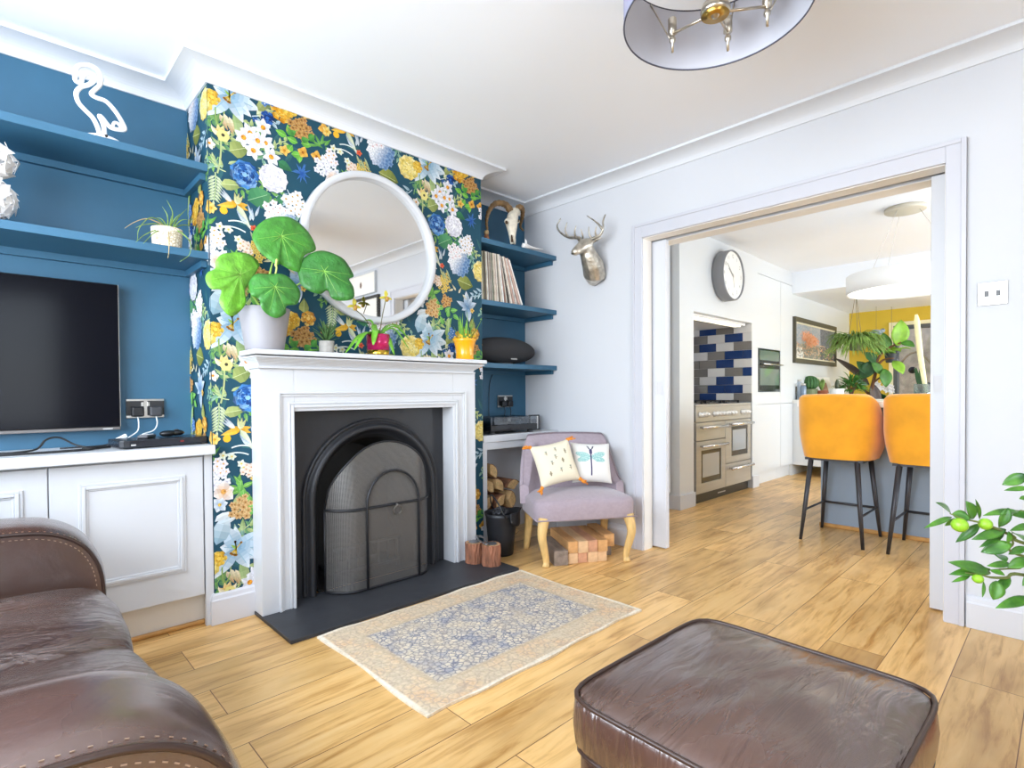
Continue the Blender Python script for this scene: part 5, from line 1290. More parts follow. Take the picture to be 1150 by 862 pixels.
m.grid(lambda u, v: (*rugp(u, 0)[:2], rugp(u, 0)[2]*v+.001*(1-v)), 60, 1); m.grid(lambda u, v: (*rugp(1-u, 1)[:2], rugp(1-u, 1)[2]*v+.001*(1-v)), 60, 1); m.grid(lambda u, v: (*rugp(0, 1-u)[:2], rugp(0, 1-u)[2]*v+.001*(1-v)), 40, 1); m.grid(lambda u, v: (*rugp(1, u)[:2], rugp(1, u)[2]*v+.001*(1-v)), 40, 1)
tag(m.build('rug', rug_mat(RL, RW), None, loc=RC), 'faded cream and blue patterned rug lying on the oak floor before the hearth', 'rug')

def leather(name, wr, ws, stretch, base='#513a31', dist=.02):
    m = bpy.data.materials.new(name); m.use_nodes = True; nt = m.node_tree; b = nt.nodes['Principled BSDF']; K = nt.links.new
    tc = nd(nt, 'ShaderNodeTexCoord'); mp = nd(nt, 'ShaderNodeMapping'); mp.inputs['Scale'].default_value = stretch; K(tc.outputs['Object'], mp.inputs[0])
    n1 = nd(nt, 'ShaderNodeTexNoise', Scale=ws, Detail=3., Distortion=1.2); K(mp.outputs[0], n1.inputs['Vector'])
    n2 = nd(nt, 'ShaderNodeTexNoise', Scale=160., Detail=3.); K(tc.outputs['Object'], n2.inputs['Vector'])
    n3 = nd(nt, 'ShaderNodeTexNoise', Scale=3.5, Detail=3.); K(tc.outputs['Object'], n3.inputs['Vector'])
    v = nd(nt, 'ShaderNodeTexVoronoi', Scale=13., feature='DISTANCE_TO_EDGE'); dv = nd(nt, 'ShaderNodeVectorMath', operation='MULTIPLY_ADD'); K(n1.outputs['Color'], dv.inputs[0]); dv.inputs[1].default_value = (.25, .25, .25); K(tc.outputs['Object'], dv.inputs[2]); K(dv.outputs[0], v.inputs[0])
    r = nd(nt, 'ShaderNodeValToRGB'); e = r.color_ramp.elements; c = lin(base); e[0].position = .3; e[1].position = .7; e[0].color = (c[0]*.7, c[1]*.68, c[2]*.68, 1); e[1].color = (c[0]*1.25, c[1]*1.2, c[2]*1.2, 1); K(n3.outputs[0], r.inputs[0])
    sc = nd(nt, 'ShaderNodeValToRGB'); e = sc.color_ramp.elements; e[0].position = .0; e[0].color = (.16, .16, .16, 1); e[1].position = .007; e[1].color = (0, 0, 0, 1); K(v.outputs[0], sc.inputs[0])
    mk = nd(nt, 'ShaderNodeMath', operation='MULTIPLY'); K(sc.outputs[0], mk.inputs[0]); K(n3.outputs[0], mk.inputs[1])
    mx = nd(nt, 'ShaderNodeMix', data_type='RGBA'); K(mk.outputs[0], mx.inputs[0]); K(r.outputs[0], mx.inputs[6]); mx.inputs[7].default_value = lin('#a88f80'); K(mx.outputs[2], b.inputs['Base Color'])
    rr = nd(nt, 'ShaderNodeMapRange'); rr.inputs[3].default_value = .19; rr.inputs[4].default_value = .33; K(n3.outputs[0], rr.inputs[0]); K(rr.outputs[0], b.inputs['Roughness'])
    b1 = nd(nt, 'ShaderNodeBump', Strength=wr, Distance=dist); K(n1.outputs[0], b1.inputs['Height']); b2 = nd(nt, 'ShaderNodeBump', Strength=.12, Distance=.002); K(n2.outputs[0], b2.inputs['Height']); K(b1.outputs[0], b2.inputs['Normal']); K(b2.outputs[0], b.inputs['Normal'])
    b.inputs['Specular IOR Level'].default_value = .9; b.inputs['Coat Weight'].default_value = .5; b.inputs['Coat Roughness'].default_value = .22
    return m
M_lea = leather('leather_smooth', .25, 5., (1, 1, 1)); M_leac = leather('leather_creased', .75, 4.2, (1.0, 4.5, 1)); M_leas = leather('leather_crumpled', .7, 6., (1.6, 4., 1))
M_pipe = pm('leather_piping', '#38261f', .35); M_stitch = pm('stitch_thread', '#9a7f6a', .7)

ot = thing('ottoman', 'dark brown worn leather ottoman on the oak floor in front of the rug', 'ottoman', (1.078, .437, 0), math.radians(-1.5))
def souter(hx, hy, p, n=72): 
    out = []
    for j in range(n):
        a = 2*PI*(j+.5)/n; c, s = cos(a), sin(a); q = (abs(c)**p+abs(s)**p)**(-1/p); out.append((c*q*hx, s*q*hy))
    return out
HX, HY = .274, .256
def block_up(rows, mat, name, par, top=None, n=72, crown=0, p=9):
    m = MB(); m.sm = True; k = len(rows)
    for z, e in rows: m.v += [(x, y, z) for x, y in souter(HX+e, HY+e, p, n)]
    nr = 10
    if top is not None:
        z1, e1 = rows[-1]; rr = random.Random(4)
        for i in range(1, nr+1):
            t = 1-i/nr
            for x, y in souter(HX+e1, HY+e1, 2+(p-2)*t if t > .05 else 2, n):
                X, Y = x*t, y*t; wv = .004*sin(9*X/HX+5*sin(4*Y/HY))*(1-t*t)*min(1, 3*t)
                m.v.append((X, Y, z1+crown*(1-t**3.)+wv))
        k += nr
    for i in range(k-1):
        for j in range(n): a = i*n+j; b = i*n+(j+1) % n; m.face((a, b, b+n, a+n))
    m.face(list(range(n))[::-1])
    return m.build(name, mat, par, weld=True)
block_up([(.004, -.012), (.012, -.006), (.10, -.004), (.20, -.003), (.287, -.004), (.298, -.012)], M_lea, 'base', ot)
block_up([(.292, -.010), (.300, .0), (.315, .005), (.35, .008), (.385, .005), (.398, .0), (.404, -.006)], M_leac, 'cushion_top', ot, top=1, crown=.026)
for z, e in ((.402, .0015), (.297, -.002)):
    t = MB(); q = souter(HX+e, HY+e, 9, 96); t.tube([(x, y, z) for x, y in q+[q[0]]], .0048, 7, cap=False); t.build('piping', M_pipe, ot)

sf = thing('sofa', 'brown leather sofa with rounded arms at the left edge of the room', 'sofa', (-.25, 1.545, 0))
SO = Vector((-.25, 1.545, 0))
def arm(y0, y1, nm, h=.600):
    prof = [(.232, .03), (.240, .15), (.247, .30), (.246, .40), (.232, .475), (.195, .540), (.130, .583), (.04, h), (-.15, h+.004), (-.45, h+.006), (-.72, h), (-.75, h-.04), (-.75, .03)]
    P = [tuple(v[:2]) for v in bez([(x, z, 0) for x, z in prof[:-2]], 5)]+prof[-2:]
    k = len(P); ny = 16; m = MB(); m.sm = True; cx, cz = -.2, .3
    for j in range(ny+1):
        v = j/ny; y = y0+(y1-y0)*v; e = .020*(1-(2*v-1)**4)-.004
        for i, (x, z) in enumerate(P):
            a = P[max(0, i-1)]; b = P[min(k-1, i+1)]; tx, tz = b[0]-a[0], b[1]-a[1]; l = math.hypot(tx, tz) or 1
            m.v.append((x+tz/l*e, y, z-tx/l*e))
    for j in range(ny):
        for i in range(k-1): a = j*k+i; m.face((a, a+1, a+k+1, a+k))
        a = j*k; m.face((a+k-1, a, a+k, a+2*k-1))
    m.sm = False
    m.face(range(k)); m.face([ny*k+i for i in range(k)][::-1])
    for v in range(len(m.v)): m.v[v] = tuple(Vector(m.v[v])-SO)
    o = m.build(nm, M_lea, sf, weld=False)
    ss = MB(); st = MB()
    for y, s in ((y0, -1),):
        q = [Vector((x*1.0, y, z))-SO for x, z in P[:-2]]; ss.tube(q, .0055, 7)
        for off in (.016,):
            run = 0
            for i in range(len(q)-1):
                a, b = q[i], q[i+1]; d = b-a; L = d.length; nrm = Vector((d.z, 0, -d.x)).normalized(); npc = max(1, int(L/.010))
                for w_ in range(npc):
                    c = a+d*((w_+.5)/npc); e = .020*(1-(1-2*off/abs(y1-y0))**4)-.004
                    st.obox(c+nrm*(e+.0006)+Vector((0, -s*off, 0)), d.normalized()*.0024, (0, .0007, 0), nrm*.0006)
                    if s < 0: st.obox(c-nrm*.016+Vector((0, s*.0006, 0)), d.normalized()*.0032, (0, .0006, 0), nrm*.0010)
    ss.build('seam_piping', M_pipe, o); st.build('stitching', M_stitch, o)
arm(.758, 1.012, 'armrest'); arm(2.130, 2.410, 'armrest')
def fluff(x0, x1, y0, y1, z0, z1, nm, mat, bul=.03, r=.085):
    m = MB(); m.sm = True; n = 40; rr = random.Random(int(y0*100))
    ph = [rr.uniform(0, 6) for _ in range(4)]
    # section in x-z swept across y, closed with softened ends
    sec = []
    for i in range(n):
        a = 2*PI*i/n; c, s = cos(a), sin(a); p = 4.5; q = (abs(c)**p+abs(s)**p)**(-1/p); sec.append((c*q, s*q))
    ny = 26
    for j in range(ny+1):
        v = -1+2*j/ny; e = (1-abs(v)**7)**.5 if abs(v) < 1 else 0; k = .70+.30*e
        for c, s in sec:
            x = (x0+x1)/2+c*(x1-x0)/2*(1-.02*(1-e)); z = (z0+z1)/2+s*(z1-z0)/2*k + (bul*(1-v*v)*(1-c*c*.6) if s > 0 else 0)
            x += .012*(1-v*v)*(c > .7) ; z += .003*sin(8*v+ph[0]+3*c)*(s > .5)
            m.v.append((x-SO.x, (y0+y1)/2+v*(y1-y0)/2-SO.y, z))
    for j in range(ny):
        for i in range(n): a = j*n+i; b = j*n+(i+1) % n; m.face((a, b, b+n, a+n))
    m.face(range(n)); m.face([ny*n+i for i in range(n)][::-1])
    return m.build(nm, mat, sf)
fluff(-.60, .243, 1.572, 2.126, .235, .435, 'seat_cushion', M_leas); fluff(-.60, .243, 1.016, 1.569, .235, .435, 'seat_cushion', M_leas)
def wb(nm, *b): 
    m = MB(); m.box(b[0]-SO.x, b[1]-SO.x, b[2]-SO.y, b[3]-SO.y, b[4], b[5]); return m.build(nm, M_lea, sf, bev=.02, seg=3)
wb('base_frame', -.72, .215, 1.014, 2.127, .05, .24); wb('back_frame', -.80, -.58, .76, 2.40, .06, .80)
fluff(-.66, -.42, 1.572, 2.126, .42, .86, 'back_cushion', M_leas, .01); fluff(-.66, -.42, 1.016, 1.569, .42, .86, 'back_cushion', M_leas, .01)
for x, y in ((.16, .84), (.16, 2.34), (-.68, .84), (-.68, 2.34)): MB().lathe([(0, 0), (.022, 0), (.028, .055), (0, .055)], 14, (x-SO.x, y-SO.y, 0)).build('foot', M_black, sf)

# ================================================================== PENDANT OVER THE ROOM
pc = Vector((1.540, .730, 0))
pd = thing('pendant_light', 'grey drum pendant light with bare nickel lamp holders under the ceiling', 'ceiling light', (pc.x, pc.y, ZC))
Z0, Z1 = 2.098-ZC, 2.296-ZC
M_shade = pm('shade_fabric', '#8e8ea4', .8, var=.06, vscale=60); M_lining = pm('shade_lining', '#c2c3cc', .55); M_rim = pm('shade_rim', '#4d4f5f', .6)
def cyl(r, z0, z1, mat, nm, par, n=96, r1=None):
    m = MB(); m.sm = True
    for z in (z0, z1): m.v += [((r1 or r)*cos(2*PI*i/n) if z == z1 else r*cos(2*PI*i/n), (r1 or r)*sin(2*PI*i/n) if z == z1 else r*sin(2*PI*i/n), z) for i in range(n)]
    for i in range(n): m.face((i, (i+1) % n, n+(i+1) % n, n+i))
    return m.build(nm, mat, par)
cyl(.262, Z0, Z1, M_shade, 'drum_shade', pd); cyl(.2605, Z0, Z1, M_lining, 'shade_lining', pd)
r_ = MB()
for z in (Z0, Z1): r_.tube([(.2612*cos(2*PI*i/96), .2612*sin(2*PI*i/96), z) for i in range(97)], .0026, 6, cap=False)
r_.build('shade_rim', M_rim, pd)
M_nick = pm('satin_nickel', '#c9bfae', .28, metal=1., var=.1, vscale=20)
hz = 2.112-ZC
h = MB(); h.lathe([(.0, hz-.018), (.008, hz-.018), (.012, hz-.012), (.040, hz-.010), (.042, hz+.004), (.036, hz+.02), (.012, hz+.03), (.008, hz+.05), (.008, -.02), (.05, -.018), (.055, 0), (0, 0)], 32); h.build('hub_and_rod', M_nick, pd)
MB().lathe([(.0125, hz-.0125), (.039, hz-.0112), (.0, hz-.0105)], 32).build('hub_disc', pm('gold_disc', '#caa050', .3, metal=1.), pd)
L1 = at_z(749, 40, 2.15); L2 = at_z(820, 40, 2.15); L3 = at_z(878, 6, 2.15)
for q in (L1, L2, L3, pc*2-L1*0.5-L2*.5):
    d = Vector((q.x-pc.x, q.y-pc.y, 0)); d = d if d.length > .05 else Vector((.1, -.1, 0)); d = d.normalized()*.165
    a = MB(); a.tube([(d.x*.2, d.y*.2, hz+.004), (d.x, d.y, hz+.030)], .0042, 8); a.tube([(d.x, d.y, hz), (d.x*1.575, d.y*1.575, Z1-.004)], .0026, 6); a.build('arm', M_nick, pd)
    s = MB(); s.lathe([(.0, -.058), (.004, -.058), (.0045, -.03), (.010, -.024), (.010, -.014), (.006, -.010), (.0065, -.004), (.0135, 0), (.0135, .045), (.012, .048), (0, .048)], 16, (d.x, d.y, hz+.030)); s.build('lamp_holder', M_nick, pd)

# ================================================================== CITRUS TREE AT THE RIGHT EDGE
def cz(x, y, t): return at_d(1000+x/3.92, 500+y/3.92, t)
cb = Vector((1.83, .02, 0)); pb = at_d(1330, 640, 1.34)
cb = Vector((pb.x, pb.y, 0))
ct = thing('citrus_tree', 'young citrus tree with glossy leaves and green limes at the right edge', 'tree', cb)
MB().lathe([(0, 0), (.10, 0), (.105, .006), (.135, .25), (.142, .25), (.142, .28), (.130, .28), (.125, .24), (0, .24)], 32).build('pot', pm('terracotta', '#b5694a', .8, var=.15, vscale=10), ct)
wd = MB(); trunk = bez([(0, 0, .22), (.01, .005, .45), (-.005, 0, .62), (.0, .01, .80), (.01, 0, 1.0)], 6); wd.tube(trunk, [.012-.008*i/(len(trunk)-1) for i in range(len(trunk))], 8)
LIMB = []
BR = [[(588, 430, 1.30), (540, 400, 1.30), (440, 355, 1.28), (390, 338, 1.27), (320, 322, 1.27), (262, 300, 1.27)], [(588, 570, 1.30), (510, 582, 1.29), (440, 580, 1.28), (400, 570, 1.27), (330, 560, 1.27)], [(620, 520, 1.30), (570, 538, 1.30), (520, 542, 1.30), (440, 548, 1.29)], [(620, 300, 1.31), (570, 290, 1.31), (520, 282, 1.31)], [(640, 160, 1.31), (590, 150, 1.31)], [(560, 480, 1.30), (540, 430, 1.3), (535, 385, 1.30)], [(660, 690, 1.3), (600, 680, 1.29)]]
for b_ in BR:
    q = [cz(*p)-cb for p in b_]; z = max(.30, q[0].z-.26); q = [Vector((0, 0, z)), Vector((q[0].x*.42, q[0].y*.42, z+(q[0].z-z)*.72))]+q; q = bez(q, 5); wd.tube(q, [.0055*(1-.75*i/(len(q)-1)) for i in range(len(q))], 6); LIMB.append(q[:9])
wd.build('branches', pm('citrus_bark', '#6d7a3f', .6, var=.2, vscale=40), ct)
LF = [(265, 300, 235, 248, 20), (270, 315, 178, 347, 16), (272, 302, 352, 320, 34), (282, 320, 244, 356, 14), (365, 322, 350, 255, 36), (392, 322, 392, 252, 12), (392, 345, 302, 422, 26), (508, 370, 384, 406, 28), (500, 390, 414, 436, 18), (532, 432, 410, 466, 38), (520, 378, 522, 432, 24), (565, 290, 434, 290, 22), (520, 275, 488, 358, 30), (600, 130, 503, 168, 34), (610, 188, 520, 190, 16), (620, 310, 545, 302, 24), (538, 385, 610, 420, 48), (620, 350, 548, 366, 20), (600, 448, 525, 474, 22), (465, 478, 506, 500, 30), (440, 562, 303, 512, 34), (440, 545, 288, 556, 28), (350, 574, 284, 596, 12), (410, 600, 412, 666, 10), (440, 550, 502, 566, 22), (525, 520, 448, 526, 20), (600, 500, 528, 532, 30), (468, 596, 462, 676, 44), (526, 580, 464, 642, 26), (615, 672, 496, 700, 30), (600, 230, 575, 232, 14), (640, 560, 590, 610, 26), (690, 240, 640, 300, 30), (700, 420, 650, 470, 34), (720, 600, 660, 640, 30), (680, 100, 640, 150, 28)]
lm = MB(); rr = random.Random(8)
def off_frame(p):                                          # the measured sprays already fill the near side; the rest of the crown grows behind them
    d = Vector(p)+cb-Vector((0, 0, EYE)); return CX+FPX*d.dot(_r)/d.dot(_f) > 1215
for q in LIMB+[trunk[14:]]:
    for i in range(46 if q is LIMB[0] or len(q) > 10 else 16):
        p = q[rr.randrange(1, len(q))]; d = Vector((rr.gauss(0, 1), rr.gauss(-.35, 1), rr.gauss(.3, .6))).normalized()
        if off_frame(Vector(p)+d*.1): leaf(lm, p, d, (0, 0, 1), rr.uniform(.06, .10), rr.uniform(.026, .038), .4, .14, 6, m=2)
for x0, y0, x1, y1, w_ in LF:
    t0, t1 = 1.29+rr.uniform(-.015, .015), 1.27+rr.uniform(-.03, .03)
    a, b = cz(x0, y0, t0)-cb, cz(x1, y1, t1)-cb; d = b-a; L = d.length*1.06
    up = (-_f*1.0+Vector((rr.uniform(-.5, .5), rr.uniform(-.5, .5), .7)))
    leaf(lm, a, d, up, L, w_/3.92*1.28/FPX*1.75, .35, .14, 7, m=2, col=None)
def cit_leaf():
    m = pm('citrus_leaf', '#5c9430', .3, var=.45, vscale=22, spec=.5, dark='#25561f'); return m
lm.build('leaves', cit_leaf(), ct, solid=.0008)
for x, y, r_, t in ((305, 350, 7.8, 1.265), (418, 346, 6.4, 1.27), (385, 586, 5.2, 1.265)):
    c = cz(x, y, t)-cb; f = MB(); f.ball(c, (r_*t/FPX*1.05, r_*t/FPX*1.05, r_*t/FPX), 18, 12); f.build('lime', pm('lime_skin', '#8fc32f', .35, var=.12, vscale=60, bump=.15, bscale=300), ct)

# framed prints on the wall behind the viewpoint, seen in the round mirror
for (y0, y1, z0, z1, lb, c1_) in ((-.42, .095, 1.30, 2.06, 'tall dark framed print hanging beside the doorway, seen in the mirror', '#e9e6df'), (-.60, .03, 2.09, 2.32, 'low white canvas with a brown spot above the dark framed print', '#f2efe9')):
    p = thing('framed_print', lb, 'picture', (XR-.001, (y0+y1)/2, (z0+z1)/2)); hy, hz_ = (y1-y0)/2, (z1-z0)/2; w_ = .03 if z0 < 2 else .008
    f = MB(); f.box(-.03, 0, -hy, -hy+w_, -hz_, hz_); f.box(-.03, 0, hy-w_, hy, -hz_, hz_); f.box(-.03, 0, -hy+w_, hy-w_, -hz_, -hz_+w_); f.box(-.03, 0, -hy+w_, hy-w_, hz_-w_, hz_)
    f.build('frame', pm('dark_frame', '#2b2723', .4) if z0 < 2 else M_white, p); MB().box(-.02, -.004, -hy+w_, hy-w_, -hz_+w_, hz_-w_).build('mount', pm('mount_'+c1_[1:], c1_, .6), p)
    if z0 > 2: MB().ball((-.021, .0, .0), (.003, .02, .035), 12, 8).build('brown_spot', pm('brown_ink', '#6b4a34', .6), p)
    else: MB().box(-.0225, -.02, -.05, .06, -.25, .05).build('print_image', pm('grey_ink', '#6f6a66', .6, var=.5, vscale=20), p)
# ================================================================== KITCHEN
def metro_mat():
    pass
# tiled recess behind the cooker: every tile its own raised face in one printed surface
tm = MB(); trd = random.Random(21)
TC = {'w': lin('#eceae6'), 'g': lin('#8a8681'), 'b': lin('#1f3f78'), 'd': lin('#5f5f63')}
ROWS = ['gwbg', 'bbgw', 'wbwg', 'gwgb', 'wbgg', 'bgwb', 'gwbg', 'bwgw', 'wgbw']
tx, ty0, ty1, tz0, tw, th = 5.70, PY, 2.97, .90, .1925, .0905
tm.col = lin('#d9d7d2'); tm.box(tx-.004, tx-.0005, ty0+.001, ty1, tz0, 1.714); tm.box(4.452, tx-.004, 2.966, 2.9695, tz0, 1.714)
for r in range(9):
    z0 = tz0+r*th; z1 = min(z0+th-.003, 1.714); off = (tw/2 if r % 2 else 0)
    for i in range(-1, 5):
        a = ty0+i*tw+off; b = a+tw-.003; a, b = max(a, ty0+.002), min(b, 2.965)
        if b-a < .01: continue
        tm.col = jit(TC[ROWS[r][i % 4]], .08); tm.box(tx-.010, tx-.003, a, b, z0, z1)
    for i in range(8):
        a = 4.46+i*tw-off; b = min(a+tw-.003, 5.69); a = max(a, 4.455)
        if b-a < .01: continue
        tm.col = jit(TC[ROWS[r][(i+2) % 4]], .08); tm.box(a, b, 2.958, 2.967, z0, z1)
o = tm.build('trim_5', vcol_mat('glazed_tile', .18, .5)); struct(o, 'blue, white and grey brick tiles lining the cooker recess')
hd = thing('cooker_hood', 'slim steel extractor strip under the recess top above the range cooker', 'cooker hood', (5.07, 2.62, 1.714))
MB().box(-.58, .58, -.26, .30, -.028, -.0005).build('hood_panel', pm('hood_white', '#e4e2de', .4), hd, bev=.003)
m = MB(); m.box(-.56, .50, -.215, -.185, -.052, -.028); m.build('light_rail', M_chrome, hd)
MB().box(-.56, .50, -.245, -.225, -.040, -.028).build('light_strip', pm('lamp_strip', '#ffffff', .5, emit='#fff4e0', estr=2.5), hd)

# range cooker
M_steel = pm('range_steel', '#b4b1ac', .36, metal=.45, var=.08, vscale=3, stretch=(1, 1, 12)); M_dglass = pm('oven_glass', '#a9acad', .08, spec=.6)
rk = thing('range_cooker', 'stainless steel range cooker with four doors in the tiled recess', 'cooker', (5.075, 2.32, 0))
W2 = .590
MB().box(-W2, W2, .012, .60, .085, .885).build('body', M_steel, rk)
MB().box(-W2, W2, .02, .58, .0005, .085).build('plinth', pm('range_black', '#201f20', .35), rk)
MB().box(-.10, .06, .018, .0205, .038, .048).build('name_strip', pm('pale_grey', '#b7b7b5', .4), rk)
MB().box(-W2, W2, -.012, .012, .735, .872).build('control_panel', M_steel, rk, bev=.004)
MB().box(-W2, W2, -.012, .62, .872, .892).build('hob_rim', M_steel, rk, bev=.004)
kx = [-.52, -.455, -.39, -.235, -.165, -.095, -.025, .045, .115, .185, .36, .43, .50]
for x in kx:
    m = MB(); m.lathe([(.0, 0), (.026, 0), (.026, .008), (.019, .012), (.016, .034), (.0, .035)], 16, (x, -.012, .800), M=Matrix.Rotation(PI/2, 3, 'X')); m.build('knob', pm('knob_white', '#e9e7e2', .25, metal=.3), rk)
def rdoor(x0, x1, z0, z1, win, hz_):
    d = MB(); 
    if win:
        a, b, c, e = win; d.box(x0, x1, -.012, .011, z0, c); d.box(x0, x1, -.012, .011, e, z1); d.box(x0, a, -.012, .011, c, e); d.box(b, x1, -.012, .011, c, e)
    else: d.box(x0, x1, -.012, .011, z0, z1)
    o = d.build('door', M_steel, rk, bev=.002)
    if win:
        MB().box(a, b, -.006, .008, c, e).build('window_surround', pm('window_black', '#3a3836', .2), o); MB().box(a+.035, b-.035, -.0075, -.006, c+.05, e-.035).build('oven_window', M_dglass, o)
    h = MB(); h.tube([(x0+.05, -.055, hz_), (x1-.03, -.055, hz_)], .013, 10); h.tube([(x0+.08, -.055, hz_), (x0+.08, -.012, hz_)], .008, 8); h.tube([(x1-.06, -.055, hz_), (x1-.06, -.012, hz_)], .008, 8); h.build('handle', pm('bright_steel', '#e6e5e2', .2, metal=.8), o)
rdoor(-.585, -.004, .568, .728, None, .685); rdoor(-.585, -.004, .092, .560, (-.49, -.09, .18, .475), .515)
rdoor(.004, .585, .315, .728, (.13, .51, .375, .665), .690); rdoor(.004, .585, .092, .307, None, .262)
g = MB()
for x in (-.40, 0, .40):
    for y in (.12, .32, .50): g.box(x-.17, x+.17, y-.006, y+.006, .905, .918)
    for dx in (-.16, -.05, .05, .16): g.box(x+dx-.006, x+dx+.006, .10, .52, .905, .918)
    for dx, y in ((-.16, .11), (.16, .11), (-.16, .51), (.16, .51)): g.box(x+dx-.008, x+dx+.008, y-.008, y+.008, .891, .906)
g.build('pan_supports', M_bmetal, rk)
for x in (-.40, 0, .40):
    for y in (.2, .42): MB().lathe([(0, .891), (.045, .891), (.045, .900), (.03, .904), (0, .904)], 16, (x, y, 0)).build('burner', M_black, rk)

# tall cupboards either side
def tall(name, label, x0, x1, yf, z1, splits, zsplit):
    t = thing(name, label, 'cupboard', ((x0+x1)/2, yf+.3, 0)); ox, oy = (x0+x1)/2, yf+.3
    MB().box(x0-ox, x1-ox, .022-.3, .28, .13, z1).build('carcass', M_kit, t); MB().box(x0-ox, x1-ox, .045-.3, .06-.3, .0005, .13).build('plinth', M_kit, t)
    for a, b in zip(splits[:-1], splits[1:]):
        for c, d in zip(zsplit[:-1], zsplit[1:]): MB().box(a+.002-ox, b-.002-ox, -.3, .021-.3, c+.0025, d-.0025).build('door', M_kit, t, bev=.001)
    return t
tall('tall_cupboard', 'tall white kitchen cupboard at the left of the cooker recess', 3.30, 4.188, 2.385, 2.26, [3.30, 3.745, 4.188], [.14, .905, 2.26])
t = thing('oven_cupboard', 'tall white kitchen cupboard with a glass fronted built-in oven', 'cupboard', (6.185, 2.62, 0))
MB().box(-.333, .333, .022-.3, .3, .13, 2.26).build('carcass', M_kit, t); MB().box(-.333, .333, .045-.3, .06-.3, .0005, .13).build('plinth', M_kit, t)
for c, d in ((.14, .868), (.868, 1.0), (1.47, 2.26)): MB().box(-.331, .331, -.3, .021-.3, c+.002, d-.002).build('door', M_kit, t, bev=.001)
ov = MB().box(-.298, .298, -.305, -.02, 1.003, 1.467).build('built_in_oven', pm('oven_black', '#2a2e2c', .08, spec=.7), t, bev=.002)
h = MB(); h.tube([(-.27, -.345, 1.30), (.27, -.345, 1.30)], .009, 8); h.tube([(-.24, -.345, 1.30), (-.24, -.305, 1.30)], .006, 6); h.tube([(.24, -.345, 1.30), (.24, -.305, 1.30)], .006, 6); h.build('oven_handle', M_chrome, ov)
MB().box(-.27, .27, -.3068, -.305, 1.075, 1.255).build('oven_glass', pm('pane_reflection', '#8fa096', .04, spec=1., metal=.5), ov); MB().box(-.27, .27, -.3065, -.305, 1.345, 1.45).build('oven_display', pm('pane_reflection', '#8fa096', .04), ov)  # black glass in truth; pale green base colour paints in the garden's reflection
tall('tall_cupboard', 'tall white kitchen cupboard at the right of the built-in oven', 6.52, 6.90, 2.32, 2.26, [6.52, 6.90], [.14, .868, 2.26])
t = thing('base_cupboard', 'low white kitchen cupboard run below the picture beyond the tall units', 'cupboard', (7.455, 2.05, 0)); 
MB().box(-.545, .545, -.29, .279, .13, .865).build('carcass', M_kit, t); MB().box(-.545, .545, -.25, -.235, .0005, .13).build('plinth', M_kit, t)
for i in range(2): MB().box(-.545+.545*i+.002, .545*i-.002, -.312, -.291, .14, .86).build('door', M_kit, t, bev=.001)
tag(MB().box(6.905, 8.03, 1.72, 2.329, .8655, .905).build('worktop', pm('pale_stone', '#ecebe7', .25)), 'pale stone worktop under the picture on the far kitchen wall', 'worktop')

# wall clock
ck = thing('wall_clock', 'round wall clock with a deep grey rim above the cooker recess', 'clock', (5.02, PY-.0005, 2.095))
RX = Matrix.Rotation(PI/2, 3, 'X')
MB().lathe([(.0, .0), (.225, 0), (.235, .01), (.235, .105), (.228, .112), (.222, .112), (.220, .095), (.0, .095)], 64, M=RX).build('rim', pm('clock_grey', '#85868a', .4), ck)
MB().poly([(.2205*cos(2*PI*i/64), -.0965, .2205*sin(2*PI*i/64)) for i in range(64)]).build('dial', pm('dial_white', '#f3f3ef', .5), ck)
M_num = pm('numeral_grey', '#b3b3b1', .5)
for i in range(12): a = PI/2-2*PI*(i+1)/12; text(str(i+1), .050, M_num, ck, (.175*cos(a), -.0970, .175*sin(a)), (PI/2, 0, 0), 'numeral')
for a, L, w_ in ((A_(148), .10, .006), (A_(140), .15, .004), (A_(285), .12, .0015)):
    m = MB(); m.obox((cos(a)*L*.42, -.099, sin(a)*L*.42), (cos(a)*L*.58, 0, sin(a)*L*.58), (0, .0008, 0), (-sin(a)*w_, 0, cos(a)*w_)); m.build('hand', M_num, ck)
MB().ball((0, -.100, 0), (.012, .004, .012), 12, 6).build('boss', M_num, ck)

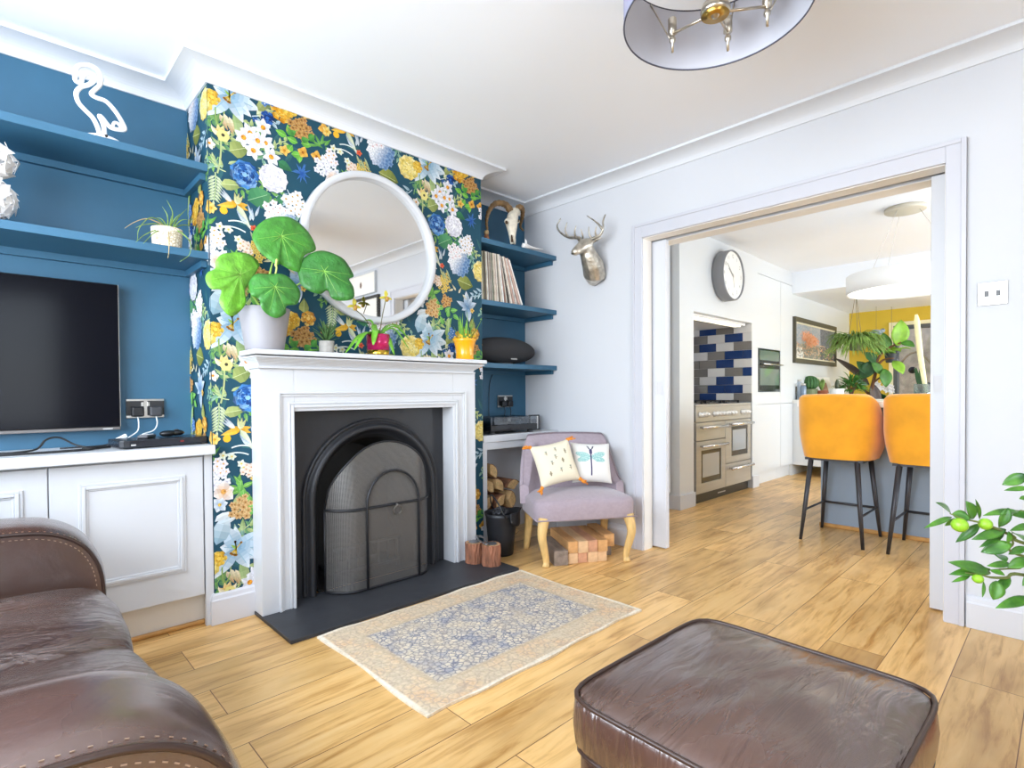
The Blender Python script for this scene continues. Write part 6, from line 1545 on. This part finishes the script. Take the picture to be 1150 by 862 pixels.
# island and bar stools
il = thing('kitchen_island', 'blue grey kitchen island with a thick white worktop behind the stools', 'kitchen island', (4.85, .40, 0))
MB().box(4.452-4.85, .52, -.95, 1.30-.40, .0, .893).build('body', pm('blue_grey_paint', '#8d9bab', .5, var=.03, vscale=4), il, bev=.003)
MB().box(4.438-4.85, 4.452-4.85, -.95, .905, .0005, .028).build('floor_beading', MATS['oak_bead'], il, bev=.004)
MB().box(4.175-4.85, .56, -1.0, 1.375-.40, .893, .934).build('worktop', pm('white_stone', '#f2f1ed', .25), il, bev=.003)
M_must = pm('mustard_velvet', '#f0a416', .8, sheen=.5, var=.12, vscale=9); M_leg = pm('stool_black', '#3d3c40', .4, metal=.4)
def stool(cx, cy, label):
    s = thing('bar_stool', label, 'bar stool', (cx, cy, 0), 0, 'mustard bar stools at the island')
    HW, ZB, ZT = .240, .555, .955
    def shell(u, v, off):
        a = (-1+2*u)*1.9; p = 3.2                          # plan: a squared U, open towards the island (+x)
        c, sn = cos(a), sin(a); q = (abs(c)**p+abs(sn)**p)**(-1/p)
        k = .86+.14*sin(min(1, v*1.7)*PI/2)
        y = sn*q*(HW-off)*k; x = .02-c*q*(.235-off)*(.90+.10*v)
        drop = .20*max(0, (abs(a)-.85)/1.05)**1.4
        z = ZB+(ZT-ZB-drop)*v+.012*cos(a)*v
        return (x, y, z)
    m = MB(); N_, V_ = 56, 16
    m.grid(lambda u, v: shell(1-u, v, 0), N_, V_); m.grid(lambda u, v: shell(u, v, .045), N_, V_)
    m.sm = True
    m.grid(lambda u, v: Vector(shell(u, 1, .045))*(1-v)+Vector(shell(u, 1, 0))*v+Vector((0, 0, .018*sin(PI*v))), N_, 6)
    m.grid(lambda u, v: Vector(shell(0, u, 0))*(1-v)+Vector(shell(0, u, .045))*v, V_, 3); m.grid(lambda u, v: Vector(shell(1, u, .045))*(1-v)+Vector(shell(1, u, 0))*v, V_, 3)
    m.grid(lambda u, v: Vector(shell(u, 0, 0))*(1-v)+Vector((.03, 0, ZB-.004))*v, N_, 4)
    m.build('backrest', M_must, s)
    st = MB(); rb(st, -.17, .215, -.19, .19, .57, .665, .03, .03); st.build('seat', M_must, s)
    f = MB(); f.box(-.17, .19, -.17, .17, .540, .556); f.build('seat_frame', M_leg, s)
    for sx in (-1, 1):
        for sy in (-1, 1):
            l = MB(); l.tube([(sx*.165+.01, sy*.135, .55), (sx*.198+.01, sy*.160, .25), (sx*.225+.01, sy*.182, .0)], [.017, .0145, .010], 12); l.build('leg', M_leg, s)
    fr = MB(); zf = .20; k = .202; fr.tube([(k+.01, -.162, zf), (k+.01, .162, zf)], .0085, 10); fr.build('foot_rest', M_leg, s)
    for sy in (-1, 1): sb_ = MB(); sb_.tube([(-k+.01, sy*.164, zf-.0), (k+.01, sy*.164, zf)], .0075, 10); sb_.build('side_rail', M_leg, s)
    return s
stool(4.160, 1.093, 'mustard velvet bar stool on black legs at the left of the island, seen whole')
stool(4.165, .598, 'mustard velvet bar stool on black legs nearer the right doorway edge, partly hidden')

# pendant over the island
kp = thing('kitchen_pendant', 'large white drum pendant lamp glowing below over the kitchen island', 'ceiling light', (5.12, .905, ZC))
MB().lathe([(0, -.030), (.130, -.030), (.135, -.026), (.135, -.0), (0, 0)], 40).build('ceiling_rose', pm('rose_beige', '#cfc9b8', .4), kp)
kz = 1.775-ZC
MB().lathe([(.375, kz+.012), (.380, kz), (.390, kz), (.392, kz+.14), (.386, kz+.145), (0, kz+.145)], 64).build('drum', pm('lamp_white', '#efefed', .5), kp)
MB().lathe([(.0, kz+.010), (.376, kz+.012), (.376, kz+.018), (0, kz+.02)], 64).build('diffuser', pm('lamp_diffuser', '#ffffff', .6, emit='#fff6e8', estr=2.2), kp)
for i in range(3): a = 2*PI*i/3+.6; w_ = MB(); w_.tube([(.09*cos(a), .09*sin(a), -.03), (.34*cos(a), .34*sin(a), kz+.145)], .0018, 5); w_.build('wire', pm('wire_white', '#d9d9d6', .5), kp)

# picture on the far wall
pc_ = thing('painting', 'dark framed painting of pink and orange blooms over still water on the far wall', 'painting', (7.735, 2.3295, 1.625))
hw, hh = .81, .277
f = MB(); f.box(-hw, hw, -.035, 0, hh-.055, hh); f.box(-hw, hw, -.035, 0, -hh, -hh+.055); f.box(-hw, -hw+.03, -.035, 0, -hh+.055, hh-.055); f.box(hw-.03, hw, -.035, 0, -hh+.055, hh-.055); f.build('frame', pm('olive_frame', '#4f4b3c', .5), pc_)
f = MB(); f.box(-hw+.03, hw-.03, -.022, -.004, hh-.075, hh-.055); f.box(-hw+.03, hw-.03, -.022, -.004, -hh+.055, -hh+.072); f.build('inner_slip', pm('cream_slip', '#e2d9bd', .5), pc_)
pr = random.Random(9); m = MB()
def paint(u, v):
    b = mixc(lin('#8c9fb0'), lin('#b9b5b4'), pr.random()); 
    if v < .42: b = mixc(lin('#6f7a74'), lin('#a9a093'), pr.random())
    if u > .62: b = mixc(b, lin('#2f3a4c'), .55+.3*pr.random())
    if min(math.hypot((u-.30)*1.3, (v-.66)*1.0), math.hypot((u-.42)*1.2, (v-.56)*1.1), math.hypot((u-.36)*1.6, v-.52)) < .13+.09*pr.random(): b = mixc(lin('#e08a5c'), lin('#f0b49a'), pr.random())
    if v < .45 and pr.random() < .18: b = mixc(lin('#d9c3a5'), lin('#c98a5c'), pr.random())
    if u < .2 and v < .3 and pr.random() < .5: b = lin('#e9e6e0')
    return b
m.grid(lambda u, v: (-hw+.03+(2*hw-.06)*u, -.012, -hh+.072+(2*hh-.147)*v), 60, 26, False, paint); m.build('canvas', vcol_mat('oil_paint', .4, .4), pc_)

# things on the far worktop
def k_at(px, x): p = at_x(px, 447, x); return p
CZ = .9055
def kpot(px, x, r, h, mat, label, plant):
    p = k_at(px, x); t = thing('potted_cactus' if plant == 'cactus' else 'potted_plant', label, 'plant', (p.x, p.y, CZ)); m = MB(); pot_mesh(m, r*.8, r, h, .006, 20); m.build('pot', mat, t); soil_mesh(r*.9, h*.85).build('soil', M_soil, t); return t, r, h
t, r_, h_ = kpot(910, 7.42, .085, .13, pm('olive_pot', '#76805a', .5), 'round green cactus in an olive pot on the far worktop', 'cactus')
m = MB(); m.sm = True
m.grid(lambda u, v: ((.088+.010*cos(u*2*PI*14))*sin(PI*v)*cos(2*PI*u), (.088+.010*cos(u*2*PI*14))*sin(PI*v)*sin(2*PI*u), .205-.09*cos(PI*v)), 84, 12); m.build('cactus_ball', pm('cactus_green', '#3f6b38', .6, var=.3, vscale=40), t)
t, r_, h_ = kpot(922.5, 7.62, .075, .11, pm('terracotta', '#b5694a', .8), 'small leafy seedling in a terracotta pot on the far worktop', 'plant')
m = MB()
for i in range(14): a = i*2.4; leaf(m, (0, 0, .1), (cos(a)*.7, sin(a)*.7, 1.2), (-cos(a), -sin(a), 1), .13+.05*R.random(), .04, -.6, .2, 5, m=1)
m.build('leaves', M_leafg, t, solid=.001)
t, r_, h_ = kpot(940, 7.45, .08, .13, pm('white_pot', '#efeeec', .4), 'small dark cactus in a plain white pot on the far worktop', 'cactus')
MB().tube([(0, 0, .12), (0, 0, .19), (.005, 0, .24)], [.022, .026, .012], 10).build('cactus_stem', pm('cactus_dark', '#4b5340', .6), t)
p = k_at(927, 7.85); cdv = thing('greeting_card', 'pale illustrated card propped up behind the terracotta pot', 'card', (p.x, p.y+.02, CZ), math.radians(-20))
MB().obox((0, 0, .142), (.16, 0, 0), (0, .002, 0), (0, .04, .142)).build('card', pm('cream_card', '#ece6da', .7), cdv); MB().obox((0, -.003, .142), (.07, 0, 0), (0, .0015, 0), (0, .02, .07)).build('drawing', pm('card_drawing', '#b98f76', .7, var=.5, vscale=20), cdv)
for i, (px, x, c_, nm) in enumerate(((891.5, 7.05, '#4a4f57', 'dark glass jar nearest the tall cupboard on the far worktop'), (897, 7.12, '#a9b3bd', 'clear glass jar beside the dark one on the far worktop'), (902, 7.02, '#6d7f95', 'blue grey glass jar next to the cactus on the far worktop'))):
    p = k_at(px, x); j = thing('storage_jar', nm, 'jar', (p.x, p.y, CZ), 0, 'jars on the far worktop'); h_ = .15+.05*(i % 2); MB().lathe([(0, 0), (.032, 0), (.035, .005), (.035, h_), (.025, h_+.02), (0, h_+.02)], 18).build('glass_body', pm('jar_%d' % i, c_, .1, spec=.7), j); MB().lathe([(0, h_+.02), (.029, h_+.02), (.029, h_+.045), (0, h_+.045)], 18).build('lid', M_chrome, j)

# end wall: window frame and the terrace outside
wf = MB(); y0, y1, z1 = .35, 1.78, 1.93
for a, b, c, d in ((y0, y0+.05, 0, z1), (y1-.05, y1, 0, z1), (y0+.05, y1-.05, z1-.05, z1), (y0+.05, y1-.05, 0, .06)): wf.box(9.30, 9.42, a, b, c, d)
dw = struct(wf.build('door_3', pm('dark_grey_frame', '#55595a', .4))); g = MB(); g.box(9.36, 9.366, y0+.05, y1-.05, .06, z1-.05); g.build('door_glass', M_glass, dw)
tr = MB(); tr.box(9.285, 9.30, y1, y1+.05, 0, z1+.05); tr.box(9.285, 9.30, y0-.05, y0, 0, z1+.05); tr.box(9.285, 9.30, y0, y1, z1, z1+.05); struct(tr.build('trim_6', pm('cream_trim', '#f2e9c2', .5)))
struct(MB().box(9.45, 14, -3, 5, -.12, -.02).build('ground_terrace', pm('paving', '#b9b2a8', .9, var=.2, vscale=3)))
gs = thing('garden_screen', 'pale garden screen with round black holes standing on the terrace', 'screen', (10.85, 1.55, -.02))
MB().box(-.03, .03, -1.3, 1.3, 0, 2.15).build('panel', pm('pink_stone', '#d9c9b8', .85, var=.25, vscale=9), gs)
for y, z in ((.26, 1.36), (.22, .92), (.34, .45), (.05, 1.1), (-.3, 1.5), (-.1, .7), (.5, 1.75), (.6, 1.0)): MB().lathe([(0, .030), (.055, .030), (.055, .034), (0, .034)], 18, (0, y, z), M=Matrix.Rotation(-PI/2, 3, 'Y')).build('black_disc', M_black, gs)
def bush(name, label, loc, r, n, L, Wd, mat, cat='plant', up=.4, potr=None, grp=None):
    b = thing(name, label, cat, loc, 0, grp); m = MB(); q = random.Random(int(loc[1]*1000))
    for i in range(n):
        d = Vector((q.gauss(0, 1), q.gauss(0, 1), abs(q.gauss(0, 1))*.9+up-.3)).normalized(); p = Vector((d.x*r[0], d.y*r[1], r[2]+d.z*r[2]*.9))*q.uniform(.55, 1)
        leaf(m, p, d+Vector((0, 0, -.2)), (0, 0, 1), L*q.uniform(.7, 1.2), Wd, .7, .2, 4, m=1)
    m.build('leaves', mat, b, solid=.0015); s = MB(); 
    for i in range(6): a = i*1.05; s.tube([(0, 0, .0), (r[0]*.3*cos(a), r[1]*.3*sin(a), r[2]*.8), (r[0]*.6*cos(a), r[1]*.6*sin(a), r[2]*1.4)], [.012, .008, .004], 6)
    s.build('stems', pm('brown_stem', '#6a4a34', .7), b); return b
M_g1 = pm('foliage_mid', '#4f8a38', .5, var=.4, vscale=10); M_g2 = pm('foliage_light', '#8cc23f', .45, var=.3, vscale=10); M_g3 = pm('foliage_dark', '#2f5f30', .5, var=.4, vscale=10)
bush('garden_shrub', 'leafy green shrub on the terrace in front of the pale screen', (10.1, 1.80, -.02), (.2, .26, .45), 240, .16, .06, M_g3, 'shrub'); bush('garden_shrub', 'lighter green shrub on the terrace further along the pale screen', (10.1, .85, -.02), (.22, .26, .62), 240, .18, .06, M_g1, 'shrub')
ar = MB(); ar.tube(bez([(10.62, 2.05, -.02), (10.62, 2.0, .9), (10.62, 1.95, 1.4), (10.62, 1.75, 1.62), (10.62, 1.55, 1.45), (10.62, 1.5, 1.2)], 8), .018, 8); tag(ar.build('garden_arch', pm('pale_branch', '#b9a68f', .8, var=.3, vscale=20)), 'bent pale branch arching in front of the terrace screen', 'branch')

# plants in the extension
q = at_x(961, 399, 7.35)
hs = thing('hanging_plant', 'bushy trailing spider plant hanging from the ceiling by the yellow wall', 'hanging plant', (q.x, q.y, 2.168))
zb = q.z-2.168
m = MB(); pot_mesh(m, .06, .085, .10, .006, 24)
for v in range(len(m.v)): m.v[v] = (m.v[v][0], m.v[v][1], m.v[v][2]+zb+.06)
m.build('pot', pm('moss_pot', '#5f6b45', .6), hs)
for i in range(3): a = 2*PI*i/3; c_ = MB(); c_.tube([(.085*cos(a), .085*sin(a), zb+.16), (0, 0, 0)], .003, 5); c_.build('cord', pm('cord_brown', '#8b7a5c', .8), hs)
m = MB(); q_ = random.Random(17)
for i in range(330):
    a = q_.uniform(0, 2*PI); s_ = q_.uniform(.35, 1); L = q_.uniform(.20, .36)
    leaf(m, (.05*cos(a), .05*sin(a), zb+.16), (cos(a)*s_, sin(a)*s_, q_.uniform(.4, 1.3)), (-cos(a)*.3, -sin(a)*.3, 1), L, .018, q_.uniform(2.0, 3.0), .2, 8, m=1)
for i in range(70):
    a = q_.uniform(0, 2*PI); leaf(m, (.13*cos(a), .13*sin(a), zb+.17), (cos(a)*.5, sin(a)*.5, -.2), (cos(a), sin(a), 1), q_.uniform(.18, .36), .018, q_.uniform(.3, .9), .2, 6, m=1)
m.build('leaves', pm('spider_foliage', '#86a850', .5, var=.5, vscale=9), hs, solid=.001)
def hang(px, py, x, label, matp, matl, n, L, wd, r, seed):
    q = at_x(px, py, x); h = thing('hanging_pot', label, 'hanging plant', (q.x, q.y, 2.168)); zb = q.z-2.168; m = MB(); pot_mesh(m, r*.75, r, r*1.5, .006, 20)
    for v in range(len(m.v)): m.v[v] = (m.v[v][0], m.v[v][1], m.v[v][2]+zb-r*.7)
    m.build('pot', matp, h); c_ = MB(); c_.tube([(0, 0, zb+r*.7), (0, 0, 0)], .003, 5); c_.build('cord', MATS['cord_brown'], h)
    m = MB(); q_ = random.Random(seed)
    for i in range(n):
        a = q_.uniform(0, 2*PI); leaf(m, (0, 0, zb+r*.75), (cos(a), sin(a), q_.uniform(.2, 1)), (0, 0, 1), L*q_.uniform(.6, 1), wd, q_.uniform(.8, 1.8), .2, 6, m=2)
    m.build('leaves', matl, h, solid=.001); return h
hang(1001, 402, 9.0, 'small dark hanging pot with green leaves beside the terrace door', pm('slate_pot', '#3a4049', .5), M_g2, 9, .3, .12, .085, 2)
# tall rubber plant with a branching trunk in front of the yellow wall
tp0 = at_x(978, 447, 8.3); rp = thing('branching_houseplant', 'tall branching houseplant with large split leaves before the yellow wall', 'plant', (tp0.x, tp0.y, 0))
MB().lathe([(0, .001), (.16, .001), (.165, .01), (.20, .38), (.19, .38), (.185, .33), (0, .33)], 28).build('pot', pm('basket_brown', '#8a6a48', .9, var=.3, vscale=40), rp)
def rx(px, py, dx=0): p = at_x(px, py, 8.3+dx); return p-Vector((tp0.x, tp0.y, 0))
tk = MB()
for pts, r0 in (([(0, 0, .33), (0, 0, .6), rx(977, 447), rx(980, 432), rx(984, 415), rx(985, 405), rx(994, 393), rx(1012, 384)], .028), ([rx(984, 412), rx(992, 404), rx(1004, 402)], .018), ([rx(980, 430), rx(988, 424), rx(994, 420)], .015), ([rx(978, 444), rx(968, 436), rx(955, 428), rx(948, 424)], .018)):
    q = bez(pts, 5); tk.tube(q, [r0*(1-.6*i/(len(q)-1)) for i in range(len(q))], 8)
tk.build('trunk', pm('trunk_brown', '#6b4a30', .8, var=.3, vscale=20), rp)
BX = [(990, 398, 986, 378, .26, M_g1), (994, 396, 994, 382, .24, M_g1), (1008, 388, 1012, 370, .30, M_g2), (1012, 384, 1022, 386, .16, M_g1), (982, 405, 972, 418, .26, M_g3), (986, 408, 978, 400, .2, M_g3), (993, 414, 996, 430, .22, M_g1), (990, 420, 985, 412, .18, M_g1), (1003, 405, 1010, 412, .2, M_g2), (975, 420, 968, 410, .2, M_g3)]
for mt in (M_g1, M_g2, M_g3):
    m = MB()
    for x0, y0, x1, y1, L, mm in BX:
        if mm is mt: leaf(m, rx(x0, y0), rx(x1, y1, -.05)-rx(x0, y0), (-1, -.6, .5), L*1.1, L*.75, .5, .12, 7, m=3)
    m.build('leaves', mt, rp, solid=.0015)
m = MB(); M_brn = pm('bronze_leaf', '#4b3d38', .5, var=.3, vscale=8)
leaf(m, rx(976, 432), rx(944, 402)-rx(976, 432), (-.5, -.4, 1), .56, .17, .25, .15, 8, m=3); leaf(m, rx(979, 430), rx(984, 449)-rx(979, 430), (-1, -.8, .3), .38, .16, .2, .15, 7, m=3)
m.build('bronze_leaves', M_brn, rp, solid=.0015)['label'] = 'dark bronze leaves'
m = MB(); leaf(m, rx(958, 424), rx(970, 430)-rx(958, 424), (-1, -.5, .6), .2, .09, .2, .15, 6, m=2); m.build('silver_leaf', pm('silver_leaf', '#a9b9c6', .4), rp, solid=.0015)['label'] = 'silver blue leaf'
p = at_x(955, 440, 8.0); bush('bushy_fern', 'bushy green fern at the end of the far worktop before the yellow wall', (7.86, at_x(956, 440, 7.86).y, CZ+.03), (.11, .11, .12), 130, .12, .035, M_g1)
p = at_x(993, 436, 8.6); wb_ = thing('flowering_plant', 'white flowering plant on a stand beside the terrace door', 'plant', (9.05, at_x(993, 436, 9.05).y, 0)); pz = at_x(993, 436, 9.05).z
MB().lathe([(0, .001), (.13, .001), (.13, .012), (.02, .02), (.018, pz-.32), (.11, pz-.31), (.11, pz-.29), (0, pz-.29)], 20).build('stand', M_bmetal, wb_)
m = MB(); pot_mesh(m, .07, .09, .13, .006, 20); 
for v in range(len(m.v)): m.v[v] = (m.v[v][0], m.v[v][1], m.v[v][2]+pz-.289)
m.build('pot', pm('white_pot', '#efeeec', .4), wb_)
m = MB(); q_ = random.Random(6); M_pw = pm('petal_white', '#f4f2f4', .5)
for i in range(26): a = q_.uniform(0, 6.3); leaf(m, (0, 0, pz-.18), (cos(a), sin(a), q_.uniform(.3, 1.4)), (0, 0, 1), q_.uniform(.12, .22), .07, .6, .2, 5, m=1)
for i in range(14):
    c = Vector((q_.uniform(-.12, .12), q_.uniform(-.12, .12), pz+q_.uniform(-.04, .10)))
    f = MB()
    for k in range(5): a = k*1.257; leaf(f, c, (-.4, cos(a), sin(a)), (-1, 0, 0), .045, .035, .3, .1, 3, m=1)
    f.build('flower', M_pw, wb_, solid=.001)
m.build('leaves', M_g3, wb_, solid=.001)
q = at_x(984, 374, 8.8); ho = thing('hanging_ornament', 'small blue and white bird ornament hanging above the houseplant', 'ornament', (q.x, q.y, 2.168)); zz = q.z-2.168
m = MB(); m.tube([(0, .09, zz), (0, .03, zz+.01), (0, -.03, zz), (0, -.07, zz+.02)], [.01, .045, .05, .02], 10); m.ball((0, -.075, zz+.03), .03, 10, 8); m.build('bird', pm('blue_white', '#b3c3d2', .4, var=.5, vscale=25, dark='#4f6070'), ho); c_ = MB(); c_.tube([(0, 0, zz+.04), (0, 0, 0)], .002, 5); c_.build('cord', MATS['cord_brown'], ho)
# vase with the pale stalk on the island
vp = at_x(1036, 446, 4.75); vs = thing('glass_vase', 'clear glass vase standing on the right of the island worktop', 'vase', (vp.x, vp.y, .9345))
M_vgl = thin_glass('vase_glass', .22, '#cfdcd9', .04)
MB().lathe([(0, .0), (.048, 0), (.050, .004), (.050, .115), (.047, .115), (.047, .008), (0, .008)], 28).build('glass_body', M_vgl, vs)
st = MB(); a, b = at_x(1040, 440, 4.75), at_x(1029, 353, 4.75); o_ = Vector((vp.x, vp.y, .9345)); pts = bez([Vector((vp.x, vp.y-.028, .946))-o_, a-o_, (a+b)/2-o_+Vector((0, .006, 0)), b-o_], 6)
st.tube(pts, [.008+.010*min(1, i/12) - (.010 if i == len(pts)-1 else 0) for i in range(len(pts))], 10)
s_ = st.build('stalk', pm('pale_stalk', '#efe7b0', .6, var=.1, vscale=20), None, loc=o_); tag(s_, 'tall pale yellow tapering stalk leaning in the glass vase', 'stalk')
m = MB()
for dz, dy in ((.18, .05), (.22, -.02), (.16, .055), (.26, .03)): leaf(m, (.016, .008, .05), (.0, dy*.7, dz), (-1, 0, .2), .2, .024, .5, .2, 6, m=2)
tag(m.build('cut_greenery', M_g3, None, loc=o_, solid=.001), 'few dark green leaves standing in the glass vase', 'leaves')
# ================================================================== LIGHT AND CAMERA
def area(name, loc, rot, sx, sy, power, col=(1, 1, 1)):
    l = bpy.data.lights.new(name, 'AREA'); l.shape = 'RECTANGLE'; l.size = sx; l.size_y = sy; l.energy = power; l.color = col
    o = bpy.data.objects.new(name, l); C.objects.link(o); o.location = loc; o.rotation_euler = rot
    return o
DAY = (.845, .92, 1.)
area('daylight_left', (XL-.16, 1.15, 1.5), (0, -PI/2, 0), 1.35, 2.65, 150, DAY)
area('daylight_rear', (-.12, -2.56, 1.4), (PI/2, 0, 0), 1.42, 1.55, 48, DAY)
area('daylight_kitchen', (5.15, -2.56, 1.15), (PI/2, 0, 0), 2.8, 1.95, 155, (.82, .91, 1.))
area('daylight_extension', (8.05, -2.56, 1.1), (PI/2, 0, 0), 1.85, 1.9, 80, (.83, .92, 1.))
w = bpy.data.worlds.new('sky'); bpy.context.scene.world = w; w.use_nodes = True
nt = w.node_tree; bg = nt.nodes['Background']
sk = nd(nt, 'ShaderNodeTexSky', sky_type='NISHITA'); sk.sun_elevation = math.radians(50); sk.sun_disc = False; sk.sun_rotation = 1.0
nt.links.new(sk.outputs[0], bg.inputs[0]); bg.inputs[1].default_value = .3
cd = bpy.data.cameras.new('camera'); cam = bpy.data.objects.new('camera', cd); C.objects.link(cam)
cd.sensor_fit = 'HORIZONTAL'; cd.sensor_width = 36; cd.lens = 36*FPX/1150
cd.shift_x = (575-CX)/1150; cd.shift_y = (CY-431)/1150; cd.clip_start = .02
m = Matrix((_r, _u, -_f)).transposed().to_4x4(); m.translation = (0, 0, EYE); cam.matrix_world = m
S = bpy.context.scene; S.camera = cam
S.view_settings.view_transform = 'Standard'; S.view_settings.look = 'None'; S.view_settings.gamma = 1; S.view_settings.use_curve_mapping = False
S.view_settings.exposure = .47
S.cycles.use_denoising = True
try: S.cycles.denoiser = 'OPENIMAGEDENOISE'
except Exception: pass
S.cycles.max_bounces = 9; S.cycles.diffuse_bounces = 6; S.cycles.glossy_bounces = 4; S.cycles.transmission_bounces = 6; S.cycles.transparent_max_bounces = 10
S.cycles.caustics_reflective = False; S.cycles.caustics_refractive = False; S.cycles.sample_clamp_indirect = 6
